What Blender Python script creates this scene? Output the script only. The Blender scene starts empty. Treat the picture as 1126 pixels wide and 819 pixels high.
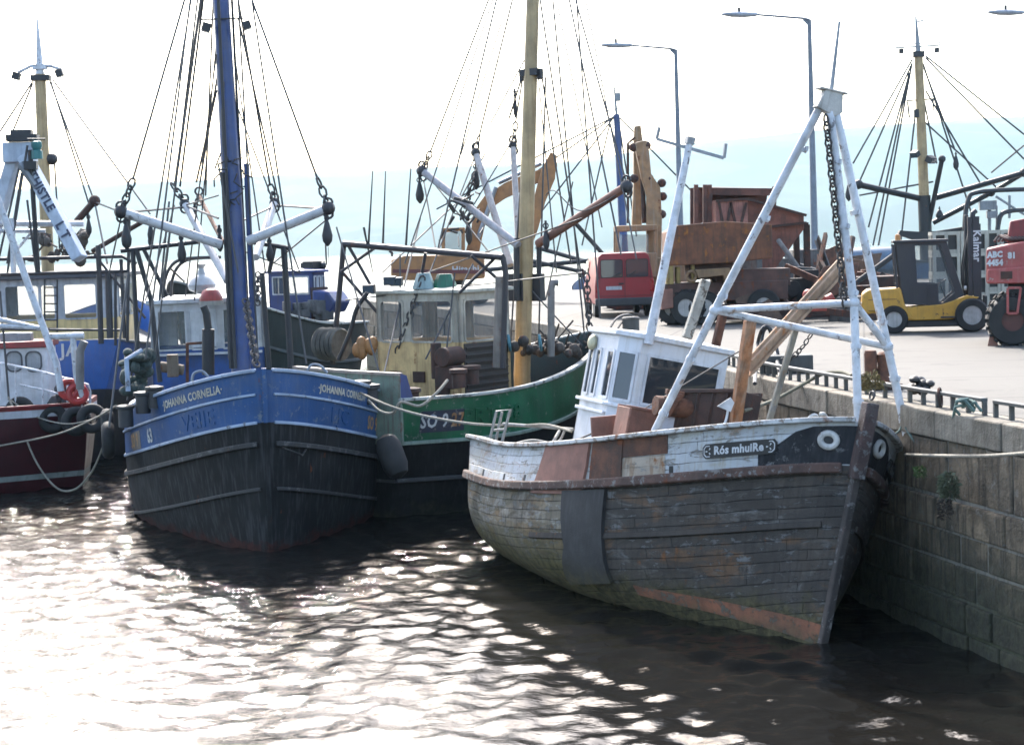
import bpy, bmesh, math, random
import numpy as np
from mathutils import Vector, Matrix, Quaternion
R = math.radians
rnd = random.Random(7)
scene = bpy.context.scene
COL = scene.collection

# ------------------------------------------------------------------ camera, sky, sun, exposure
FPX = 2000.0                     # focal length in photo pixels (photo 1126 x 819)
CAM = Vector((0, 0, 5.7)); PITCH = R(4.0); ROLL = R(1.8)
_f = Vector((0, math.cos(PITCH), -math.sin(PITCH)))
_u0 = Vector((0, math.sin(PITCH), math.cos(PITCH))); _r0 = Vector((1, 0, 0))
_r = _r0 * math.cos(ROLL) - _u0 * math.sin(ROLL)
_u = _u0 * math.cos(ROLL) + _r0 * math.sin(ROLL)
cd = bpy.data.cameras.new('camera'); cam = bpy.data.objects.new('camera', cd); COL.objects.link(cam)
cam.matrix_world = Matrix(((_r.x, _u.x, -_f.x, CAM.x), (_r.y, _u.y, -_f.y, CAM.y), (_r.z, _u.z, -_f.z, CAM.z), (0, 0, 0, 1)))
cd.sensor_width = 36; cd.lens = 36 * FPX / 1126; cd.clip_start = 0.5; cd.clip_end = 20000
scene.camera = cam
SUN_EL, SUN_AZ = R(42), R(-12)   # azimuth from +Y (the view direction), negative = to the left
wd = bpy.data.worlds.new('World'); scene.world = wd; wd.use_nodes = True
nt = wd.node_tree; nt.nodes.clear()
sky = nt.nodes.new('ShaderNodeTexSky'); sky.sky_type = 'NISHITA'; sky.sun_disc = False
sky.sun_elevation = SUN_EL; sky.sun_rotation = SUN_AZ
sky.air_density = 1.0; sky.dust_density = 3.0; sky.ozone_density = 1.0; sky.altitude = 0
bg = nt.nodes.new('ShaderNodeBackground'); bg.inputs['Strength'].default_value = 0.15
wo = nt.nodes.new('ShaderNodeOutputWorld')
nt.links.new(sky.outputs[0], bg.inputs[0]); nt.links.new(bg.outputs[0], wo.inputs[0])
sl = bpy.data.lights.new('sun', 'SUN'); sl.energy = 2.2; sl.angle = R(1.5); sl.color = (1, .985, .96)
so = bpy.data.objects.new('sun', sl); COL.objects.link(so)
sdir = Vector((math.sin(SUN_AZ) * math.cos(SUN_EL), math.cos(SUN_AZ) * math.cos(SUN_EL), math.sin(SUN_EL)))
so.rotation_euler = sdir.to_track_quat('Z', 'Y').to_euler(); so.location = (-30, 30, 60)
scene.view_settings.view_transform = 'Standard'; scene.view_settings.look = 'None'
scene.view_settings.exposure = 2.28; scene.view_settings.gamma = 1
scene.view_settings.use_curve_mapping = False
scene.view_settings.use_white_balance = True; scene.view_settings.white_balance_temperature = 6650; scene.view_settings.white_balance_tint = 10
scene.render.engine = 'CYCLES'
scene.cycles.max_bounces = 6; scene.cycles.volume_bounces = 1; scene.cycles.use_denoising = True
scene.cycles.transparent_max_bounces = 8; scene.cycles.filter_width = 1.6

def ray(px, py):
    return _f + _r * ((px - 563) / FPX) + _u * ((409.5 - py) / FPX)
def P(px, py, Y):
    d = ray(px, py); return CAM + d * (Y / d.y)
def G(px, py, z):
    d = ray(px, py); return CAM + d * ((z - CAM.z) / d.z)
def proj(p):
    q = Vector(p) - CAM; k = q.dot(_f)
    return 563 + FPX * q.dot(_r) / k, 409.5 - FPX * q.dot(_u) / k

# ------------------------------------------------------------------ mesh collector
class MB:
    def __init__(s): s.v = []; s.f = []; s.mi = []; s.uv = []
    def add(s, vs, fs, mi=0, uv=None):
        b = len(s.v); s.v += [tuple(x) for x in vs]
        s.uv += list(uv) if uv else [(0, 0)] * len(vs)
        for f in fs: s.f.append(tuple(b + i for i in f)); s.mi.append(mi)
        return s
    def box(s, c, size, rot=None, mi=0):
        hx, hy, hz = size[0] / 2, size[1] / 2, size[2] / 2
        vs = [Vector((x, y, z)) for x in (-hx, hx) for y in (-hy, hy) for z in (-hz, hz)]
        if rot is not None: vs = [rot @ v for v in vs]
        c = Vector(c)
        return s.add([c + v for v in vs], [(0, 1, 3, 2), (4, 6, 7, 5), (0, 4, 5, 1), (2, 3, 7, 6), (0, 2, 6, 4), (1, 5, 7, 3)], mi)
    def bar(s, a, b, w, h=None, up=(0, 0, 1), mi=0):
        a, b = Vector(a), Vector(b); h = h or w; d = (b - a); L = d.length
        if L < 1e-6: return s
        d /= L; up = Vector(up)
        if abs(d.dot(up)) > .98: up = Vector((1, 0, 0)) if abs(d.x) < .9 else Vector((0, 1, 0))
        y = up.cross(d).normalized(); z = d.cross(y)
        M = Matrix((d, y, z)).transposed()
        return s.box((a + b) / 2, (L, w, h), M, mi)
    def tube(s, pts, r, n=8, mi=0, caps=True):
        pts = [Vector(p) for p in pts]; m = len(pts)
        rr = r if isinstance(r, (list, tuple)) else [r] * m
        vs = []; fs = []; ref = None
        for i, p in enumerate(pts):
            t = (pts[min(i + 1, m - 1)] - pts[max(i - 1, 0)])
            if t.length < 1e-9: t = Vector((0, 0, 1))
            t.normalize()
            if ref is None:
                ref = t.orthogonal().normalized()
            else:
                ref = ref - t * ref.dot(t)
                ref = ref.normalized() if ref.length > 1e-6 else t.orthogonal().normalized()
            bb = t.cross(ref)
            for k in range(n):
                a = 2 * math.pi * k / n
                vs.append(p + (ref * math.cos(a) + bb * math.sin(a)) * rr[i])
        for i in range(m - 1):
            for k in range(n):
                k2 = (k + 1) % n
                fs.append((i * n + k, i * n + k2, (i + 1) * n + k2, (i + 1) * n + k))
        if caps:
            fs.append(tuple(range(n - 1, -1, -1))); fs.append(tuple((m - 1) * n + k for k in range(n)))
        return s.add(vs, fs, mi)
    def cyl(s, a, b, r0, r1=None, n=14, mi=0): return s.tube([a, b], [r0, r0 if r1 is None else r1], n, mi)
    def torus(s, c, axis, Rr, r, n=20, m=8, mi=0, sx=1.0, xd=None):
        c = Vector(c); ax = Vector(axis).normalized()
        x = Vector(xd).normalized() if xd is not None else ax.orthogonal().normalized(); y = ax.cross(x)
        vs = []; fs = []
        for i in range(n):
            a = 2 * math.pi * i / n; d = x * math.cos(a) * sx + y * math.sin(a); dn = (x * math.cos(a) + y * math.sin(a))
            for k in range(m):
                b = 2 * math.pi * k / m
                vs.append(c + d * Rr + dn * r * math.cos(b) + ax * r * math.sin(b))
        for i in range(n):
            for k in range(m):
                fs.append((i * m + k, ((i + 1) % n) * m + k, ((i + 1) % n) * m + (k + 1) % m, i * m + (k + 1) % m))
        return s.add(vs, fs, mi)
    def lathe(s, c, axis, prof, n=16, mi=0, caps=True):
        c = Vector(c); ax = Vector(axis).normalized(); x = ax.orthogonal().normalized(); y = ax.cross(x)
        vs = []; fs = []; m = len(prof)
        for (r, h) in prof:
            for k in range(n):
                a = 2 * math.pi * k / n
                vs.append(c + ax * h + (x * math.cos(a) + y * math.sin(a)) * r)
        for i in range(m - 1):
            for k in range(n):
                k2 = (k + 1) % n
                fs.append((i * n + k, i * n + k2, (i + 1) * n + k2, (i + 1) * n + k))
        if caps and prof[0][0] > 1e-4: fs.append(tuple(range(n - 1, -1, -1)))
        if caps and prof[-1][0] > 1e-4: fs.append(tuple((m - 1) * n + k for k in range(n)))
        return s.add(vs, fs, mi)
    def ball(s, c, r, n=12, m=8, mi=0):
        rx, ry, rz = r if isinstance(r, (tuple, list)) else (r, r, r)
        c = Vector(c); vs = [c + Vector((0, 0, -rz))]; fs = []
        for i in range(1, m):
            p = -math.pi / 2 + math.pi * i / m
            for k in range(n):
                a = 2 * math.pi * k / n
                vs.append(c + Vector((rx * math.cos(p) * math.cos(a), ry * math.cos(p) * math.sin(a), rz * math.sin(p))))
        vs.append(c + Vector((0, 0, rz))); top = len(vs) - 1
        for k in range(n): fs.append((0, 1 + (k + 1) % n, 1 + k)); fs.append((top, 1 + (m - 2) * n + k, 1 + (m - 2) * n + (k + 1) % n))
        for i in range(m - 2):
            for k in range(n):
                fs.append((1 + i * n + k, 1 + i * n + (k + 1) % n, 1 + (i + 1) * n + (k + 1) % n, 1 + (i + 1) * n + k))
        return s.add(vs, fs, mi)
    def prism(s, poly, o, ux, uy, th, mi=0):
        """poly (list of 2d) in plane o + a*ux + b*uy, extruded th along ux x uy (centred)."""
        o, ux, uy = Vector(o), Vector(ux).normalized(), Vector(uy).normalized(); nrm = ux.cross(uy).normalized(); n = len(poly)
        vs = [o + ux * a + uy * b - nrm * th / 2 for a, b in poly] + [o + ux * a + uy * b + nrm * th / 2 for a, b in poly]
        fs = [tuple(range(n - 1, -1, -1)), tuple(range(n, 2 * n))] + [(i, (i + 1) % n, n + (i + 1) % n, n + i) for i in range(n)]
        return s.add(vs, fs, mi)
    def chain(s, a, b, link=.12, r=.014, sag=0.0, mi=0):
        a, b = Vector(a), Vector(b); L = (b - a).length; r *= .8; n = max(2, int(L / (link * .72)))
        pts = [a.lerp(b, i / n) - Vector((0, 0, sag * 4 * (i / n) * (1 - i / n))) for i in range(n + 1)]
        for i in range(n):
            d = (pts[i + 1] - pts[i]).normalized(); o = d.orthogonal().normalized()
            o = (Quaternion(d, (i % 2) * math.pi / 2 + .3)) @ o
            s.torus((pts[i] + pts[i + 1]) / 2, o, link * .36, r, n=8, m=5, sx=1.6, xd=d, mi=mi)
        return s
    def rope(s, pts, r, sub=8, n=6, mi=0):
        pts = [Vector(p) for p in pts]; out = []
        for i in range(len(pts) - 1):
            p0 = pts[max(i - 1, 0)]; p1 = pts[i]; p2 = pts[i + 1]; p3 = pts[min(i + 2, len(pts) - 1)]
            for k in range(sub):
                t = k / sub
                out.append(.5 * ((2 * p1) + (p2 - p0) * t + (2 * p0 - 5 * p1 + 4 * p2 - p3) * t * t + (3 * p1 - p0 - 3 * p2 + p3) * t ** 3))
        out.append(pts[-1])
        return s.tube(out, r, n, mi)
    def sweep(s, pts, w, h, up=(0, 0, 1), mi=0, outs=None):
        """rectangle w (sideways) x h (up) along pts."""
        pts = [Vector(p) for p in pts]; m = len(pts); up = Vector(up); vs = []; fs = []
        for i, p in enumerate(pts):
            t = (pts[min(i + 1, m - 1)] - pts[max(i - 1, 0)]).normalized()
            sd = t.cross(up).normalized(); u2 = sd.cross(t)
            for a, b in ((-1, -1), (1, -1), (1, 1), (-1, 1)): vs.append(p + sd * a * w / 2 + u2 * b * h / 2)
        for i in range(m - 1):
            for k in range(4): fs.append((i * 4 + k, i * 4 + (k + 1) % 4, i * 4 + 4 + (k + 1) % 4, i * 4 + 4 + k))
        fs.append((3, 2, 1, 0)); e = (m - 1) * 4; fs.append((e, e + 1, e + 2, e + 3))
        return s.add(vs, fs, mi)
    def build(s, name, mats, parent=None, bevel=0, smooth=40, label=None, kind=None, seg=2):
        me = bpy.data.meshes.new(name); me.from_pydata(s.v, [], s.f)
        mats = mats if isinstance(mats, (list, tuple)) else [mats]
        for m in mats: me.materials.append(m)
        if len(mats) > 1: me.polygons.foreach_set('material_index', s.mi)
        if any(u != (0, 0) for u in s.uv[:50]) or any(u != (0, 0) for u in s.uv):
            ul = me.uv_layers.new(name='UVMap'); li = np.zeros(len(me.loops), dtype=np.int32); me.loops.foreach_get('vertex_index', li)
            ul.data.foreach_set('uv', np.array(s.uv, dtype=np.float32)[li].ravel())
        me.update()
        bm = bmesh.new(); bm.from_mesh(me); bmesh.ops.recalc_face_normals(bm, faces=bm.faces); bm.to_mesh(me); bm.free()
        if smooth:
            me.polygons.foreach_set('use_smooth', [True] * len(me.polygons)); me.set_sharp_from_angle(angle=R(smooth))
        o = bpy.data.objects.new(name, me); COL.objects.link(o)
        if parent is not None: o.parent = parent
        if bevel:
            b = o.modifiers.new('bevel', 'BEVEL'); b.width = bevel; b.segments = seg; b.limit_method = 'ANGLE'; b.angle_limit = R(35)
        if label: o['label'] = label
        if kind: o['kind'] = kind
        return o

def tag(o, label, cat, group=None):
    o['label'] = label; o['category'] = cat
    if group: o['group'] = group
    return o
def thing(name, label, cat, loc=(0, 0, 0), rot=None, group=None):
    o = bpy.data.objects.new(name, None); COL.objects.link(o); o.empty_display_size = .2
    M = Matrix.Translation(Vector(loc))
    if rot is not None: M = M @ rot.to_4x4()
    o.matrix_world = M; tag(o, label, cat, group)
    o['category'] = cat
    INV[o.name] = M.inverted(); FWD[o.name] = M
    return o
INV = {}; FWD = {}
def W2L(t, p): return INV[t.name] @ Vector(p)
def L2W(t, p): return FWD[t.name] @ Vector(p)
def PL(t, px, py, Y): return INV[t.name] @ P(px, py, Y)
def copy_tree(o, parent=None):
    c = o.copy(); COL.objects.link(c)
    if parent is not None: c.parent = parent
    for ch in [x for x in o.children]: copy_tree(ch, c)
    return c
def struct(o): o['kind'] = 'structure'; return o

def text_verts(txt, size, bold=0.0, ext=0.0, res=2, shear=0):
    cu = bpy.data.curves.new('lettering', 'FONT'); cu.body = txt; cu.size = size; cu.align_x = 'CENTER'; cu.align_y = 'CENTER'
    cu.offset = bold; cu.resolution_u = res; cu.shear = shear; cu.space_character = 1.0 + bold * 8
    ob = bpy.data.objects.new('lettering', cu); COL.objects.link(ob)
    dg = bpy.context.evaluated_depsgraph_get(); dg.update()
    me = bpy.data.meshes.new_from_object(ob.evaluated_get(dg))
    vs = [tuple(v.co) for v in me.vertices]; fs = [tuple(p.vertices) for p in me.polygons]
    COL.objects.unlink(ob); bpy.data.objects.remove(ob); bpy.data.curves.remove(cu); bpy.data.meshes.remove(me)
    return vs, fs
def text_plane(name, txt, size, o, ux, uy, m, parent, bold=0.0, sx=1.0, mb=None):
    vs, fs = text_verts(txt, size, bold); o = Vector(o); ux = Vector(ux).normalized(); uy = Vector(uy).normalized()
    b = MB(); b.add([o + ux * x * sx + uy * y for x, y, z in vs], fs)
    return b.build(name, m, parent, smooth=0)

# ------------------------------------------------------------------ materials
def _n(nt, t, **kw):
    n = nt.nodes.new(t)
    for k, v in kw.items():
        if k in n.inputs: n.inputs[k].default_value = v
        else: setattr(n, k, v)
    return n
def _mix(nt, fac, a, b, blend='MIX'):
    m = nt.nodes.new('ShaderNodeMix'); m.data_type = 'RGBA'; m.blend_type = blend; m.clamp_factor = True
    for i, x in ((0, fac), (6, a), (7, b)):
        if hasattr(x, 'links') or isinstance(x, bpy.types.NodeSocket): nt.links.new(x, m.inputs[i])
        else: m.inputs[i].default_value = x if i == 0 else (*x[:3], 1)
    return m.outputs[2]
def _math(nt, op, a, b=0.0):
    m = nt.nodes.new('ShaderNodeMath'); m.operation = op
    for i, x in ((0, a), (1, b)):
        if isinstance(x, bpy.types.NodeSocket): nt.links.new(x, m.inputs[i])
        else: m.inputs[i].default_value = x
    return m.outputs[0]
def _ramp(nt, x, lo, hi):
    m = nt.nodes.new('ShaderNodeMapRange'); m.inputs[1].default_value = lo; m.inputs[2].default_value = hi; m.interpolation_type = 'SMOOTHSTEP'
    nt.links.new(x, m.inputs[0]); return m.outputs[0]
def _noise(nt, vec, scale, detail=4, rough=.55, sc=None, dist=0):
    if sc is not None:
        mp = nt.nodes.new('ShaderNodeMapping'); mp.inputs['Scale'].default_value = sc; nt.links.new(vec, mp.inputs[0]); vec = mp.outputs[0]
    n = nt.nodes.new('ShaderNodeTexNoise'); n.inputs['Scale'].default_value = scale; n.inputs['Detail'].default_value = detail
    n.inputs['Roughness'].default_value = rough; n.inputs['Distortion'].default_value = dist
    nt.links.new(vec, n.inputs['Vector']); return n.outputs[0]
MATS = {}
RUST = (.16, .055, .025)
def M(name, col, rough=.55, metal=0.0, var=.18, scale=2.5, rust=0.0, rcol=RUST, dirt=.25, dcol=(.05, .043, .035), streak=.25, scol=None,
      bump=.15, planks=0.0, chips=0.0, ccol=(.3, .29, .27), weed=None, uv=False, spec=.5, coat=0, patches=(), lump=0, seam_amt=.85):
    """weathered surface: colour drift, dirt, vertical run-off streaks, rust blooms, chips, plank seams (in metres, from the UV map)."""
    if name in MATS: return MATS[name]
    k = .66; col, dcol, ccol, rcol = [tuple(x * k for x in c) for c in (col, dcol, ccol, rcol)]; scol = tuple(x * k for x in scol) if scol else None
    m = bpy.data.materials.new(name); m.use_nodes = True; nt = m.node_tree; nt.nodes.clear()
    out = nt.nodes.new('ShaderNodeOutputMaterial'); b = nt.nodes.new('ShaderNodeBsdfPrincipled'); nt.links.new(b.outputs[0], out.inputs[0])
    tc = nt.nodes.new('ShaderNodeTexCoord'); vec = tc.outputs['Object']; uvv = tc.outputs['UV']
    n1 = _noise(nt, vec, scale, 5, .6)
    c = _mix(nt, _ramp(nt, n1, .3, .7), tuple(x * (1 - var) for x in col), tuple(min(1, x * (1 + var)) for x in col))
    hgt = _noise(nt, vec, 38, 4, .6)
    rv = _math(nt, 'MULTIPLY', n1, .3)
    for i_, (pc, psc, plo, phi, pamt) in enumerate(patches):          # broad worn areas, drawn out along the planks
        pn = _noise(nt, uvv if uv else vec, psc, 7, .68, (.55, 1.5, 1) if uv else (1, 1, .6), .6 + i_)
        c = _mix(nt, _math(nt, 'MULTIPLY', _ramp(nt, pn, plo, phi), pamt), c, tuple(x * .66 for x in pc))
    if lump: hgt = _math(nt, 'ADD', hgt, _math(nt, 'MULTIPLY', _noise(nt, vec, 5.5, 5, .6), lump))
    if planks:
        sp = nt.nodes.new('ShaderNodeSeparateXYZ'); nt.links.new(uvv, sp.inputs[0])
        q = _math(nt, 'DIVIDE', sp.outputs[1], planks)
        wob = _math(nt, 'MULTIPLY', _math(nt, 'SUBTRACT', _noise(nt, uvv, 1.3, 2), .5), .25)
        q = _math(nt, 'ADD', q, wob)
        fr = _math(nt, 'FRACT', q); fl = _math(nt, 'FLOOR', q)
        # butt joints: shift each strake by a random amount
        wn = nt.nodes.new('ShaderNodeTexWhiteNoise'); wn.noise_dimensions = '1D'; nt.links.new(fl, wn.inputs['W'])
        uu = _math(nt, 'ADD', _math(nt, 'DIVIDE', sp.outputs[0], 2.7), _math(nt, 'MULTIPLY', wn.outputs[0], 7.0))
        cell = _math(nt, 'ADD', _math(nt, 'FLOOR', uu), _math(nt, 'MULTIPLY', fl, 17.3))
        wn2 = nt.nodes.new('ShaderNodeTexWhiteNoise'); wn2.noise_dimensions = '1D'; nt.links.new(cell, wn2.inputs['W'])
        c = _mix(nt, .22, c, _mix(nt, wn2.outputs[0], tuple(x * .55 for x in col), tuple(min(1, x * 1.35) for x in col)))
        seam = _math(nt, 'MAXIMUM', _ramp(nt, _math(nt, 'ABSOLUTE', _math(nt, 'SUBTRACT', fr, .5)), .44, .5),
                     _ramp(nt, _math(nt, 'ABSOLUTE', _math(nt, 'SUBTRACT', _math(nt, 'FRACT', uu), .5)), .4965, .5))
        seam_n = _math(nt, 'MULTIPLY', seam, _ramp(nt, _noise(nt, uvv, 5, 4, .7, (0.5, 3, 1)), .42, .66))
    if chips:
        cv = uvv if uv else vec
        ch = _noise(nt, cv, 6, 9, .72, (.45, 1.3, 1) if uv else (1, 1, 1), .4)
        lo = .60 - .22 * chips
        cm = _ramp(nt, ch, lo, lo + .05)
        cc = _mix(nt, _noise(nt, cv, 9, 4), tuple(x * .45 for x in ccol), tuple(min(1, x * 1.3) for x in ccol))
        c = _mix(nt, cm, c, cc)
        hgt = _math(nt, 'SUBTRACT', hgt, _math(nt, 'MULTIPLY', cm, .6))
    if streak:
        st = _noise(nt, vec, 3.0, 5, .6, (4.5, 4.5, .28))
        c = _mix(nt, _math(nt, 'MULTIPLY', _ramp(nt, st, .47, .66), streak), c, scol or dcol)
    if dirt:
        dn = _noise(nt, vec, 1.1, 7, .65)
        c = _mix(nt, _math(nt, 'MULTIPLY', _ramp(nt, dn, .46, .66), dirt), c, dcol)
    if rust:
        rn = _noise(nt, vec, 3.2, 8, .68); rs = _noise(nt, vec, 2.2, 5, .6, (3, 3, .35))
        rr = _math(nt, 'ADD', _math(nt, 'MULTIPLY', rn, .6), _math(nt, 'MULTIPLY', rs, .4))
        lo = .615 - .19 * rust
        rm = _ramp(nt, rr, lo, lo + .09)
        rc = _mix(nt, _noise(nt, vec, 14, 6, .7), tuple(x * .5 for x in rcol), tuple(min(1, x * 1.9) for x in rcol))
        c = _mix(nt, rm, c, rc); rv = _math(nt, 'ADD', rv, _math(nt, 'MULTIPLY', rm, .3))
        hgt = _math(nt, 'ADD', hgt, _math(nt, 'MULTIPLY', rm, .5))
    if planks:
        c = _mix(nt, _math(nt, 'MULTIPLY', seam_n, seam_amt), c, (.018, .016, .014))
        hgt = _math(nt, 'SUBTRACT', hgt, _math(nt, 'MULTIPLY', seam, 2.0))
    if weed:
        wcol, z0, z1 = weed
        geo = nt.nodes.new('ShaderNodeNewGeometry'); sz = nt.nodes.new('ShaderNodeSeparateXYZ'); nt.links.new(geo.outputs['Position'], sz.inputs[0])
        zz = _math(nt, 'ADD', sz.outputs[2], _math(nt, 'MULTIPLY', _math(nt, 'SUBTRACT', _noise(nt, vec, 2.2, 6, .7), .5), 1.1))
        wm = _ramp(nt, _math(nt, 'MULTIPLY', zz, -1), -z1, -z0)
        wc = _mix(nt, _ramp(nt, _noise(nt, vec, 7, 6, .7), .35, .65), tuple(x * .4 for x in wcol), wcol)
        c = _mix(nt, _math(nt, 'MULTIPLY', wm, .92), c, wc)
    nt.links.new(c, b.inputs['Base Color'])
    ro = _math(nt, 'ADD', rv, rough - .15); ro = _math(nt, 'MINIMUM', ro, 1.0)
    nt.links.new(ro, b.inputs['Roughness']); b.inputs['Metallic'].default_value = metal
    b.inputs['Specular IOR Level'].default_value = spec; b.inputs['Coat Weight'].default_value = coat
    if bump:
        bp = nt.nodes.new('ShaderNodeBump'); bp.inputs['Strength'].default_value = min(1, bump * 2.5); bp.inputs['Distance'].default_value = .012
        nt.links.new(hgt, bp.inputs['Height']); nt.links.new(bp.outputs[0], b.inputs['Normal'])
    MATS[name] = m; return m
def glass(name, tint=(.02, .025, .03), rough=.03, alpha=1.0):
    if name in MATS: return MATS[name]
    m = bpy.data.materials.new(name); m.use_nodes = True; nt = m.node_tree; b = nt.nodes['Principled BSDF']
    b.inputs['Base Color'].default_value = (*tint, 1); b.inputs['Roughness'].default_value = rough
    b.inputs['Alpha'].default_value = alpha; b.inputs['Specular IOR Level'].default_value = .8
    tc = nt.nodes.new('ShaderNodeTexCoord'); n = _noise(nt, tc.outputs['Object'], 2.0, 3)
    bp = nt.nodes.new('ShaderNodeBump'); bp.inputs['Strength'].default_value = .08; nt.links.new(n, bp.inputs['Height']); nt.links.new(bp.outputs[0], b.inputs['Normal'])
    MATS[name] = m; return m

white_paint = M('white_paint', (.74, .75, .76), .45, rust=.12, dirt=.22, dcol=(.3, .27, .22), streak=.22, scol=(.36, .3, .23), chips=.06, ccol=(.35, .33, .3))
white_pipe = M('white_pipe', (.70, .73, .77), .5, rust=.3, rcol=(.26, .15, .08), dirt=.2, dcol=(.25, .25, .25), streak=.15, scol=(.35, .26, .18), chips=.10, ccol=(.22, .21, .22), scale=5)
rust_m = M('rusty_steel', (.15, .062, .034), .85, var=.45, scale=5, rust=.45, rcol=(.19, .065, .028), dirt=.4, streak=.3, bump=.35)
rust_dark = M('dark_rusty_steel', (.075, .036, .026), .85, var=.4, scale=4, rust=.38, rcol=(.13, .046, .025), dirt=.4, streak=.4, bump=.3)
rust_pink = M('faded_red_oxide', (.30, .145, .105), .85, var=.25, scale=3, rust=.2, dirt=.35, dcol=(.16, .1, .08), streak=.3, bump=.2)
rust_orange = M('orange_rust', (.36, .16, .07), .8, var=.4, scale=6, rust=.5, rcol=(.3, .1, .035), dirt=.2, streak=.35, scol=(.5, .42, .32), bump=.3)
dark_metal = M('dark_metal', (.032, .032, .036), .6, var=.3, rust=.16, rcol=(.07, .035, .025), dirt=.3, streak=.1)
black_steel = M('black_steel', (.018, .018, .02), .55, var=.3, rust=.08, dirt=.2, streak=.1)
galv = M('galvanised_steel', (.33, .35, .37), .5, metal=.5, var=.15, dirt=.25, streak=.15)
wire_m = M('wire_rope', (.07, .068, .07), .6, var=.3, dirt=.2, streak=0, bump=0)
rope_m = M('hemp_rope', (.34, .31, .25), .9, var=.25, scale=20, dirt=.3, streak=0, bump=.3)
rope_green = M('green_rope', (.16, .24, .21), .9, var=.25, scale=20, dirt=.35, streak=0, bump=.3)
rope_blue = M('blue_rope', (.12, .3, .36), .9, var=.25, scale=20, dirt=.2, streak=0, bump=.3)
rubber = M('black_rubber', (.032, .031, .030), .75, var=.3, dirt=.35, dcol=(.06, .055, .05), streak=0, spec=.3)
glass_dark = glass('dark_glass')
glass_pale = glass('window_glass', (.10, .13, .15), .04, .34)
cream_wood = M('varnished_mast', (.50, .36, .18), .5, var=.2, scale=2, dirt=.25, dcol=(.2, .12, .05), streak=.35, scol=(.22, .13, .06), rust=.05)
# ------------------------------------------------------------------ water
def water_mat():
    m = bpy.data.materials.new('harbour_water'); m.use_nodes = True; nt = m.node_tree; b = nt.nodes['Principled BSDF']
    b.inputs['Base Color'].default_value = (.0085, .0078, .0066, 1); b.inputs['Roughness'].default_value = .012
    b.inputs['IOR'].default_value = 1.34
    geo = nt.nodes.new('ShaderNodeNewGeometry'); v = geo.outputs['Position']
    n1 = _noise(nt, v, 1.9, 3, .5, (.75, 1.0, 1)); n2 = _noise(nt, v, 9, 5, .6, (.7, 1, 1))
    sx = nt.nodes.new('ShaderNodeSeparateXYZ'); nt.links.new(v, sx.inputs[0])
    wx = _math(nt, 'ADD', sx.outputs[0], _math(nt, 'MULTIPLY', _math(nt, 'SUBTRACT', _noise(nt, v, .25, 2), .5), 9.0))
    wind = _math(nt, 'ADD', _math(nt, 'MULTIPLY', _ramp(nt, _math(nt, 'MULTIPLY', wx, -1.0), -2.0, 5.5), .075), .016)   # open water ruffled, lee of the boats calm
    h = _math(nt, 'ADD', _math(nt, 'MULTIPLY', n1, .10), _math(nt, 'MULTIPLY', n2, wind))
    bp = nt.nodes.new('ShaderNodeBump'); bp.inputs['Strength'].default_value = .30; bp.inputs['Distance'].default_value = 1.0
    nt.links.new(h, bp.inputs['Height']); nt.links.new(bp.outputs[0], b.inputs['Normal'])
    return m
WM = water_mat()
def build_water():
    x0, x1, y0, y1 = -24.0, 13.0, 9.0, 58.0; sx = .085; sy = .105
    nx, ny = int((x1 - x0) / sx) + 1, int((y1 - y0) / sy) + 1
    X, Y = np.meshgrid(np.linspace(x0, x1, nx), np.linspace(y0, y1, ny))
    rs = np.random.RandomState(3); Z = np.zeros_like(X)
    for i in range(60):
        lam = .28 * (4.6 ** rs.rand()); k = 2 * math.pi / lam; a = rs.rand() * 2 * math.pi if i % 3 else rs.normal(math.pi * .58, .6)
        amp = .0060 * lam ** .78 * (.5 + rs.rand())
        ph = rs.rand() * 6.28
        wob = .6 * np.sin(X * .23 + i) + .6 * np.cos(Y * .19 + 2 * i)
        mod = .55 + .45 * np.sin(X * (.21 + .1 * rs.rand()) + Y * (.17 + .1 * rs.rand()) + i * 1.7)
        Z += amp * mod * np.sin(k * (X * math.cos(a) + Y * math.sin(a)) + ph + wob)
    Z *= 1.15 + .15 / (1 + np.exp((X + 2.5) / 1.3))
    edge = np.minimum(np.minimum(X - x0, x1 - X), np.minimum(Y - y0, y1 - Y)); Z *= np.clip(edge / 3.0, 0, 1)
    co = np.stack([X, Y, Z], -1).reshape(-1, 3)
    i = np.arange((ny - 1) * (nx - 1)); r_, c_ = i // (nx - 1), i % (nx - 1); a = r_ * nx + c_
    F = np.stack([a, a + 1, a + nx + 1, a + nx], -1)
    far = 4900.0; b = len(co)
    ring = np.array([(x0, y0, 0), (x1, y0, 0), (x1, y1, 0), (x0, y1, 0), (-far, -150, 0), (far, -150, 0), (far, 5200, 0), (-far, 5200, 0)])
    F2 = np.array([(b, b + 4, b + 5, b + 1), (b + 1, b + 5, b + 6, b + 2), (b + 2, b + 6, b + 7, b + 3), (b + 3, b + 7, b + 4, b)])
    co = np.concatenate([co, ring]); F = np.concatenate([F, F2])
    me = bpy.data.meshes.new('water'); me.vertices.add(len(co)); me.vertices.foreach_set('co', co.astype(np.float32).ravel())
    me.loops.add(F.size); me.loops.foreach_set('vertex_index', F.astype(np.int32).ravel())
    me.polygons.add(len(F)); me.polygons.foreach_set('loop_start', np.arange(len(F), dtype=np.int32) * 4); me.polygons.foreach_set('loop_total', np.full(len(F), 4, dtype=np.int32))
    me.update(calc_edges=True); me.polygons.foreach_set('use_smooth', [True] * len(F)); me.materials.append(WM)
    o = bpy.data.objects.new('water', me); COL.objects.link(o); struct(o)
build_water()

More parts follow.
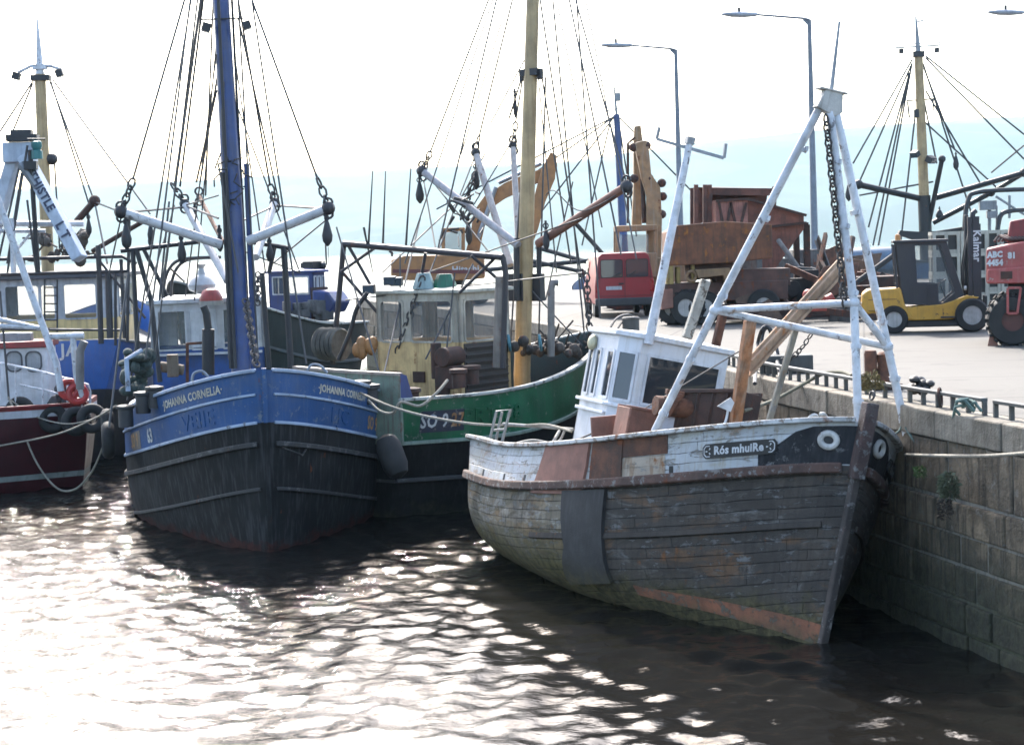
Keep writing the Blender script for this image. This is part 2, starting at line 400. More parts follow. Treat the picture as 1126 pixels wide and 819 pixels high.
# ------------------------------------------------------------------ far hills and the air in front of them
def build_hills():
    prof = [(-900, 262), (-300, 232), (0, 208), (100, 205), (250, 196), (400, 187), (480, 184), (560, 183), (640, 180), (700, 166), (760, 155), (880, 146), (1000, 136), (1126, 128), (1400, 112), (2000, 150), (2600, 215)]
    xs = np.linspace(-900, 2600, 240); tops = np.interp(xs, [p[0] for p in prof], [p[1] for p in prof]); rs = np.random.RandomState(5)
    tops = np.convolve(np.pad(tops, 6, mode='edge'), np.ones(13) / 13, 'valid')
    rows = [(2900, 0.0), (3100, .16), (3400, .34), (3700, .50), (4000, .70), (4300, .9), (4500, 1.0), (4900, .8)]
    b = MB(); vs = []; n = len(xs)
    for j, (Y, fr) in enumerate(rows):
        for i, px in enumerate(xs):
            p = P(px, tops[i], 4500); w = Y / 4500
            lump = 6 * math.sin(i * .21 + j) + 4 * math.sin(i * .47 + j * 2.1) + 3 * math.sin(i * .9 + j * 4)
            z = p.z * fr + (lump if 0 < j < 6 else (lump * .25 if j == 6 else 0))
            vs.append((p.x * w, Y + (60 * math.sin(i * .13) if j == 0 else 0), max(z, .15) if j else -.5))
    fs = [(j * n + i, j * n + i + 1, (j + 1) * n + i + 1, (j + 1) * n + i) for j in range(len(rows) - 1) for i in range(n - 1)]
    b.add(vs, fs)
    m = bpy.data.materials.new('hill_fields'); m.use_nodes = True; nt = m.node_tree; bs = nt.nodes['Principled BSDF']; bs.inputs['Roughness'].default_value = 1
    geo = nt.nodes.new('ShaderNodeNewGeometry')
    vo = nt.nodes.new('ShaderNodeTexVoronoi'); vo.inputs['Scale'].default_value = .006
    mp = nt.nodes.new('ShaderNodeMapping'); mp.inputs['Scale'].default_value = (1, .45, 1); nt.links.new(geo.outputs['Position'], mp.inputs[0]); nt.links.new(mp.outputs[0], vo.inputs['Vector'])
    sp = nt.nodes.new('ShaderNodeSeparateXYZ'); nt.links.new(vo.outputs['Color'], sp.inputs[0])
    c = _mix(nt, sp.outputs[0], (.045, .065, .05), (.07, .09, .065)); c = _mix(nt, _ramp(nt, _noise(nt, geo.outputs['Position'], .004, 5), .45, .6), c, (.045, .06, .05))
    nt.links.new(c, bs.inputs['Base Color'])
    struct(b.build('hills', m))
build_hills()
def build_haze():
    b = MB(); b.box((0, 2600, 164), (9900, 5560, 330))
    m = bpy.data.materials.new('haze'); m.use_nodes = True; nt = m.node_tree; nt.nodes.clear()
    out = nt.nodes.new('ShaderNodeOutputMaterial'); v = nt.nodes.new('ShaderNodeVolumePrincipled')
    v.inputs['Color'].default_value = (.47, .82, 1.0, 1); v.inputs['Density'].default_value = .000062; v.inputs['Anisotropy'].default_value = 0.0
    nt.links.new(v.outputs[0], out.inputs['Volume'])
    o = b.build('haze', m, smooth=0); o['kind'] = 'stuff'
build_haze()

# ------------------------------------------------------------------ quay
QZ = 3.2
QF = [(9.6, 8.0), (6.45, 22.9), (5.62, 26.4), (4.40, 32.3), (2.95, 44.0), (2.6, 48.0), (1.5, 55.0), (-2.2, 72.0), (-7.2, 90.0)]
def quay_x(y): return float(np.interp(y, [p[1] for p in QF], [p[0] for p in QF]))
def stone_mats():
    st = M('quay_stone', (.25, .19, .125), .9, lump=5, patches=[((.40, .33, .24), .9, .5, .62, .6), ((.09, .07, .045), 1.4, .48, .6, .7)], var=.45, scale=2.2, dirt=.7, dcol=(.05, .042, .03), streak=.8, scol=(.04, .033, .024), bump=.9, weed=((.032, .034, .016), .5, 2.1), rust=.12, rcol=(.15, .10, .05), chips=.2, ccol=(.30, .27, .22))
    cp = M('quay_coping_concrete', (.29, .255, .20), .9, lump=4, patches=[((.14, .115, .08), 1.5, .52, .62, .6)], var=.3, scale=1.4, dirt=.5, dcol=(.14, .12, .09), streak=.6, scol=(.12, .10, .075), bump=.5)
    return st, cp
def build_quay():
    st, cp = stone_mats()
    # deck: subdivided sheet in concrete with slab joints
    m = bpy.data.materials.new('quay_concrete'); m.use_nodes = True; nt = m.node_tree; bs = nt.nodes['Principled BSDF']
    geo = nt.nodes.new('ShaderNodeNewGeometry'); v = geo.outputs['Position']
    n1 = _noise(nt, v, .22, 6, .65); n2 = _noise(nt, v, 2.4, 7, .7); n3 = _noise(nt, v, .5, 5, .7, (1, .12, 1))
    c = _mix(nt, n1, (.053, .049, .041), (.088, .083, .072)); c = _mix(nt, _math(nt, 'MULTIPLY', _ramp(nt, n2, .52, .72), .35), c, (.055, .05, .043))
    c = _mix(nt, _math(nt, 'MULTIPLY', _ramp(nt, n3, .5, .68), .35), c, (.065, .058, .05))
    n4 = _noise(nt, v, .9, 6, .75); c = _mix(nt, _math(nt, 'MULTIPLY', _ramp(nt, n4, .56, .64), .5), c, (.03, .027, .024))
    br = nt.nodes.new('ShaderNodeTexBrick'); br.offset = 0; br.inputs['Scale'].default_value = 1; br.inputs['Mortar Size'].default_value = .03
    br.inputs['Brick Width'].default_value = 5; br.inputs['Row Height'].default_value = 4
    mp = nt.nodes.new('ShaderNodeMapping'); mp.inputs['Rotation'].default_value = (0, 0, R(11)); nt.links.new(v, mp.inputs[0]); nt.links.new(mp.outputs[0], br.inputs['Vector'])
    c = _mix(nt, _math(nt, 'MULTIPLY', br.outputs['Fac'], .9), c, (.022, .02, .018))
    nt.links.new(c, bs.inputs['Base Color']); bs.inputs['Roughness'].default_value = .9
    bp = nt.nodes.new('ShaderNodeBump'); bp.inputs['Strength'].default_value = .4; bp.inputs['Distance'].default_value = .02; nt.links.new(n2, bp.inputs['Height']); nt.links.new(bp.outputs[0], bs.inputs['Normal'])
    b = MB(); poly = [(x + .55, y) for x, y in QF] + [(-5.5, 93.5), (10, 101), (60, 122), (60, 8)]
    vs = [(x, y, QZ) for x, y in poly]; b.add(vs, [tuple(range(len(vs)))])
    # the fill under it, so that it is a solid pier
    b2 = [(x, y, -1.0) for x, y in poly]; n = len(poly); b.add(vs + b2, [(i, (i + 1) % n, n + (i + 1) % n, n + i) for i in range(n)])
    struct(b.build('quay_deck', m, smooth=0))
    # the wall: coping slabs over courses of blocks
    root = thing('quay_wall', 'stained stone quay wall with pale concrete coping, alongside the boats', 'wall')
    def at(t): # point at arc length t along the front
        pts = [Vector((x, y)) for x, y in QF]
        for a, c_ in zip(pts, pts[1:]):
            L = (c_ - a).length
            if t <= L: d = (c_ - a) / L; return a + d * t, d
            t -= L
        d = (pts[-1] - pts[-2]).normalized(); return pts[-1] + d * t, d
    rr = random.Random(11); wb = MB(); cb = MB(); T = 86.0
    def block(mb, t0, t1, z0, z1, dep, thick=.5):
        p0, d0 = at(t0); p1, d1 = at(t1); d = (p1 - p0).normalized(); nrm = Vector((-d.y, d.x)) # toward the water (left)
        nrm = nrm if nrm.x < 0 else -nrm
        a = p0 + nrm * dep; c_ = p1 + nrm * dep; e = p1 - nrm * thick; g = p0 - nrm * thick
        vs = [(q.x, q.y, z) for z in (z0, z1) for q in (a, c_, e, g)]
        mb.add(vs, [(3, 2, 1, 0), (4, 5, 6, 7), (0, 1, 5, 4), (1, 2, 6, 5), (2, 3, 7, 6), (3, 0, 4, 7)])
    t = 0.0
    while t < T:
        L = rr.uniform(1.5, 2.3); block(cb, t + .008, t + L - .008, QZ - .38, QZ + .006 + rr.uniform(-.004, .008), rr.uniform(0, .02)); t += L
    courses = [(2.02, QZ - .392, (.6, 1.2)), (1.56, 2.0, (.5, 1.3)), (1.14, 1.54, (.5, 1.2)), (.66, 1.12, (.5, 1.3)), (.22, .64, (.5, 1.2)), (-.26, .20, (.5, 1.3)), (-.9, -.28, (.8, 1.5))]
    for z0, z1, (l0, l1) in courses:
        t = rr.uniform(-.6, 0)
        while t < (T if z1 > 1 else 52):
            L = rr.uniform(l0, l1); dz = rr.uniform(-.012, .012)
            block(wb, max(t, 0) + .011, t + L - .011, z0 + rr.uniform(.0, .02), z1 - rr.uniform(0, .015), rr.uniform(-.045, .02)); t += L
    core = MB(); t = 0
    while t < T - 2: block(core, t, t + 2, -1, QZ - .4, -.055, .3); t += 2
    wb.build('block_course', st, root, bevel=.03, smooth=0, seg=2); cb.build('coping', cp, root, bevel=.025, smooth=0)
    core.build('mortar_bed', M('lime_mortar', (.30, .28, .24), .95, dirt=.5, streak=.5, weed=((.04, .045, .02), .4, 1.6)), root, smooth=0)
build_quay()

# low kerb railing on the coping edge, in three lengths
def kerb_rail(y0, y1, label):
    root = thing('kerb_railing', label, 'railing', (quay_x(y0) + .28, y0, QZ + .008), group='low railings on the quay edge')
    m = M('grey_rail_paint', (.10, .105, .10), .7, rust=.25, dirt=.3)
    L = y1 - y0; n = max(2, int(L / .40)); pts = [(quay_x(y0 + L * i / n) + .28, y0 + L * i / n) for i in range(n + 1)]
    o = Vector((quay_x(y0) + .28, y0, QZ + .008))
    for i, (x, y) in enumerate(pts):
        MB().box(Vector((x, y, QZ + .008 + .095)) - o, (.06, .07, .19)).build('post', m, root)
    MB().sweep([Vector((x, y, QZ + .22)) - o for x, y in pts], .10, .05).build('rail', m, root, bevel=.008)
kerb_rail(17.5, 24.15, 'low grey kerb railing nearest the camera, at the edge of the quay')
kerb_rail(24.45, 28.0, 'low grey kerb railing holding a rusty ring, on the coping beyond the gap')
kerb_rail(28.25, 36.5, 'low grey kerb railing behind the leaning rusty posts of the derelict boat')
# ------------------------------------------------------------------ hulls
class Hull:
    def __init__(s, root, L, B, sheer, zk=-.9, s0=.45, p=2.2, q=.85, s1=.3, p2=2.0, r=.7, rake_b=.6, rake_s=.3, flare=1.2, tumble=0.0, fine=.55, boxp=5.0):
        s.root, s.L, s.B, s.zk, s.s0, s.p, s.q, s.s1, s.p2, s.r = root, L, B, zk, s0, p, q, s1, p2, r
        s.sheer = sheer; s.rb, s.rs, s.flare, s.tumble, s.fine, s.boxp = rake_b, rake_s, flare, tumble, fine, boxp
        s.osc = 0.0; N = 400; s._s = np.linspace(1, 0, N)
        s._tab = {}
    def zf(s, u): a = s.sheer; return float(np.interp(u, [k for k, _ in a], [z for _, z in a])) if len(a) != 3 else (lambda zs, zm, zb, um: (zm + (zs - zm) * ((um - u) / um) ** 2) if u < um else (zm + (zb - zm) * ((u - um) / (1 - um)) ** 1.8))(a[0][1], a[1][1], a[2][1], a[1][0])
    def b(s, u):
        w = s.B
        if u > s.s0: w *= max(0.0, 1 - ((u - s.s0) / (1 - s.s0)) ** s.p) ** s.q
        if u < s.s1: w *= s.r + (1 - s.r) * max(0.0, 1 - ((s.s1 - u) / s.s1) ** s.p2) ** .5 if s.r < .4 else 1 - (1 - s.r) * ((s.s1 - u) / s.s1) ** s.p2
        return w
    def pt(s, side, u, off):
        off = off * (1 + s.osc * u * u); z0 = s.zf(u); z = z0 - off; t = min(1, max(0, off / (z0 - s.zk)))
        xb = s.L / 2 - s.rb * t; xs = -s.L / 2 + s.rs * t ** 1.5
        x = xs + (xb - xs) * u
        f = max(0.0, (u - s.fine) / (1 - s.fine)) ** 1.3 if u > s.fine else 0
        g = max(0.0, (.28 - u) / .28) ** 1.2
        f = max(f, g * .8)
        box = max(0, 1 - t ** s.boxp) ** .55 * (1 - s.tumble * (1 - t) ** 2 * (1 - f)); vee = (1 - t) ** s.flare
        return Vector((x, side * s.b(u) * (box * (1 - f) + vee * f), z))
    def arc(s, side):
        if side in s._tab: return s._tab[side]
        pts = [s.pt(side, u, 0) for u in s._s]; a = [0.0]
        for p, q in zip(pts, pts[1:]): a.append(a[-1] + (q - p).length)
        s._tab[side] = np.array(a); return s._tab[side]
    def u_of(s, a): return float(np.interp(a, s.arc(1), s._s))
    def surf(s, side, a, off, out=0.0):
        u = s.u_of(a); p = s.pt(side, u, off)
        if out:
            e = .02; q = s.pt(side, max(0, u - e), off) - s.pt(side, min(1, u + e), off); w = s.pt(side, u, off + .03) - s.pt(side, u, max(off - .03, 0))
            n = q.cross(w)
            if n.length > 1e-9:
                n.normalize()
                if n.y * side < 0: n = -n
                p = p + n * out
        return p
    def grid(s, side, offs, ns=72, umin=0.0):
        us = [umin + (1 - umin) * (i / ns) ** .9 for i in range(ns + 1)]; us = [1 - (1 - u) ** 1.15 for u in us]
        arc = s.arc(1)
        vs = []; uv = []
        for u in us:
            a = float(np.interp(1 - u, 1 - s._s, arc))
            for o in offs: vs.append(s.pt(side, u, o)); uv.append((a + side * .01, o))
        return us, vs, uv
    def skin(s, offs, mats, band, name='hull', transom=True, ns=72):
        """offs: offsets below the sheer; band[i] = material index of the strip between offs[i] and offs[i+1]."""
        b = MB(); m = len(offs)
        for side in (1, -1):
            us, vs, uv = s.grid(side, offs, ns); base = len(b.v); b.v += [tuple(v) for v in vs]; b.uv += uv
            for i in range(len(us) - 1):
                for k in range(m - 1):
                    b.f.append((base + i * m + k, base + (i + 1) * m + k, base + (i + 1) * m + k + 1, base + i * m + k + 1)); b.mi.append(band[k])
        n1 = (ns + 1) * m
        if transom:
            for k in range(m - 1): b.f.append((k, k + 1, n1 + k + 1, n1 + k)); b.mi.append(band[k])
        return b.build(name, mats, s.root, smooth=50)
    def deck(s, h, mats, th=.09, umin=.012, umax=.985, ns=48):
        b = MB()
        for side in (1, -1):
            vs = []
            for i in range(ns + 1):
                u = umin + (umax - umin) * i / ns
                p = s.pt(side, u, .0); q = s.pt(side, u, h); w = max(0.0, abs(p.y) - th); w2 = max(0.0, abs(q.y) - th)
                vs += [(p.x, side * w, p.z), (q.x, side * w2, q.z), (q.x, 0, q.z + .05)]
            fs = []; mi = []
            base = len(b.v); b.v += vs; b.uv += [(0, 0)] * len(vs)
            for i in range(ns):
                a = base + i * 3
                b.f += [(a, a + 3, a + 4, a + 1), (a + 1, a + 4, a + 5, a + 2)]; b.mi += [0, 1]
        return b.build('deck', mats, s.root)
    def strake(s, name, off, w, h, m, out=0.0, u0=0.004, u1=.997, ns=64, label=None, around=True):
        b = MB()
        for side in (1, -1):
            pts = []
            for i in range(ns + 1):
                u = u0 + (u1 - u0) * (1 - (1 - i / ns) ** 1.3)
                p = s.pt(side, u, off) + Vector((0, side * out, 0)); pts.append(p)
            b.sweep(pts, w, h)
        if around:
            p, q = s.pt(1, u0, off), s.pt(-1, u0, off)
            if (p - q).length > .2: b.sweep([p, q], w, h)
        return b.build(name, m, s.root, bevel=min(w, h) * .2, label=label)
    def find(s, px, py, side, amax=None, omax=1.6):
        amax = amax or s.arc(1)[-1] * .98; best = None
        for a in np.linspace(0.0, amax, 160):
            for o in np.linspace(0, omax, 50):
                q = proj(L2W(s.root, s.surf(side, a, o))); e = (q[0] - px) ** 2 + (q[1] - py) ** 2
                if best is None or e < best[0]: best = (e, a, o)
        return best[1], best[2]
    def patch(s, name, side, poly, out, m, sub=10, label=None, th=None, parent=None):
        """closed polygon given in (a, off), lifted off the planking by out."""
        b = MB(); bm = bmesh.new(); vs = [bm.verts.new((x, y, 0)) for x, y in poly]; bm.faces.new(vs)
        bmesh.ops.triangulate(bm, faces=bm.faces); xs = [p[0] for p in poly]; ys = [p[1] for p in poly]
        for ax, lo, hi in ((0, min(xs), max(xs)), (1, min(ys), max(ys))):
            n = max(1, int((hi - lo) / .09))
            for i in range(1, n):
                co = [0, 0, 0]; no = [0, 0, 0]; co[ax] = lo + (hi - lo) * i / n; no[ax] = 1
                bmesh.ops.bisect_plane(bm, geom=bm.verts[:] + bm.edges[:] + bm.faces[:], plane_co=co, plane_no=no)
        bm.verts.ensure_lookup_table(); bm.verts.index_update(); n = len(bm.verts)
        co = [(v.co.x, v.co.y) for v in bm.verts]
        fs = [tuple(v.index for v in f.verts) for f in bm.faces]
        top = [s.surf(side, a, o, out) for a, o in co]; bot = [s.surf(side, a, o, -.012) for a, o in co]
        edges = [(e.verts[0].index, e.verts[1].index) for e in bm.edges if e.is_boundary]
        bm.free()
        b.add(top + bot, fs + [tuple(n + i for i in f[::-1]) for f in fs] + [(i, j, n + j, n + i) for i, j in edges], uv=[(a, o) for a, o in co] * 2)
        return b.build(name, m, parent or s.root, label=label, smooth=30)
    def text(s, name, txt, side, a, off, size, m, bold=.0, out=.012, sx=1.0, parent=None, slope=0.0, ext=0):
        vs, fs = text_verts(txt, size, bold); b = MB(); sg = -1 if side < 0 else 1
        # starboard (side -1) reads towards the bow (a falls), port reads away from it
        P_ = [s.surf(side, a + sg * x * sx, off - y + slope * x, out) for x, y, z in vs]
        b.add(P_, fs)
        if ext:
            Q_ = [s.surf(side, a + sg * x * sx, off - y + slope * x, -.005) for x, y, z in vs]; n = len(vs)
            from collections import Counter
            ec = Counter(); di = {}
            for f in fs:
                for i, j in zip(f, f[1:] + f[:1]): ec[frozenset((i, j))] += 1; di[frozenset((i, j))] = (i, j)
            b.add(P_ + Q_, [(di[e][0], di[e][1], n + di[e][1], n + di[e][0]) for e, c in ec.items() if c == 1])
        return b.build(name, m, parent or s.root, smooth=0)

def rot_for(fwd, heel=0.0, trim=0.0):
    """local x = forward, y = port, z = up; heel > 0 puts the port side down, trim > 0 lifts the bow."""
    a = math.atan2(fwd[1], fwd[0])
    return Matrix.Rotation(a, 3, 'Z') @ Matrix.Rotation(-R(trim), 3, 'Y') @ Matrix.Rotation(-R(heel), 3, 'X')
def boat(name, label, fwd, anchor_local, anchor_world, heel=0, trim=0, cat='fishing boat', group=None, z=None):
    rt = rot_for(fwd, heel, trim); o = Vector(anchor_world) - rt @ Vector(anchor_local)
    if z is not None: o.z = z
    return thing(name, label, cat, o, rt, group)
def pulley(root, p, size=.16, length=.42, m=None, name='pulley_block', drop=None):
    """a hanging wooden block with its shackle"""
    m = m or dark_metal; p = Vector(p); dn = INV[root.name].to_3x3() @ Vector((0, 0, -1)); dn.normalize()
    b = MB(); b.torus(p + dn * .07, dn.orthogonal(), .06, .016, 10, 5)
    ax = dn
    b.lathe(p + dn * .12, ax, [(.03, 0), (size * .25, length * .1), (size * .38, length * .3), (size * .56, length * .62), (size * .48, length * .86), (.02, length * 1.06)], 10)
    b.tube([p - dn * .05, p + dn * .2], .03, 6)
    return b.build(name, m, root)
def wire(root, a, b, r=.0085, name='rigging_wire', m=None):
    return MB().tube([a, b], r * (2.5 if name == 'rigging_wire' else 1), 5).build(name, m or wire_m, root)
def lamp_head(root, p, d, size=.2, name='floodlight'):
    b = MB(); d = Vector(d).normalized(); b.bar(Vector(p), Vector(p) + d * size * .7, size, size * .7); o = b.build(name, dark_metal, root, bevel=.01)
    g = MB(); g.bar(Vector(p) + d * size * .705, Vector(p) + d * size * .76, size * .9, size * .6); g.build('lens', glass_pale, o)
    return o
def window_unit(root, o, ux, uy, w, h, frame_m, fw=.06, depth=.05, gl=None, name='window', radius=0, inset=.0, mullions=0):
    """framed window: frame (ring of bars) proud of the wall, pane as its sub-part. o = centre on the wall, ux/uy in plane."""
    o, ux, uy = Vector(o), Vector(ux).normalized(), Vector(uy).normalized(); n = ux.cross(uy).normalized()
    def rr(w, h, r, k=5):
        pts = []
        for cx, cy, a0 in ((w / 2 - r, h / 2 - r, 0), (-w / 2 + r, h / 2 - r, 90), (-w / 2 + r, -h / 2 + r, 180), (w / 2 - r, -h / 2 + r, 270)):
            for i in range(k + 1):
                a = R(a0 + 90 * i / k); pts.append((cx + r * math.cos(a), cy + r * math.sin(a)))
        return pts
    r = max(radius, .004)
    outer = rr(w + 2 * fw, h + 2 * fw, r + fw * .8); inner = rr(w, h, r); k = len(outer); b = MB()
    vs = [o + ux * x + uy * y + n * d for d in (-.01, depth) for x, y in outer] + [o + ux * x + uy * y + n * d for d in (-.01, depth) for x, y in inner]
    fs = []
    for i in range(k):
        j = (i + 1) % k
        fs += [(i, j, k + j, k + i), (2 * k + j, 2 * k + i, 3 * k + i, 3 * k + j), (k + i, k + j, 3 * k + j, 3 * k + i)]
    b.add(vs, fs)
    for q in range(mullions):
        x = -w / 2 + w * (q + 1) / (mullions + 1); b.bar(o + ux * x - uy * h / 2 + n * .012, o + ux * x + uy * h / 2 + n * .012, .035, .03, up=n)
    f = b.build(name, frame_m, root, smooth=30)
    g = MB(); n2 = len(inner); g.add([o + ux * x + uy * y + n * .008 for x, y in inner], [tuple(range(n2))]); g.build('pane', gl or glass_dark, f, smooth=0)
    return f
def cabin(root, poly, z0, z1, sides, wall, upper=None, th=.06, roof=None, over=.08, roof_m=None, frame_m=None, gl=None, floor=True, radius=.0, lean=0.0, fw=.045, camber=.06, roof_t=.08):
    """hollow deckhouse on a polygon (x, y) listed counter-clockwise seen from above; sides[i] = (sill, head, [(t0, t1), ...]) for edge i."""
    upper = upper or wall; n = len(poly); ctr = sum((Vector((*p, 0)) for p in poly), Vector()) / n
    wb = MB(); ub = MB(); out = []
    for i in range(n):
        a = Vector((*poly[i], 0)); b = Vector((*poly[(i + 1) % n], 0)); d = b - a; L = d.length; d /= L; nn = Vector((d.y, -d.x, 0))
        s = sides[i]
        def pan(mb, t0, t1, za, zb):
            if t1 - t0 < .002 or zb - za < .002: return
            p = a + d * (t0 * L); q = a + d * (t1 * L); c = (p + q) / 2 - nn * th / 2 + Vector((0, 0, (za + zb) / 2))
            mb.box(c, ((q - p).length, th, zb - za), Matrix((d, nn, Vector((0, 0, 1)))).transposed())
        if not s: pan(wb, 0, 1, z0, z1); continue
        zs, zt, wins = s; pan(wb, 0, 1, z0, zs); pan(ub, 0, 1, zt, z1); t = 0
        for (t0, t1) in wins:
            pan(ub, t, t0, zs, zt); t = t1
            c = a + d * ((t0 + t1) / 2 * L) + Vector((0, 0, (zs + zt) / 2))
            out.append((c, d, (t1 - t0) * L, zt - zs, nn))
        pan(ub, t, 1, zs, zt)
    o1 = wb.build('cabin_wall', wall, root, bevel=.006)
    if ub.v: ub.build('window_surround', upper, root, bevel=.006)
    for c, d, w, h, nn in out:
        window_unit(root, c, d, Vector((0, 0, 1)), w - 2 * fw * .5, h - 2 * fw * .5, frame_m or upper, fw=fw, depth=.025, gl=gl or glass_pale, radius=radius)
    pts = []
    for p in poly:
        v = Vector((*p, 0)) - ctr; pts.append(ctr + v * (1 + over / max(.3, v.length) * 1.25))
    rb = MB(); k = len(pts)
    vs = [(p.x, p.y, z1) for p in pts] + [(p.x, p.y, z1 + roof_t) for p in pts] + [(ctr.x + (p.x - ctr.x) * .55, ctr.y + (p.y - ctr.y) * .55, z1 + roof_t + camber) for p in pts]
    fs = [tuple(range(k - 1, -1, -1))] + [(i, (i + 1) % k, k + (i + 1) % k, k + i) for i in range(k)] + [(k + i, k + (i + 1) % k, 2 * k + (i + 1) % k, 2 * k + i) for i in range(k)] + [tuple(range(2 * k, 3 * k))]
    rb.add(vs, fs); rb.build('roof', roof_m or upper, root, bevel=.015, smooth=20)
    return o1

# ------------------------------------------------------------------ the derelict wooden boat in front
def build_derelict():
    root = boat('fishing_boat', 'derelict grey wooden boat with white bulwarks and white steel tripod, listing beside the quay wall',
                (.29, -.957), (6.07, 0, 3.05), P(950, 456, 25.3), heel=12.5, group='fishing boats moored in the harbour')
    H = Hull(root, 12.3, 2.95, [(0, 1.12), (.32, 1.42), (1, 2.95)], zk=-.9, s0=.42, p=2.0, q=.72, s1=.30, p2=2.2, r=.42, rake_b=.12, rake_s=.9, flare=.66, fine=.55, boxp=5.0, tumble=.05)
    hull_m = M('weathered_grey_planking', (.105, .09, .078), .85, seam_amt=.5, spec=.25, var=.35, scale=1.1, rust=.16, rcol=(.22, .10, .045), dirt=.6, dcol=(.085, .066, .05), streak=.45, scol=(.05, .042, .035), bump=.6, patches=[((.24, .13, .065), 1.1, .52, .62, .8), ((.27, .26, .24), 1.6, .55, .63, .6), ((.06, .052, .046), 1.0, .5, .60, .7)], planks=.15, chips=.22, ccol=(.24, .235, .225), uv=True, weed=((.10, .085, .04), .25, .75))
    aft_m = M('bare_peeling_planking', (.30, .255, .19), .9, spec=.25, var=.35, scale=1.2, rust=.22, rcol=(.17, .10, .055), dirt=.65, dcol=(.085, .07, .05), streak=.45, scol=(.10, .085, .055), bump=.7, patches=[((.34, .21, .10), 1.0, .47, .58, .75), ((.50, .47, .41), 1.7, .5, .57, .75), ((.085, .08, .045), .9, .5, .60, .75)], planks=.15, chips=.34, ccol=(.36, .35, .32), uv=True, weed=((.11, .095, .04), .45, 1.25))
    bul_m = M('flaking_white_bulwark', (.62, .64, .66), .6, var=.1, scale=1.5, patches=[((.40, .20, .08), 1.6, .56, .64, .8), ((.5, .47, .36), 1.0, .5, .62, .6)], rust=.26, rcol=(.26, .12, .045), dirt=.35, dcol=(.34, .31, .24), streak=.45, scol=(.40, .33, .2), bump=.3, planks=.15, chips=.22, ccol=(.33, .31, .28), uv=True)
    boot_m = M('faded_boot_topping', (.30, .115, .06), .85, var=.35, dirt=.5, dcol=(.09, .075, .05), streak=.2, bump=.4, weed=((.10, .085, .04), -.1, .35), chips=.3, ccol=(.2, .17, .13))
    offs = [0, .15, .30, .45, .62] + [.62 + .17 * i for i in range(1, 22)]
    zmin = 3.0
    b = MB(); arcs = H.arc(1)
    offs = [o for o in offs if o < 3.7]
    H.skin(offs, [bul_m, hull_m], [0] * 4 + [1] * (len(offs) - 5), ns=96)
    # bare planking over the after body, as in the photograph: a second skin of boards 4 mm proud
    am = arcs[-1]
    ac, _ = H.find(622, 600, -1, 9, 2.6)
    H.patch('planking', -1, [(ac - .3, .66), (am - .05, .66), (am - .05, 2.5), (ac + 1, 2.7), (ac - .3, 2.7)], .004, aft_m, label='bare peeling grey and brown after planking')
    H.deck(.62, [bul_m, M('old_deck', (.16, .14, .12), .9, dirt=.5, planks=0)], th=.10)
    H.strake('bulwark_rail', -.03, .20, .075, M('rail_white_worn', (.60, .60, .58), .7, rust=.33, rcol=(.2, .09, .05), dirt=.4, streak=0, chips=.4, ccol=(.28, .22, .17), scale=4), u0=.006, u1=.996)
    H.strake('rubbing_strake', .66, .13, .15, M('brown_rubbing_strake', (.11, .06, .045), .85, var=.5, scale=3, rust=.3, dirt=.4, dcol=(.07, .06, .05), streak=0, chips=.32, ccol=(.3, .28, .26), bump=.4), out=.05, u0=.006, u1=.995)
    H.strake('lower_strake', 1.45, .05, .09, hull_m, out=.015, u0=.55, u1=.985, around=False)
    # stem post
    tim = M('stem_timber', (.085, .05, .042), .85, var=.4, scale=4, rust=.15, dirt=.4, dcol=(.12, .12, .12), streak=.3, chips=.2, bump=.5)
    pts = [(H.pt(1, 1, o) + Vector((.05, 0, 0))) for o in (-.28, 0, .4, .8)]; sb = MB(); sb.sweep(pts, .19, .20, up=(1, 0, 0)); stem = sb.build('stem_post', tim, root, bevel=.02)
    sb = MB(); sb.sweep([(H.pt(1, 1, o) + Vector((.02, 0, 0))) for o in (.78, 1.2, 1.6, 2.2, 2.9, 3.5)], .12, .13, up=(1, 0, 0)); sb.build('stem_forefoot', M('stem_grey', (.075, .06, .052), .85, var=.4, rust=.1, dirt=.4, chips=.2, ccol=(.25, .24, .23)), root, bevel=.02)
    MB().torus(pts[0] + Vector((0, 0, .1)), (0, 1, 0), .06, .015, 12, 6).build('eye_ring', dark_metal, stem)
    # black bow quarters with their white scroll, hawse holes, name boards
    black = M('black_bow_paint', (.018, .018, .021), .7, spec=.25, var=.3, dirt=.35, dcol=(.1, .1, .1), streak=.2, scol=(.12, .12, .13), chips=.14, ccol=(.2, .2, .2), bump=.3)
    pa, _ = H.find(833, 508, -1, 6); n1, _ = H.find(774, 496, -1, 6); n0, _ = H.find(854, 493, -1, 6); n0 -= .0
    ha, _ = H.find(910, 497, -1, 3)
    for side in (-1, 1):
        k_ = pa / 2.15; poly = [(.10, .06), (1.0 * k_, .06), (1.35 * k_, .12), (1.75 * k_, .30), (pa, .38), (pa, .60), (.10, .60)]
        H.patch('bow_patch', side, poly, .006, black)
        a, o = ha, .26
        c = H.surf(side, a, o, .03); q = H.surf(side, a, o, .2) - c
        fr = MB(); fr.torus(c, q, .115, .045, 22, 8, sx=.85, xd=(0, 0, 1)); f = fr.build('hawse_ring', M('hawse_white', (.62, .6, .55), .6, rust=.3, dirt=.3), root)
        MB().lathe(H.surf(side, a, o, .012), q, [(.10, 0), (.10, .012), (.0, .012)], 16).build('hawse_hole', black_steel, f)
        def rrect(a0, a1, o0, o1, r=.05): return [(a0 + r, o0), (a1 - r, o0), (a1, o0 + r), (a1, o1 - r), (a1 - r, o1), (a0 + r, o1), (a0, o1 - r), (a0, o0 + r)]
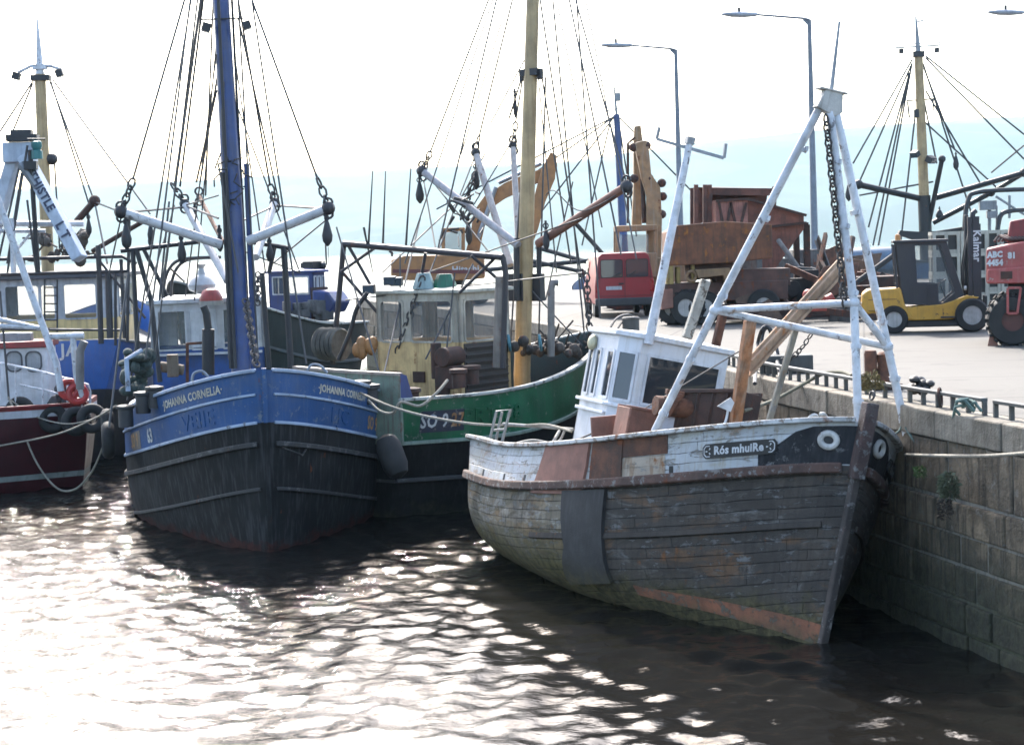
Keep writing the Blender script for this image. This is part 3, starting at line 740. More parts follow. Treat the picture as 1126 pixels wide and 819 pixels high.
        nb = H.patch('name_board', side, rrect(n0, n1, .20, .41), .03, M('name_board_black', (.014, .014, .016), .45, var=.1, dirt=.15, streak=0), th=.03)
        wl = M('board_white_lettering', (.66, .67, .68), .5, dirt=.1, streak=0, bump=0)
        b = MB(); e = .022
        ring = rrect(n0 + e, n1 - e, .20 + e, .41 - e, .04); ins = rrect(n0 + e + .014, n1 - e - .014, .20 + e + .014, .41 - e - .014, .034); k = len(ring)
        b.add([H.surf(side, x, y, .034) for x, y in ring + ins], [(i, (i + 1) % k, k + (i + 1) % k, k + i) for i in range(k)])
        b.build('board_border', wl, nb, smooth=0)
        H.text('name_lettering', 'R\u00f3s mhuiRe', side, (n0 + n1) / 2, .305, .165, wl, bold=.006, out=.035, sx=1.02 * (n1 - n0) / 1.27, parent=nb)
        b = MB()
        for ax in (n0 + .11, n1 - .11):                                # little carved knots at both ends
            for k2 in range(3):
                t = k2 * 2.1 + (0 if ax < 3 else 3.14); b.add([H.surf(side, ax + .045 * math.cos(t + u) * r_, .305 + .045 * math.sin(t + u) * r_, .0345) for u, r_ in ((-.25, .4), (.25, .4), (.25, 1.2), (-.25, 1.2))], [(0, 1, 2, 3)])
        b.build('board_ornament', wl, nb, smooth=0)
    # scuppers
    for px, py in ((532, 519), (555, 521), (577, 523), (739, 521)):
        a, o = H.find(px, py, -1, 11); H.patch('scupper', -1, [(a - .04, .47), (a + .04, .47), (a + .04, .61), (a - .04, .61)], .005, black_steel)
    # rubber chafing panel and steel plates over the rail
    cpts = [H.find(x, y, -1, 9, 2.8) for x, y in ((669, 539), (622, 540), (623, 600), (629, 640), (675, 640))]
    H.patch('chafing_panel', -1, cpts, .07, M('chafing_rubber', (.042, .039, .037), .8, var=.25, dirt=.35, dcol=(.09, .085, .08), streak=.35, scol=(.09, .09, .09), bump=.2, weed=((.10, .085, .04), .1, .8)))
    for (pa, pb, m, nm, lab, oo) in ((648, 598, rust_pink, 'chafing_sheet', 'pink oxide sheet draped over the rail', .78), (684, 650, rust_m, 'patch_plate', 'brown rusted steel plate', .60)):
        a0, _ = H.find(pa, 515, -1, 11); a1, _ = H.find(pb, 515, -1, 11)
        p = H.patch(nm, -1, [(a0, -.06), (a1, -.06), (a1 + .05, oo * .5), (a1 + .16, oo), (a0 + .1, oo + .02), (a0 + .02, oo * .5)] if oo > .7 else [(a0, -.05), (a1, -.05), (a1, oo), (a0, oo)], .055 if oo > .7 else .03, m, label=lab)
    a0, _ = H.find(733, 500, -1, 11); a1, _ = H.find(686, 500, -1, 11)
    H.patch('stained_plank', -1, [(a0, -.02), (a1, -.02), (a1, .28), (a0, .28)], .016, rust_m, label='rust covered upper plank')
    H.patch('stained_plank', -1, [(a0 + .05, .29), (a1, .29), (a1, .60), (a0 + .05, .60)], .008, M('rust_stained_white', (.5, .42, .33), .8, rust=.52, rcol=(.28, .11, .035), dirt=.4, streak=.6, scol=(.28, .14, .05), planks=.15, uv=True, chips=.2), label='rust stained white planking')
    H.patch('boot_top', -1, [(.06, 2.90), (1.2, 2.66), (2.6, 2.40), (4.2, 2.17), (4.2, 2.30), (2.6, 2.60), (1.2, 2.92), (.06, 3.2)], .006, boot_m, label='worn red boot topping')
    # wheelhouse
    wx0, wx1, wy = -1.55, .20, 1.0; yo = -.48
    cw = M('wheelhouse_white', (.78, .80, .83), .5, var=.06, rust=.06, dirt=.25, dcol=(.45, .42, .35), streak=.3, scol=(.5, .45, .35), bump=.12)
    z0, zs, zt, z1 = 1.0, 2.6, 3.43, 3.68
    poly = [(x, y + yo) for x, y in [(wx0, -wy), (wx1 - .32, -wy), (wx1, -wy + .30), (wx1, wy - .1), (wx1 - .2, wy), (wx0, wy)]]
    wh = cabin(root, poly, z0, z1, [(zs, zt - .02, [(.10, .24), (.36, .50), (.74, .95)]), (zs, zt, [(.1, .9)]), (zs, zt, [(.10, .93)]), None, (zs, zt, [(.2, .45), (.55, .8)]), None], cw, roof_m=cw, over=.07, gl=glass_dark, fw=.05, frame_m=M('window_frame_white', (.72, .74, .77), .5, dirt=.2, streak=.2), camber=.05, roof_t=.09)
    lb = MB()
    for z, o in ((zs - .10, .05), (zs - .26, .035)):
        ring = [(x + (o if x > 0 else -o) * .7, y + (-o if y < 0 else o)) for x, y in poly]
        for i in (0, 1, 2):
            p, q = ring[i], ring[(i + 1) % 6]
            if z < zs - .2 and i: continue
            lb.bar((*p, z), (*q, z), .05, .055)
    lb.build('weather_ledge', cw, root, bevel=.01)
    MB().ball((wx0 + .3, -wy - .06 + yo, 3.5), (.13, .08, .14)).build('deck_light', M('lamp_yellowed', (.62, .58, .38), .5, dirt=.2), root)
    # mast on the wheelhouse with its cross-arm
    Y = 30.6; foot = PL(root, 714, 372, Y); head = PL(root, 758, 158, Y + .4)
    mb = MB(); mb.tube([foot - Vector((0, 0, .1)), head], [.085, .06], 12); mast = mb.build('mast', white_pipe, root)
    l, r_ = PL(root, 722, 153, Y + .5), PL(root, 796, 174, Y + .3)
    cb = MB(); cb.bar(l, r_, .055, .05); cb.bar(l, PL(root, 725, 140, Y + .5), .05); cb.bar(r_, PL(root, 798, 158, Y + .3), .05); cb.box(head + Vector((0, 0, .05)), (.14, .14, .12)); cb.build('cross_arm', galv, mast)
    # steel tripod (gallows) over the foredeck
    apex = PL(root, 911, 112, 26.5)
    f1, f2, f3 = PL(root, 720, 474, 27.9), PL(root, 944, 468, 26.0), PL(root, 1001, 497, 26.4)
    A, B, C_ = PL(root, 786, 341, 27.25), PL(root, 939, 333, 26.15), PL(root, 976, 381, 26.45)
    for a, mid, f in ((apex + Vector((0, -.08, 0)), A, f1), (apex, B, f2), (apex + Vector((0, .09, 0)), C_, f3)):
        MB().tube([a, mid, f], .062, 12).build('gallows_leg', white_pipe, root)
    tb = MB(); tb.tube([A, B], .055, 12); tb.tube([A, C_], .055, 12); tb.tube([B, C_], .055, 12)
    for q in (A, B, C_): tb.ball(q, .085)
    for (p_, q_, ts) in ((apex, A, (.22, .55, .93)), (A, f1, (.4, .85)), (apex, B, (.3, .62, .95)), (B, f2, (.35, .8)), (apex, C_, (.45, .9)), (C_, f3, (.3, .7))):
        for t_ in ts: m_ = p_.lerp(q_, t_); d_ = (q_ - p_).normalized(); k_ = MB(); k_.cyl(m_ - d_ * .035, m_ + d_ * .035, .074, n=12); k_.box(m_ + Vector((.085, .02, 0)), (.06, .03, .07)); k_.build('pipe_clamp', white_pipe, root)
    tb.build('gallows_brace', white_pipe, root)
    hb = MB(); hb.prism([(-.20, -.12), (-.10, .16), (.17, .16), (.22, -.12), (.1, -.2)], apex, (0, 1, .0), (0, 0, 1), .16); hb.box(apex + Vector((0, .02, .16)), (.2, .44, .03)); hb.build('gallows_head', M('head_plate_stained', (.58, .55, .5), .6, rust=.3, dirt=.3), root, bevel=.01)
    MB().tube([PL(root, 914, 102, 26.5), PL(root, 923, 24, 26.6)], [.035, .02], 8).build('whip_pole', galv, root)
    MB().chain(PL(root, 908, 128, 26.35), PL(root, 929, 338, 26.2), .15, .022).build('hanging_chain', M('rusty_chain', (.06, .05, .045), .7, rust=.3, dirt=.2), root)
    MB().chain(PL(root, 893, 366, 26.9), PL(root, 860, 396, 27.3), .10, .014, sag=.12).build('short_chain', dark_metal, root)
    # rusty posts and derrick
    MB().sweep([PL(root, 808, 470, 28.2), PL(root, 825, 352, 28.0)], .17, .15, up=(1, 0, 0)).build('rusty_post', rust_orange, root, bevel=.02)
    MB().sweep([PL(root, 843, 472, 27.3), PL(root, 875, 362, 27.0)], .09, .09, up=(1, 0, 0)).build('leaning_pole', M('pole_worn', (.33, .30, .24), .8, rust=.3, rcol=(.25, .13, .06), dirt=.3, chips=.3), root, bevel=.02)
    db = MB(); p, q = PL(root, 823, 405, 28.3), PL(root, 926, 292, 29.0); db.bar(p, q, .03, .26); up = Vector((0, .5, 1))
    db.sweep([p + Vector((0, 0, .12)), q + Vector((0, 0, .12))], .16, .03); db.sweep([p - Vector((0, 0, .12)), q - Vector((0, 0, .12))], .16, .03)
    for i in range(9): db.bar(p.lerp(q, i / 9) + Vector((0, -.06, .12 if i % 2 else -.12)), p.lerp(q, (i + 1) / 9) + Vector((0, -.06, -.12 if i % 2 else .12)), .035)
    db.build('derrick_beam', M('derrick_rust', (.52, .36, .24), .85, rust=.5, rcol=(.50, .19, .06), dirt=.3, var=.3), root)
    MB().sweep([PL(root, 755, 372, 30.5), PL(root, 776, 308, 30.6)], .16, .13, up=(1, 0, 0)).build('wooden_post', M('bleached_post', (.5, .47, .4), .85, var=.25, dirt=.4, chips=.25, ccol=(.2, .16, .12)), root, bevel=.02)
    MB().sweep([PL(root, 787, 380, 30), PL(root, 795, 345, 30)], .13, .13, up=(1, 0, 0)).build('samson_post', rust_m, root, bevel=.02)
    # rusty winch well and coamings on deck
    wb = MB(); pA, pB = PL(root, 741, 470, 28.8), PL(root, 806, 470, 28.2); up = PL(root, 741, 430, 28.8) - pA
    d = (pB - pA); n = Vector((-d.y, d.x, 0)).normalized() * .75
    for a, b_ in ((pA, pB), (pA + n, pB + n), (pA, pA + n), (pB, pB + n)):
        wb.prism([(0, 0), ((b_ - a).length, 0), ((b_ - a).length, up.length * .98), (0, up.length)], a, b_ - a, (0, 0, 1), .03)
    for i in range(4): wb.box(pA.lerp(pB, .12 + .25 * i) + Vector((-.02 * d.y, -.04, up.length * .5)), (.04, .05, up.length * .95))
    wb.bar(pA + Vector((0, -.02, up.length)), pB + Vector((0, -.02, up.length)), .09, .06); wb.bar(pA + n + Vector((0, 0, up.length)), pB + n + Vector((0, 0, up.length)), .09, .06)
    wb.build('winch_well', rust_dark, root, bevel=.008)
    cb = MB(); p = PL(root, 742, 432, 28.6)
    for i in range(5): cb.box(p + Vector((.03 * i, -.02 * i, -.07 * i)), (.1, .30 - .02 * i, .08), Matrix.Rotation(.3 * i, 3, 'X'))
    cb.cyl(p + Vector((-.1, -.25, -.25)), p + Vector((-.1, .35, -.2)), .16, .16, 14); cb.build('winch', rust_m, root, bevel=.01)
    kb = MB(); p = PL(root, 668, 474, 29.2); kb.box(p, (.06, .55, .5), Matrix.Rotation(.25, 3, 'X')); p = PL(root, 700, 468, 29); kb.box(p, (.05, .75, .6)); kb.box(p + Vector((.28, -.36, 0)), (.55, .04, .55)); kb.box(p + Vector((-.02, .1, .28)), (.14, .6, .05))
    kb.build('hatch_coaming', rust_pink, root, bevel=.012)
    ab = MB(); p = PL(root, 797, 448, 27.9); ab.prism([(-.12, 0), (.06, .17), (.13, .10), (.1, -.05)], p, (.3, 1, 0), (0, 0, 1), .03); ab.rope([p + Vector((0, .06, -.02)), p + Vector((0, .04, -.25)), p + Vector((0, -.12, -.42)), p + Vector((0, -.32, -.52))], .02); ab.build('anchor', M('anchor_white', (.7, .72, .74), .5, rust=.12), root)
    fm = M('fairlead_white', (.7, .68, .62), .55, rust=.3)
    for px in (890, 907):                                             # horned fairlead on the rail
        p = PL(root, px, 466, 26.3); s_ = 1 if px > 900 else -1; hb = MB(); hb.rope([p - Vector((0, 0, .06)), p + Vector((0, .02 * s_, .06)), p + Vector((0, -.04 * s_, .13)), p + Vector((0, -.11 * s_, .12))], [.035] * 24 + [.02]); hb.build('fairlead', fm, root)
    # stern pipe rails
    rb = MB(); pr = [(537, 490), (546, 452), (561, 450), (551, 490)]; pts = [PL(root, x, y, 33.2) for x, y in pr]; rb.tube(pts, .028, 8); pr = [(544, 490), (552, 453)]; rb.tube([PL(root, x, y, 33.6) for x, y in pr], .028, 8); rb.tube([PL(root, 541, 473, 33.2), PL(root, 557, 472, 33.2)], .025, 8)
    rb.rope([PL(root, x, y, 33.8) for x, y in ((560, 490), (585, 484), (612, 487), (622, 470))], .025); rb.tube([PL(root, 607, 488, 33), PL(root, 615, 474, 33.4)], .03, 8); rb.tube([PL(root, 553, 466, 34), PL(root, 630, 472, 33)], .03, 8)
    rb.build('stern_rail', M('stern_rail_worn', (.36, .35, .32), .7, rust=.25, dirt=.3), root)
    wire(root, PL(root, 622, 489, 31), PL(root, 694, 458, 29.3), .018, 'deck_hose', black_steel); wire(root, PL(root, 694, 458, 29.3), PL(root, 820, 382, 28.2), .012, 'stay_wire')
    wire(root, PL(root, 694, 458, 29.3), PL(root, 690, 470, 29.3), .01, 'stay_wire')
    global DER, DERH
    DER, DERH = root, H
    print('derelict', [round(x, 2) for x in root.location], [proj(L2W(root, H.pt(-1, u, 0))) for u in (1, .8, .6, .4, .2, 0)])
build_derelict()
def wires(root, Y, lst, r=.0085, **kw):
    for q in lst:
        x0, y0, x1, y1 = q[:4]; ya, yb = (q[4], q[5]) if len(q) > 5 else (Y, Y)
        wire(root, PL(root, x0, y0, ya), PL(root, x1, y1, yb), r, **kw)
chain_m = M('chain_dark', (.05, .045, .045), .65, rust=.2, dirt=.2, streak=0, bump=.1)
# ------------------------------------------------------------------ blue and black trawler, bow on
def build_blue():
    root = boat('fishing_boat', 'trawler with blue bulwarks, black hull and tall blue mast, bow towards the camera',
                (.15, -.9887), (7.5, 0, 3.5), P(290, 405, 34.3), z=0, group='fishing boats moored in the harbour')
    H = Hull(root, 15, 3.12, [(0, 2.3), (.30, 2.05), (1, 3.5)], zk=-1.6, s0=.40, p=2.3, q=.66, s1=.25, p2=2.0, r=.6, rake_b=.35, rake_s=.8, flare=.45, fine=.62, boxp=4.5)
    blue = M('blue_bulwark_paint', (.016, .088, .26), .45, var=.15, scale=1.3, rust=.05, dirt=.22, dcol=(.12, .14, .17), streak=.2, scol=(.16, .2, .26), bump=.12, chips=.06, ccol=(.2, .25, .3))
    blk = M('black_hull_chalky', (.015, .0145, .014), .7, spec=.2, var=.3, scale=1.2, rust=.05, dirt=.3, dcol=(.05, .046, .042), streak=.5, patches=[((.06, .058, .055), .8, .52, .68, .6)], scol=(.085, .085, .088), bump=.15, weed=((.05, .014, .010), .02, .18))
    offs = [0, .22, .46, .73, 1.0, 1.2, 1.41, 1.7, 2.0, 2.3, 2.6, 2.9, 3.2, 3.5, 3.8, 4.2, 4.6]
    H.skin(offs, [blue, blk], [0] * 4 + [1] * (len(offs) - 5), ns=96)
    H.deck(.95, [blue, M('steel_deck_grey', (.14, .15, .15), .8, rust=.2, dirt=.5)])
    pale = M('pale_blue_rail', (.36, .45, .58), .45, rust=.08, dirt=.25, streak=0, chips=.12, ccol=(.15, .15, .17))
    H.strake('rail', .0, .12, .07, pale); H.strake('rub_line', .46, .05, .05, pale, out=.015); H.strake('rub_line', 1.0, .055, .06, pale, out=.015)
    gs = M('scuffed_black_strake', (.035, .034, .033), .7, var=.4, rust=.1, dirt=.3, chips=.25, ccol=(.13, .125, .12))
    H.strake('rub_strake', 1.41, .08, .10, gs, out=.03); H.strake('rub_strake', 2.28, .06, .07, gs, out=.02)
    sb = MB(); sb.sweep([H.pt(1, 1, o) + Vector((.02, 0, 0)) for o in (-.02, .3, .7, 1.2, 1.8, 2.4, 3, 3.6, 4)], .09, .09, up=(1, 0, 0)); sb.build('stem_bar', blk, root)
    sb = MB(); sb.sweep([H.pt(1, 1, o) + Vector((.025, 0, 0)) for o in (-.03, .3, .7, 1.0)], .09, .09, up=(1, 0, 0)); sb.build('stem_bar', blue, root)
    cream = M('cream_lettering', (.66, .62, .5), .5, dirt=.2, streak=0, bump=0, chips=.1, ccol=(.05, .1, .25)); tan = M('faded_orange_lettering', (.62, .36, .16), .6, dirt=.3, streak=0, bump=0, chips=.25, ccol=(.5, .4, .25)); wl = M('white_lettering', (.62, .64, .62), .5, dirt=.2, streak=0, bump=0, chips=.1, ccol=(.1, .15, .3))
    for side, (px, py), sz in ((-1, (207, 440), .22), (1, (380, 436), .2)):
        a, o = H.find(px, py, side, 5.5); H.text('name_lettering', '\u00b7JOHANNA CORNELIA\u00b7', side, a, .25, sz, cream, bold=.007, out=.012, sx=.98 if side < 0 else 1.0)
    H_ = lambda x, y, sd: H.find(x, y, sd, 5.8); a, o = H_(150, 486, -1); H.patch('number_patch', -1, [(a - .42, .56), (a + .45, .56), (a + .45, .95), (a - .42, .95)], .006, M('scraped_patch', (.22, .19, .17), .6, dirt=.5, dcol=(.2, .17, .13), chips=.35, ccol=(.3, .24, .18)))
    H.text('registration_lettering', 'SO 9', -1, a + .16, .76, .40, tan, bold=.012, out=.012, sx=.85); a2, _ = H_(165, 482, -1); H.text('registration_number', '63', -1, a2 - .02, .76, .40, wl, bold=.014, out=.013, sx=.85)
    a, o = H_(408, 468, 1); H.text('registration_lettering', 'SO 963', 1, a + .25, .74, .38, tan, bold=.012, out=.012, sx=.8)
    a, o = H_(216, 461, -1); H.text('raised_lettering', 'VEIIE', -1, a, .74, .44, blue, bold=.004, out=.016, sx=1.3, ext=1)
    a, o = H_(374, 464, 1); H.text('raised_lettering', 'EJC', 1, a, .74, .42, blue, bold=.004, out=.016, sx=1.3, ext=1)
    b = MB(); q = [H.surf(1, *H_(px, py, 1), .015) for px, py in ((309, 492), (329, 533), (336, 494))]; b.tube(q, .022, 6); b.build('anchor_scar', gs, root)
    # mast
    Y = 38.4; heel = PL(root, 266, 412, Y); top = PL(root, 237, -112, Y + .3)
    mb = M('mast_blue', (.025, .065, .22), .4, var=.2, dirt=.3, dcol=(.15, .15, .17), streak=.35, scol=(.1, .1, .12), rust=.05)
    mt = MB(); mt.tube([heel - Vector((0, 0, .8)), heel.lerp(top, .35), top], [.205, .205, .15], 16); mast = mt.build('mast', mb, root)
    t2 = MB(); off = Vector((.05, .33, 0)); p0 = PL(root, 280, 400, Y + .1); p1 = PL(root, 271, 180, Y + .1); t2.tube([p0, p1], .06, 8); t2.build('mast_pipe', mb, mast)
    t2 = MB(); t2.tube([PL(root, 259, 405, Y - .25), PL(root, 240, 0, Y - .2)], .035, 6); t2.tube([PL(root, 272, 330, Y + .2), PL(root, 255, 0, Y + .2)], .03, 6); t2.tube([PL(root, 255, 405, Y - .1), PL(root, 246, 190, Y - .1)], .06, 6); t2.build('mast_conduit', dark_metal, mast)
    cb = MB(); cb.bar(PL(root, 222, 22, Y), PL(root, 274, 20, Y), .03); cb.build('lamp_arm', dark_metal, mast)
    lamp_head(mast, PL(root, 228, 26, Y), (0, -.3, -1), .26); lamp_head(mast, PL(root, 270, 24, Y), (0, .3, -1), .24)
    # pieces of gear on the mast: fairlead tangle
    fb = MB(); rr = random.Random(4)
    for i in range(16):
        p = PL(root, 250 + rr.uniform(-9, 24), 165 + rr.uniform(0, 60), Y - .2 + rr.uniform(-.2, .3)); q = p + Vector((rr.uniform(-.2, .2), rr.uniform(-.2, .2), rr.uniform(-.35, .1)))
        fb.tube([p, p.lerp(q, .5) + Vector((0, rr.uniform(-.15, .15), 0)), q], .018, 5)
    fb.build('mast_tackle', dark_metal, mast)
    # derrick booms
    wp = M('boom_white', (.60, .61, .62), .5, rust=.12, dirt=.4, dcol=(.25, .25, .26), streak=0, chips=.1, ccol=(.25, .23, .22))
    bm = [((243, 269, 38.3), (133, 233, 37.6), .10), ((273, 265, 38.3), (361, 229, 37.6), .10), ((250, 309, 39.2), (203, 224, 41.5), .085), ((281, 283, 39.2), (302, 223, 41.5), .085), ((245, 266, 39.6), (219, 216, 43), .05)]
    for i, ((a, b_, c), (d, e, f), r) in enumerate(bm):
        p, q = PL(root, a, b_, c), PL(root, d, e, f); t = MB(); t.tube([p, q], r, 10); t.ball(q, r * 1.25, 8, 6); o = t.build('derrick_boom', wp if i < 4 else rust_m, root)
        g = MB(); g.torus(q + Vector((0, 0, .12)), (1, 0, 0), .09, .025, 10, 6); g.torus(q - Vector((0, 0, .12)), (1, 0, 0), .09, .025, 10, 6); g.ball(q, r * 1.45, 8, 6); g.build('boom_end_fitting', dark_metal, o)
    for (x0, y0, x1, y1, Y0, Y1) in ((134, 231, 146, 198, 37.6, 37.7), (361, 226, 349, 196, 37.6, 37.7), (203, 222, 189, 203, 41.5, 41.5), (302, 221, 297, 204, 41.5, 41.5)):
        MB().chain(PL(root, x0, y0, Y0), PL(root, x1, y1, Y1), .22, .030).build('boom_chain', chain_m, root)
    T = [(236, -95), (239, -95), (241, -95)]
    wires(root, Y, [(146, 198, 226, -80, 37.7, Y), (349, 196, 255, -60, 37.7, Y), (192, 203, 229, -60, 41.5, Y), (198, 205, 231, -60, 41.5, Y), (297, 204, 255, -40, 41.5, Y), (216, 200, 238, 100, 43, Y), (220, 200, 243, 60, 43, Y)], .010)
    wires(root, Y, [(160, 395, 218, -70, 37.5, 38.4), (337, 400, 268, -60, 37.5, 38.4), (170, 398, 222, -40, 39, 38.4), (140, 440, 226, -100, 38.6, 38.4), (252, 395, 244, 120), (246, 240, 246, 90), (226, 215, 236, -40, 43, Y), (308, 228, 262, 20, 41, Y), (284, 395, 262, 0), (262, 300, 240, 180, 37.9, 37.9), (250, 225, 242, 30, 40, 39)], .0085)
    wires(root, Y, [(133, 234, 203, 228, 37.6, 41.5), (361, 230, 303, 226, 37.6, 41.5), (203, 226, 240, 240, 41.5, 39), (303, 226, 262, 245, 41.5, 39), (120, 470, 141, 300, 37, 38), (186, 222, 175, 330, 41, 40)], .010)
    wires(root, Y, [(176, 330, 230, -60, 41, Y), (204, 326, 238, 60, 42, Y), (192, 226, 160, 330, 41.5, 39), (330, 300, 262, 120, 40, 39), (120, 300, 133, 240, 38, 37.6), (292, 300, 258, 60, 40, 39), (214, 330, 240, 20, 42, 39), (300, 290, 361, 240, 41, 38), (225, 260, 330, 300, 40, 41), (240, 215, 203, 226, 39, 41.5)], .007)
    for px, py, Y0, s_ in ((138, 240, 37.6, .20), (165, 240, 40.5, .14), (199, 258, 40, .18), (359, 236, 37.6, .20), (296, 262, 40, .16), (214, 226, 42.5, .14), (241, 250, 39, .14)): pulley(root, PL(root, px, py, Y0), s_, .5 if s_ > .17 else .38)
    MB().chain(PL(root, 270, 330, 38), PL(root, 282, 402, 36), .22, .03).build('hanging_chain', chain_m, root)
    MB().chain(PL(root, 284, 300, 38.6), PL(root, 283, 335, 38), .16, .022).build('hanging_chain', chain_m, root)
    t = MB(); t.tube([PL(root, 276, 275, 39), PL(root, 281, 330, 38.6)], .05, 8); t.build('tackle_fall', M('tackle_cream', (.5, .47, .38), .7, dirt=.3), root)
    # dark steel gantries
    gb = MB(); gy = 40.3
    for gi, (pts, r) in enumerate((([(133, 276), (218, 266)], .05), ([(150, 274), (166, 330), (176, 420)], .055), ([(158, 274), (184, 326)], .045), ([(146, 276), (152, 400)], .055), ([(275, 266), (318, 273)], .05), ([(312, 271), (320, 405)], .07), ([(302, 270), (296, 300)], .05), ([(288, 300), (296, 405)], .06))):
        if gi == 4: gb.build('gantry', dark_metal, root); gb = MB()
        gb.tube([PL(root, x, y, gy) for x, y in pts], r, 8)
    gb.build('gantry', dark_metal, root)
    ab = MB()
    for d_, x0 in ((0, 180), (.4, 188)):
        pts = [(x0, 335), (x0 + 1, 310), (x0 + 8, 293), (x0 + 22, 285), (x0 + 55, 283)]; ab.rope([PL(root, x, y, 43 + d_) for x, y in pts], .04, 5)
    ab.tube([PL(root, 186, 294, 43.2), PL(root, 203, 310, 43.4)], .025, 6); ab.build('roof_hoops', dark_metal, root)
    # wheelhouse
    c = PL(root, 229, 383, 42.6); hw = 1.30; x1 = c.x; cy = c.y
    wp2 = M('wheelhouse_offwhite', (.6, .62, .63), .5, rust=.14, dirt=.3, streak=.4, scol=(.4, .36, .3)); bl2 = M('wheelhouse_blue', (.014, .08, .30), .4, rust=.08, dirt=.25, streak=.3, scol=(.05, .06, .1))
    poly = [(x1 - 2.4, cy - hw), (x1, cy - hw), (x1, cy + hw), (x1 - 2.4, cy + hw)]
    cabin(root, poly, 1.3, 4.58, [(3.5, 4.42, [(.1, .45), (.55, .9)]), (3.5, 4.42, [(.06, .31), (.36, .58), (.64, .74), (.80, .95)]), (3.5, 4.42, [(.1, .45), (.55, .9)]), (3.5, 4.42, [(.2, .8)])], bl2, wp2, roof_m=M('roof_white', (.72, .73, .74), .5, dirt=.2), frame_m=wp2, over=.10, roof_t=.10)
    pb = MB(); pb.box((x1 + .04, cy - .10, 3.97), (.03, .62, .86)); pb.build('shutter_panel', M('shutter_white', (.55, .57, .58), .55, dirt=.3, streak=.3), root, bevel=.01)
    lb = MB(); lb.box((x1 + .1, cy, 3.40), (.22, 2.5, .05)); lb.build('sill_ledge', wp2, root)
    hb = MB(); p = PL(root, 232, 324, 42.2); hb.lathe(p - Vector((0, 0, .16)), (0, 0, 1), [(.26, 0), (.27, .1), (.19, .26), (.10, .3)], 14); hb.build('deck_lamp', M('red_lamp', (.42, .05, .04), .4, dirt=.3), root); hb = MB(); hb.lathe(p - Vector((0, 0, .24)), (0, 0, 1), [(.28, 0), (.28, .1)], 14); hb.build('lamp_skirt', M('lamp_skirt', (.35, .34, .3), .6), root)
    rb = MB(); p = PL(root, 222, 314, 42.8); rb.lathe(p - Vector((0, 0, .2)), (0, 0, 1), [(.1, 0), (.3, .1), (.34, .22), (.26, .36), (.1, .46), (.06, .6), (.12, .7)], 14); rb.build('radar_dome', wp2, root)
    eb = MB(); eb.tube([PL(root, 229, 412, 40), PL(root, 229, 362, 40)], .14, 12); eb.tube([PL(root, 229, 362, 40), PL(root, 227, 345, 40), PL(root, 224, 337, 40)], .085, 10); eb.build('exhaust_pipe', black_steel, root)
    fb = MB(); fb.bar(PL(root, 206, 420, 41.2), PL(root, 206, 377, 41.2), .07); fb.bar(PL(root, 206, 378, 41.2), PL(root, 222, 377, 41.2), .06); fb.build('pipe_frame', rust_m, root)
    wb = MB(); wb.cyl(PL(root, 176, 403, 40.8), PL(root, 202, 407, 40.8), .12, .12); wb.box(PL(root, 190, 402, 40.7), (.3, .25, .5)); wb.build('deck_winch', M('winch_worn', (.22, .17, .12), .8, rust=.4, dirt=.3), root, bevel=.02)
    # lashed gear on the starboard shoulder
    nb = MB(); rr = random.Random(9)
    for i in range(26):
        p = PL(root, 158 + rr.uniform(-24, 8), 405 + rr.uniform(-18, 26), 38 + rr.uniform(-.3, .8)); nb.ball(p, (rr.uniform(.12, .26), rr.uniform(.1, .22), rr.uniform(.08, .2)), 8, 6)
    nb.build('net_heap', M('net_bundle', (.05, .075, .07), .95, var=.5, scale=12, dirt=.4, bump=1), root)
    for px, py in ((157, 437), (170, 431), (138, 452)):
        p = PL(root, px, py, 36.8); t = MB(); t.lathe(p - Vector((0, 0, .32)), (0, 0, 1), [(.15, 0), (.15, .36), (.19, .38), (.19, .43), (.10, .45)], 14); t.build('bollard', dark_metal, root)
    for px, py in ((397, 424), (407, 428)):
        p = PL(root, px, py, 37.5); t = MB(); t.lathe(p - Vector((0, 0, .3)), (0, 0, 1), [(.16, 0), (.16, .3), (.21, .32), (.21, .40), (.1, .42)], 14); t.build('bollard', dark_metal, root)
    for q in (((211, 421), (213, 411), (222, 408), (229, 414)), ((338, 407), (343, 401), (352, 402), (360, 410))): MB().rope([PL(root, x, y, 36) for x, y in q], .03).build('bow_fairlead', galv, root)
    MB().tube([PL(root, 141, 430, 37), PL(root, 139, 395, 37), PL(root, 156, 385, 37.2)], .05, 8).build('davit', pale, root)
    global BLU, BLUH
    BLU, BLUH = root, H
build_blue()

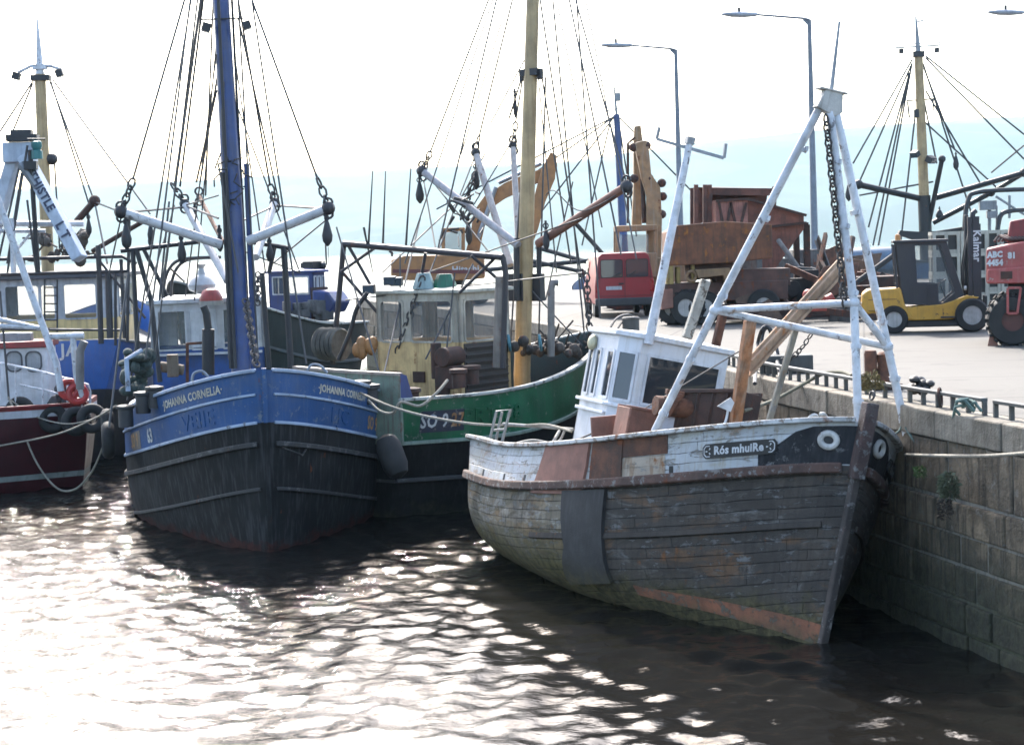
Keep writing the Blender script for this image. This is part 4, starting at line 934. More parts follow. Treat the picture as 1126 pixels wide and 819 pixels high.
# ------------------------------------------------------------------ green trawler between the blue one and the quay
def build_green():
    fwd = (.60, .80); K = 1.04; PL0 = globals()['PL']
    def PL(r_, x, y, Y): return PL0(r_, x, y, Y * K)
    def wires(r_, Y, lst, r=.0085):
        globals()['wires'](r_, Y * K, [q[:4] + tuple(v * K for v in q[4:]) for q in lst], r)
    root = boat('fishing_boat', 'rust streaked green trawler with a cream wheelhouse and varnished mast, bow towards the quay', fwd, (-4.9, -1.5, 2.56), P(441, 440, 37.8), z=0, group='fishing boats moored in the harbour')
    H = Hull(root, 9.8, 2.5, [(0, 2.56), (.12, 2.56), (1, 3.5)], zk=-1.4, s0=.30, p=1.75, q=1.0, s1=.28, p2=1.8, r=.60, rake_b=.9, rake_s=.5, flare=.7, fine=.55, boxp=4)
    H.osc = .45
    gr = M('green_hull_paint', (.010, .13, .055), .42, var=.3, scale=1.2, rust=.05, rcol=(.1, .06, .035), dirt=.3, dcol=(.03, .06, .045), streak=.3, scol=(.09, .13, .10), bump=.12, chips=.05, ccol=(.3, .33, .28))
    pg = M('pale_rust_green', (.21, .28, .215), .6, var=.2, rust=.38, rcol=(.16, .09, .06), dirt=.35, dcol=(.12, .11, .09), streak=.6, scol=(.17, .11, .08), chips=.12, ccol=(.32, .3, .25))
    blk = M('green_boat_black', (.012, .011, .011), .7, spec=.2, var=.3, dirt=.3, dcol=(.04, .038, .036), streak=.3, scol=(.05, .05, .05), weed=((.03, .03, .02), .0, .3))
    offs = [0, .25, .5, .72, .92, 1.2, 1.6, 2.0, 2.4, 2.8, 3.2, 3.6, 4.0]
    H.skin(offs, [gr, blk], [0] * 4 + [1] * 8)
    H.deck(.9, [M('green_inside', (.03, .05, .045), .7, rust=.3, dirt=.5), M('green_deck', (.10, .095, .085), .85, rust=.3, dirt=.5)])
    wr = M('worn_white_rail', (.45, .46, .42), .6, rust=.3, dirt=.3, streak=0, chips=.25, ccol=(.12, .13, .11))
    H.strake('rail', .0, .13, .07, wr); H.strake('rub_line', .94, .06, .08, M('pale_green_line', (.24, .32, .26), .6, rust=.15, dirt=.3), out=.02); H.strake('rub_strake', 1.75, .08, .09, M('black_strake_grey', (.05, .05, .05), .7, dirt=.3, chips=.2, ccol=(.12, .12, .12)), out=.02)
    # pale transom with its higher bulwark
    tb = MB(); n = 12; w = H.b(0); base = H.pt(-1, 0, 0)
    def tp(k, z): y = -w * 1.0 + 2 * w * k / n; bul = .10 * (1 - (2 * k / n - 1) ** 2); return Vector((base.x - .02 - bul, y, z))
    hs = [H.zf(0) - .95, H.zf(0) - .4, H.zf(0) + .02]
    vs = []; m = len(hs) + 1
    for k in range(n + 1):
        zt = H.zf(0) + .50 + .10 * (k / n)
        for z in hs + [zt]: vs.append(tp(k, z))
    for k in range(n + 1):
        zt = H.zf(0) + .50 + .10 * (k / n)
        for z in hs + [zt]: vs.append(tp(k, z) + Vector((.07, 0, 0)))
    N = (n + 1) * m; fs = []
    for k in range(n):
        for j in range(m - 1):
            a = k * m + j; fs += [(a, a + 1, a + m + 1, a + m), (N + a, N + a + m, N + a + m + 1, N + a + 1)]
        fs.append((k * m + m - 1, N + k * m + m - 1, N + (k + 1) * m + m - 1, (k + 1) * m + m - 1))
    for k in (0, n):
        for j in range(m - 1): a = k * m + j; fs.append((a, a + 1, N + a + 1, N + a))
    tb.add(vs, fs); tb.build('transom_bulwark', pg, root)
    MB().sweep([tp(k, H.zf(0) + .53 + .10 * k / n) + Vector((.03, 0, 0)) for k in range(n + 1)], .16, .06).build('transom_rail', M('rusty_cream_rail', (.42, .34, .28), .6, rust=.3, dirt=.3), root)
    for s_ in (-1, 1):                                                # quarter pieces closing the step in the rail
        q = [H.pt(s_, u, 0) for u in (.0, .012, .022)]; b = MB(); b.add([q[0], q[1], q[2], q[2] + Vector((0, 0, .05)), q[1] + Vector((0, 0, .5)), q[0] + Vector((0, 0, .55))], [(0, 1, 2, 3, 4, 5)]); b.add([v + Vector((0, -.06 * s_, 0)) for v in (q[0], q[1], q[2], q[2] + Vector((0, 0, .05)), q[1] + Vector((0, 0, .5)), q[0] + Vector((0, 0, .55)))], [(0, 1, 2, 3, 4, 5)])
        b.build('quarter_bulwark', pg if s_ > 0 else M('quarter_blue', (.05, .07, .2), .6, rust=.2, dirt=.4), root)
    # lettering
    a, o = H.find(487, 452, -1); H.patch('number_patch', -1, [(a - .50, .28), (a + .52, .28), (a + .52, .74), (a - .50, .74)], .006, M('number_patch_navy', (.025, .03, .06), .6, dirt=.3, chips=.1))
    wl = M('white_lettering', (.62, .64, .62), .5); tan = M('orange_lettering', (.45, .22, .08), .6, dirt=.3, streak=0, bump=0, chips=.2, ccol=(.5, .42, .3))
    H.text('registration_lettering', 'SO 9', -1, a + .20, .51, .40, wl, bold=.010, out=.012, sx=.72); H.text('registration_number', '27', -1, a - .33, .51, .40, tan, bold=.010, out=.014, sx=.72)
    a, o = H.find(543, 438, -1); H.text('raised_lettering', 'PRT 88', -1, a, .48, .46, gr, bold=.008, out=.035, sx=1.1, ext=1)
    # wheelhouse
    c = PL(root, 506, 395, 39.4); z_ = 1.6
    cw = M('cream_wheelhouse', (.80, .56, .26), .55, rust=.36, rcol=(.28, .12, .05), dirt=.35, dcol=(.25, .17, .09), streak=.5, scol=(.3, .15, .06)); gw = M('grey_window_surround', (.54, .50, .41), .55, rust=.14, dirt=.3, streak=.4, scol=(.3, .22, .15))
    x0, ys = c.x, c.y; poly = [(x0, ys), (x0 + 1.9, ys), (x0 + 1.9, ys + 2.45), (x0, ys + 2.45)]
    cabin(root, poly, z_, 4.66, [(3.55, 4.5, [(.10, .88)]), (3.55, 4.5, [(.1, .45), (.55, .9)]), (3.55, 4.5, [(.1, .45), (.55, .9)]), (3.55, 4.5, [(.05, .33), (.42, .92)])], cw, gw, roof_m=M('roof_cream', (.62, .60, .5), .5, rust=.12, dirt=.3), frame_m=gw, radius=.08, over=.10)
    vb = MB(); vb.box((x0 + .95, ys - .012, 2.95), (1.62, .03, 1.12))
    for i in range(6): vb.box((x0 + .95, ys - .03, 3.38 - i * .17), (1.55, .05, .10), Matrix.Rotation(.5, 3, 'X'))
    vb.build('louvre_vent', M('louvre_brown', (.07, .055, .045), .7, rust=.3, dirt=.3), root)
    MB().box((x0 - .05, ys + .5, 2.6), (.06, .4, 1.2)).build('wall_locker', rust_dark, root, bevel=.01)
    for y_ in (1.9, 1.2): MB().box((x0 - .03, ys + y_, 2.75), (.04, .35, .25)).build('wall_vent', rust_dark, root, bevel=.01)
    for px, py, col, r in ((466, 307, 'pale_teal_dome', .24), (489, 308, 'green_dome', .27)):
        b = MB(); p = PL(root, px, py, 40.2); b.lathe(p - Vector((0, 0, .22)), (0, 0, 1), [(r * 1.15, 0), (r, .12), (r * .7, .32), (r * .65, .36)], 8); b.build('deck_lamp', M(col, (.30, .42, .42) if 'teal' in col else (.02, .16, .09), .4, dirt=.2), root)
    for px, py in ((407, 317), (437, 309), (430, 308)): lamp_head(root, PL(root, px, py, 40.6), (-.8, -.4, -.1), .28)
    # gantry abaft the wheelhouse
    gb = MB(); A, B_ = (378, 268, 41.3), (553, 283, 38.5)
    def gp(t, dy=0): return PL(root, A[0] + (B_[0] - A[0]) * t, A[1] + (B_[1] - A[1]) * t + dy, A[2] + (B_[2] - A[2]) * t)
    gb.tube([gp(0), gp(1)], .075, 8); gb.tube([gp(0), PL(root, 366, 400, 41.4)], .065, 8); gb.tube([gp(1), PL(root, 556, 300, 38.5), PL(root, 553, 405, 38.5)], .065, 8)
    for a_, b_ in (((383, 270), (410, 318)), ((413, 272), (375, 299)), ((377, 300), (416, 345)), ((518, 281), (553, 312)), ((545, 283), (505, 322)), ((468, 278), (464, 300))): gb.tube([PL(root, *a_, 41.3 if a_[0] < 450 else 38.8), PL(root, *b_, 41 if a_[0] < 450 else 38.9)], .04, 6)
    gb.build('gantry', M('gantry_dark', (.035, .03, .035), .6, rust=.2, dirt=.3), root)
    eb = MB(); eb.tube([PL(root, 548, 404, 38.8), PL(root, 551, 304, 38.8)], .13, 12); eb.build('exhaust_pipe', M('pipe_grey_rust', (.30, .26, .22), .7, rust=.3, dirt=.35), root)
    eb = MB(); eb.tube([PL(root, 606, 392, 40.6), PL(root, 606, 318, 40.6), PL(root, 608, 311, 40.6), PL(root, 614, 311, 40.6)], .085, 10); eb.build('vent_pipe', M('pipe_grey', (.26, .24, .22), .7, rust=.2, dirt=.35), root)
    # mast, booms
    Y = 41.8; ml = PL(root, 574, 412, Y); mt = PL(root, 589, -110, Y)
    b = MB(); b.tube([ml - Vector((0, 0, .8)), ml, ml.lerp(mt, .3), mt], [.20, .20, .185, .14], 14); mast = b.build('mast', cream_wood, root)
    b = MB(); p = PL(root, 584, 80, Y); b.box(p, (.3, .5, .16)); b.box(p + Vector((0, .26, -.06)), (.12, .1, .24)); b.box(p - Vector((0, .26, .06)), (.12, .1, .24)); b.build('mast_band', dark_metal, mast)
    b = MB(); b.tube([PL(root, 568, 262, Y - .22), PL(root, 568, 330, Y - .22)], .08, 6); b.box(PL(root, 567, 316, Y), (.2, .5, .65)); b.box(PL(root, 591, 316, Y), (.2, .3, .65)); b.tube([PL(root, 592, 270, Y), PL(root, 592, 330, Y)], .05, 6); b.build('gooseneck_plate', dark_metal, mast)
    for (a, b_, c_), (d, e, f), r, m_, nm in (((570, 270, 41.5), (464, 188, 43.5), .095, M('boom_grey', (.42, .41, .42), .6, rust=.22, dirt=.4), 'x'), ((592, 268, 41.5), (689, 205, 39.0), .10, M('boom_rust', (.25, .12, .085), .7, rust=.3, dirt=.2), 'x'), ((561, 292, 42.3), (523, 168, 44), .085, M('boom_stained', (.58, .53, .5), .6, rust=.3, dirt=.25), 'x'), ((572, 300, 42.5), (564, 160, 44), .075, M('boom_stained', (.5, .5, .5)), 'x')):
        p, q = PL(root, a, b_, c_), PL(root, d, e, f); t = MB(); t.tube([p, q], [r * 1.05, r], 10); o = t.build('derrick_boom', m_, root)
        g = MB(); g.ball(q, r * 1.5, 8, 6); g.torus(q + Vector((0, 0, .14)), (1, 0, 0), .10, .028, 10, 6); g.torus(q + Vector((.05, 0, -.14)), (1, 0, 0), .10, .028, 10, 6); g.build('boom_end_fitting', dark_metal, o)
    for x0_, y0_, x1_, y1_, Y0 in ((466, 186, 473, 168, 43.5), (523, 165, 527, 150, 44), (565, 160, 567, 135, 44), (523, 190, 507, 240, 43.5)): MB().chain(PL(root, x0_, y0_, Y0), PL(root, x1_, y1_, Y0), .2, .028).build('boom_chain', chain_m, root)
    MB().chain(PL(root, 465, 305, 40), PL(root, 437, 388, 40.5), .2, .026).build('hanging_chain', chain_m, root)
    MB().chain(PL(root, 645, 302, 40.5), PL(root, 649, 376, 40.8), .19, .028).build('forestay_chain', chain_m, root)
    for px, py, Y0, s_ in ((461, 195, 43.5, .2), (523, 180, 44, .17), (600, 245, 41, .15), (566, 100, 43, .1), (515, 240, 43, .16)): pulley(root, PL(root, px, py, Y0), s_, .5)
    wires(root, Y, [(473, 168, 545, -20, 43.5, Y), (480, 280, 553, -30, 41, Y), (527, 150, 566, -10, 44, Y), (567, 135, 575, 85, 44, Y), (560, 130, 573, 88, 43, Y), (650, 375, 594, 0, 42, Y), (643, 372, 608, 0, 42, Y), (628, 290, 596, 85, 42, Y), (683, 280, 626, 0, 39, Y), (660, 350, 634, 0, 41, Y), (690, 205, 633, 0, 39, Y), (560, 400, 580, 85), (592, 390, 600, 85), (462, 240, 420, 420, 43.5, 38)], .009)
    wires(root, Y, [(480, 280, 466, 200, 41, 43.5), (523, 170, 465, 320, 44, 41), (468, 395, 520, 290, 39, 40), (500, 300, 490, 395, 39.5, 39), (440, 395, 440, 280, 40.5, 40.8), (370, 250, 420, 420, 40, 37.5), (533, 170, 500, 230, 44, 43), (476, 200, 540, 280, 43.5, 41)], .008)
    wires(root, Y, [(445, 290, 562, -60, 40, Y), (507, 170, 553, 20, 44, Y), (540, 135, 580, 60, 44, Y), (612, 300, 592, 85, 41, Y), (700, 285, 642, -10, 38, Y), (662, 250, 612, 0, 40, Y), (470, 300, 640, 240, 42, 39), (420, 300, 500, 225, 41, 43), (600, 330, 630, 200, 41, 41), (585, 320, 640, 380, 41, 41), (512, 240, 566, 150, 43, 44), (380, 330, 640, 300, 41, 39)], .007)
    for (a_, b_), (c_, d_) in (((405, 272), (410, 186)), ((421, 270), (424, 188)), ((446, 276), (453, 165)), ((400, 250), (410, 300))): MB().tube([PL(root, a_, b_, 40.8), PL(root, c_, d_, 40.8)], [.03, .012], 6).build('whip_aerial', dark_metal, root)
    b = MB(); b.rope([PL(root, 690, 207, 39), PL(root, 640, 232, 39.8), PL(root, 610, 210, 40.5), PL(root, 600, 215, 41)], .014); b.build('slack_guy', wire_m, root)
    rr = random.Random(21); b = MB()
    for i in range(22):
        p = PL(root, 503 + rr.uniform(-16, 26), 232 + rr.uniform(-20, 30), 42.5 + rr.uniform(-.4, .4)); q = p + Vector((rr.uniform(-.4, .4), rr.uniform(-.3, .3), rr.uniform(-.3, .3))); b.tube([p, q], rr.uniform(.015, .045), 5)
    b.build('tackle', dark_metal, root)
    for px, py in ((560, 377), (594, 377)):
        b = MB(); p = PL(root, px, py, 40.6)
        for i in range(4): b.torus(p + Vector((-.03 * i, -.02 * i, .01 * i)), (.6, -.7, .1), .18 - .01 * i, .03, 16, 6)
        b.build('rope_coil', rope_blue, root)
    # winches, bits on deck
    b = MB(); p = PL(root, 495, 392, 38.6); b.cyl(p - Vector((.3, 0, 0)), p + Vector((.3, 0, 0)), .22); b.cyl(p + Vector((0, .4, .3)), p + Vector((0, .4, -.5)), .12); b.box(p - Vector((0, 0, .45)), (.5, .5, .5)); b.build('trawl_winch', rust_dark, root, bevel=.02)
    for px, py, Y0 in ((504, 411, 37.6), (519, 407, 37.9), (453, 432, 36.8)):
        b = MB(); p = PL(root, px, py, Y0); b.lathe(p - Vector((0, 0, .3)), (0, 0, 1), [(.15, 0), (.15, .3), (.2, .32), (.2, .4), (.1, .42)], 12); b.build('bollard', rust_dark, root)
    b = MB()
    for i in range(30):
        p = PL(root, 620 + rr.uniform(-55, 40), 384 + rr.uniform(-10, 5) - .0 * i, 41.2 + rr.uniform(-.5, .8)); b.ball(p, (rr.uniform(.06, .16),) * 3, 7, 5)
    for i in range(10): p = PL(root, 628 + rr.uniform(-30, 25), 382 + rr.uniform(-12, 2), 41.4); b.tube([p, p + Vector((rr.uniform(-.3, .3), rr.uniform(-.3, .3), rr.uniform(.1, .5)))], .025, 5)
    b.build('bow_gear', M('bow_gear_brown', (.08, .065, .055), .85, var=.5, rust=.3, dirt=.4), root)
    b = MB(); p = PL(root, 374, 378, 41.5); b.cyl(p + Vector((-.3, -.3, 0)), p + Vector((-.3, .3, 0)), .34, .34, 18)
    for i in range(9): b.torus(p + Vector((-.3, -.28 + .07 * i, .01 * (i % 3))), (.1 * (i % 2), 1, 0), .35, .045, 18, 5)
    b.build('net_drum', M('net_drum_grey', (.12, .115, .10), .9, var=.4, dirt=.4, bump=.5), root)
    b = MB(); b.rope([PL(root, x, y, 40) for x, y in ((404, 322), (392, 340), (385, 365), (372, 396))], .055); b.build('hose', black_steel, root)
    b = MB(); 
    for i in range(8): p = PL(root, 402 + rr.uniform(-10, 10), 385 + rr.uniform(-8, 8), 39.8); b.ball(p, (.14, .12, .18), 7, 5)
    b.build('net_floats', M('float_orange', (.35, .16, .05), .6, dirt=.4), root)
    global GRN, GRNH
    GRN, GRNH = root, H
build_green()
# ------------------------------------------------------------------ blue stern-on trawler at the far left
def build_stern_boat():
    root = boat('fishing_boat', 'blue trawler seen stern on, with a long cream and grey wheelhouse and cream mast', (-.06, .998), (0, 0, 0), P(50, 540, 50.0), z=0, group='fishing boats moored in the harbour')
    H = Hull(root, 16, 2.6, [(0, 3.45), (.4, 3.1), (1, 4.3)], zk=-1.4, s0=.5, s1=.3, r=.84, rake_b=1, rake_s=.7, flare=.8, boxp=5)
    # hull built with its transom at local x = -8: shift so that the transom is the plane towards the camera
    for_x = 8.0
    pt0 = H.pt
    H.pt = lambda side, u, off: pt0(side, u, off) + Vector((for_x, 0, 0))
    bl = M('stern_blue', (.022, .12, .42), .4, var=.12, rust=.05, dirt=.2, dcol=(.1, .12, .2), streak=.25, scol=(.1, .14, .25)); blk = M('stern_black', (.016, .018, .026), .6, dirt=.3, streak=.3)
    H.skin([0, .3, .6, .9, 1.2, 1.36, 1.8, 2.3, 2.8, 3.3, 3.8, 4.4], [bl, blk], [0] * 5 + [1] * 6)
    H.deck(.9, [bl, M('steel_deck_grey', (.14, .15, .15))])
    rl = M('grey_rail', (.30, .30, .30), .6, rust=.2, dirt=.3); H.strake('rail', 0, .1, .06, rl)
    wl = M('white_lettering', (.62, .64, .62), .5)
    y = -H.b(0)
    for t, px, py, s_ in (('S JA', 64, 387, .48), ('L', 58, 401, .32)):
        o = PL(root, px, py, 49.5); o.x = H.pt(1, 0, 1.0).x - .03; o.x = min(H.pt(1, 0, q).x for q in (.2, .6, 1.0)) - .02
        text_plane('name_lettering', t, s_, o, (0, -1, 0), (0, 0, 1), wl, root, bold=.012, sx=1.0)
    # deckhouse
    cr = M('cream_house', (.85, .62, .27), .5, var=.12, rust=.08, dirt=.25, streak=.3, scol=(.25, .18, .09)); gr = M('pale_grey_house', (.46, .49, .53), .5, rust=.08, dirt=.25, streak=.3)
    a = PL(root, 130, 370, 52.5); b_ = PL(root, -25, 370, 52.5); x0 = a.x; y0, y1 = a.y, b_.y
    cabin(root, [(x0, y0), (x0 + 4, y0), (x0 + 4, y1), (x0, y1)], 2.2, 5.15, [(4.0, 4.95, [(.1, .4), (.6, .9)]), (4.0, 4.95, [(.1, .9)]), (4.0, 4.95, [(.1, .9)]), (3.98, 4.98, [(.22, .46), (.47, .57), (.63, .86)])], cr, gr, roof_m=M('house_roof_dark', (.07, .075, .09), .6, dirt=.3), frame_m=gr, over=.25, roof_t=.13, radius=.06)
    gb = MB()
    for pts, r in (([(0, 302), (140, 298)], .05), ([(0, 285), (134, 282), (150, 290)], .05), ([(108, 270), (109, 300), (111, 378)], .075), ([(119, 300), (121, 372)], .09), ([(133, 285), (137, 372)], .05), ([(142, 240), (140, 375)], .045), ([(127, 300), (127, 380)], .04), ([(26, 286), (27, 300)], .04), ([(0, 362), (136, 363)], .035), ([(113, 365), (113, 378)], .03), ([(104, 280), (160, 350)], .035)):
        gb.tube([PL(root, x, y, 49.6) for x, y in pts], r, 8)
    gb.build('stern_gantry', dark_metal, root)
    lb = MB()
    for x in (49, 63): lb.tube([PL(root, x, 307, 51.4), PL(root, x, 365, 51.4)], .025, 6)
    for i in range(6): lb.tube([PL(root, 49, 316 + 9 * i, 51.4), PL(root, 63, 316 + 9 * i, 51.4)], .02, 6)
    lb.build('ladder', black_steel, root)
    Y = 54.5; p, q = PL(root, 52, 280, Y), PL(root, 44, 82, Y); b = MB(); b.tube([p - Vector((0, 0, .6)), q], [.19, .165], 12); mast = b.build('mast', cream_wood, root)
    b = MB(); b.tube([q, PL(root, 41, 20, Y)], [.13, .02], 8); b.tube([PL(root, 20, 80, Y), PL(root, 34, 73, Y), PL(root, 56, 73, Y), PL(root, 68, 77, Y)], .05, 6); b.box(PL(root, 44, 74, Y), (.3, .4, .14)); b.build('topmast', white_pipe, mast)
    lamp_head(mast, PL(root, 19, 80, Y), (0, .3, -1), .3); lamp_head(mast, PL(root, 64, 77, Y), (0, -.3, -1), .3)
    b = MB(); b.box(PL(root, 45, 86, Y), (.4, .55, .16)); b.build('mast_band', dark_metal, mast); MB().ball(PL(root, 57, 175, Y), .18, 8, 6).build('masthead_float', dark_metal, mast)
    wires(root, Y, [(36, 90, -10, 160), (36, 92, 12, 150), (55, 90, 104, 222, Y, 52), (56, 90, 98, 225), (58, 88, 165, 235, Y, 50), (104, 222, 118, 290, 52, 50), (60, 180, 66, 280), (104, 222, 140, 236, 52, 50)], .011)
    t = MB(); t.tube([PL(root, 84, 244, 52), PL(root, 104, 221, 52)], .1, 8); t.tube([PL(root, 102, 276, 51.5), PL(root, 160, 242, 50.5)], .07, 8); t.ball(PL(root, 104, 221, 52), .17, 8, 6); t.build('derrick_boom', rust_dark, root)
    pulley(root, PL(root, 97, 236, 52), .16, .45); pulley(root, PL(root, 165, 250, 50.5), .15, .4)
    rr = random.Random(33); b = MB()
    for i in range(26):
        p = PL(root, 60 + rr.uniform(-25, 45), 268 + rr.uniform(-10, 18), 53 + rr.uniform(-.5, .5)); b.ball(p, (rr.uniform(.06, .22), rr.uniform(.06, .22), rr.uniform(.08, .25)), 7, 5)
        b.tube([p, p + Vector((rr.uniform(-.4, .4), rr.uniform(-.4, .4), rr.uniform(-.2, .5)))], .03, 5)
    b.build('roof_winch', M('winch_dark', (.10, .085, .07), .8, rust=.35, dirt=.4), root)
build_stern_boat()

# ------------------------------------------------------------------ maroon and white boat, nearest at the far left
def build_maroon():
    root = boat('fishing_boat', 'maroon hulled boat with white deckhouse, white gallows and tyre fenders, cut by the frame', (-.995, -.10), (-6.5, 0, 0), P(106, 540, 46.2), z=0, group='fishing boats moored in the harbour')
    H = Hull(root, 13, 2.3, [(0, 2.12), (.3, 2.15), (1, 3.2)], zk=-1.2, s0=.5, s1=.3, p2=2, r=.45, rake_b=1, rake_s=.5, flare=.8, boxp=4)
    mar = M('maroon_hull', (.06, .008, .012), .45, var=.2, rust=.03, dirt=.3, dcol=(.03, .02, .02), streak=.25, scol=(.04, .02, .02)); wt = M('boat_white', (.66, .68, .72), .45, dirt=.2, dcol=(.4, .38, .35), streak=.25, scol=(.4, .35, .3)); red = M('red_trim', (.30, .03, .03), .45, dirt=.2)
    grn = M('pale_boot_top', (.30, .34, .32), .7, dirt=.4)
    H.skin([0, .10, .28, .5, .8, 1.1, 1.4, 1.72, 1.86, 2.2, 2.6, 3.0], [red, wt, mar, grn], [0, 1, 2, 2, 2, 2, 2, 3, 2, 2, 2])
    H.deck(.15, [wt, M('steel_deck_grey', (.14, .15, .15))])
    H.strake('rail', .0, .1, .06, red)
    # deckhouse with round-cornered windows
    c = PL(root, 54, 430, 46.2); x0, y0 = c.x, c.y
    W = 1.5; c2 = PL(root, -40, 430, 47.8)
    poly = [(x0, y0), (x0 + 4.2, y0), (x0 + 4.2, y0 - W), (x0, y0 - W)][::-1]
    b = MB(); zt = PL(root, 30, 380, 46.5).z; zb = PL(root, 30, 380, 46.5)
    b.box((x0 + 2.1, y0 - W / 2, (1.6 + zt) / 2), (4.2, W, zt - 1.6)); b.build('deckhouse', wt, root, bevel=.05)
    b = MB(); b.box((x0 + 2.1, y0 - W / 2, zt + .04), (4.35, W + .15, .16)); b.build('house_trim', red, root, bevel=.02)
    for px in (17, 38): window_unit(root, (PL(root, px, 397, 46.3).x, y0, PL(root, px, 397, 46.3).z), (-1, 0, 0), (0, 0, 1), .34, .46, M('window_gasket', (.1, .1, .11), .6), fw=.04, depth=.03, radius=.14, gl=glass_pale)
    b = MB(); b.box(PL(root, 12, 371, 46.8), (.5, .4, .25)); b.box(PL(root, 28, 371, 46.8), (.35, .4, .25)); b.build('roof_locker', galv, root, bevel=.02)
    # rails
    rb = MB(); Y = 44.9
    top = [PL(root, x, y, yy) for x, y, yy in ((-20, 394, 45.9), (0, 399, 45.7), (40, 407, 45.3), (76, 417, 45.0), (97, 423, 44.9), (99, 430, 44.9), (99, 455, 44.9))]
    mid = [PL(root, x, y, yy) for x, y, yy in ((22, 423, 45.4), (50, 429, 45.2), (76, 436, 45.0), (99, 441, 44.9))]
    rb.tube(top, .032, 8); rb.tube(mid, .026, 8)
    for x, y0_, y1_ in ((17, 403, 445), (47, 410, 450), (74, 417, 455), (90, 422, 457), (0, 399, 440)): rb.tube([PL(root, x, y0_, 45.1), PL(root, x, y1_, 45.1)], .026, 6)
    rb.build('guard_rail', white_pipe, root)
    # gallows with its lettering
    lt = M('navy_lettering', (.03, .035, .07), .5, dirt=.1, streak=0, bump=0)
    ap = PL(root, 25, 165, 45.5)
    g = MB(); r0, r1 = PL(root, 27, 172, 45.3), PL(root, 88, 285, 44.6); l0, l1 = PL(root, 17, 172, 45.6), PL(root, -22, 300, 46.3)
    g.bar(r0, r1, .30, .36, up=(.3, 1, 0)); g.bar(l0, l1, .30, .36, up=(.3, 1, 0)); g.box(PL(root, 22, 168, 45.5), (.8, .4, .5)); gal = g.build('gallows', M('gallows_blue_white', (.52, .59, .68), .5, rust=.08, dirt=.2, dcol=(.25, .25, .3), streak=.2), root, bevel=.03)
    h = MB(); h.box(PL(root, 25, 152, 45.5), (.75, .5, .16)); h.box(PL(root, 24, 146, 45.5), (.5, .4, .12)); h.build('gallows_cap', dark_metal, gal)
    d = (r1 - r0).normalized(); n = INV[root.name].to_3x3() @ Vector((0, -1, 0)); n = (n - d * n.dot(d)).normalized(); uy = n.cross(d)
    wd_ = .30
    for t, fr, sz in (('THISTLE', .36, .30), ('LIFT', .74, .32)):
        o = r0.lerp(r1, fr) + n * .205; text_plane('leg_lettering', t if t == 'THISTLE' else 'L T', sz, o, d, uy, lt, gal, bold=.012, sx=.95)
    b = MB(); b.tube([PL(root, 33, 165, 45), PL(root, 42, 300, 45)], .06, 8); b.box(PL(root, 34, 182, 45), (.3, .3, .2)); b.tube([PL(root, 30, 153, 45), PL(root, 50, 153, 45)], .02, 6); b.build('gear_post', black_steel, root)
    b = MB(); b.tube([PL(root, 22, 180, 45), PL(root, 54, 225, 45)], .10, 8); b.tube([PL(root, 36, 190, 45), PL(root, 36, 215, 45)], .05, 6); b.build('hydraulic_ram', galv, root)
    b = MB(); b.lathe(PL(root, 41, 175, 45), (0, 0, 1), [(.14, 0), (.14, .2), (.09, .22), (.13, .3), (.13, .42), (.05, .45)], 12); b.build('navigation_lamp', M('teal_lamp', (.03, .20, .20), .4), root)
    # white pipe legs and bulwark cap
    b = MB(); b.tube([PL(root, -4, 215, 44.6), PL(root, 62, 400, 44.6), PL(root, 67, 430, 44.6)], .085, 10); b.tube([PL(root, 3, 240, 44.9), PL(root, 56, 378, 44.9)], .06, 8); b.tube([PL(root, -5, 350, 44.8), PL(root, 44, 361, 44.8)], .06, 8); b.tube([PL(root, -5, 358, 44.8), PL(root, 40, 360, 44.8)], .06, 8); b.build('pipe_leg', white_pipe, root)
    b = MB(); b.tube([PL(root, 0, 246, 45.2), PL(root, 92, 246, 45.2)], .075, 8); b.tube([PL(root, 0, 254, 45.2), PL(root, 50, 254, 45.2)], .05, 8); b.tube([PL(root, 13, 240, 45), PL(root, 15, 300, 45)], .07, 8); b.tube([PL(root, 10, 285, 45.3), PL(root, 35, 255, 45.3)], .04, 6); b.build('cross_pipe', white_pipe, root)
    b = MB(); b.tube([PL(root, 54, 370, 44.7), PL(root, 92, 369, 44.7)], .085, 10); b.tube([PL(root, 80, 370, 44.7), PL(root, 84, 415, 44.7), PL(root, 92, 440, 44.8)], .075, 8); b.build('white_davit', white_pipe, root)
    b = MB(); b.tube([PL(root, 88, 428, 44.5), PL(root, 88, 386, 44.5), PL(root, 93, 375, 44.5)], .10, 12); b.build('funnel_pipe', M('pipe_grey', (.26, .24, .22)), root)
    for px, py in ((76, 428), (85, 433)):
        l = tag(MB().torus(P(px, py, 44.75), (.3, -1, .1), .20, .085, 20, 8).build('lifebuoy', M('lifebuoy_red', (.55, .05, .04), .5, dirt=.2, streak=0)), 'red lifebuoy on the white rail, ' + ('nearer the deckhouse' if px < 80 else 'at the rail end by the tyres'), 'lifebuoy', 'red lifebuoys')
    nb = MB(); rr = random.Random(3)
    for i in range(14): nb.ball(PL(root, 66 + rr.uniform(-10, 28), 440 + rr.uniform(-12, 10), 45.3), (rr.uniform(.08, .2),) * 3, 7, 5)
    nb.build('deck_gear', M('deck_gear_dark', (.06, .055, .06), .8, var=.5, dirt=.4), root)
    wires(root, 45, [(-5, 300, 22, 180), (8, 300, 30, 160), (24, 190, 8, 290), (30, 220, 40, 300), (0, 320, 10, 440)], .012)
build_maroon()

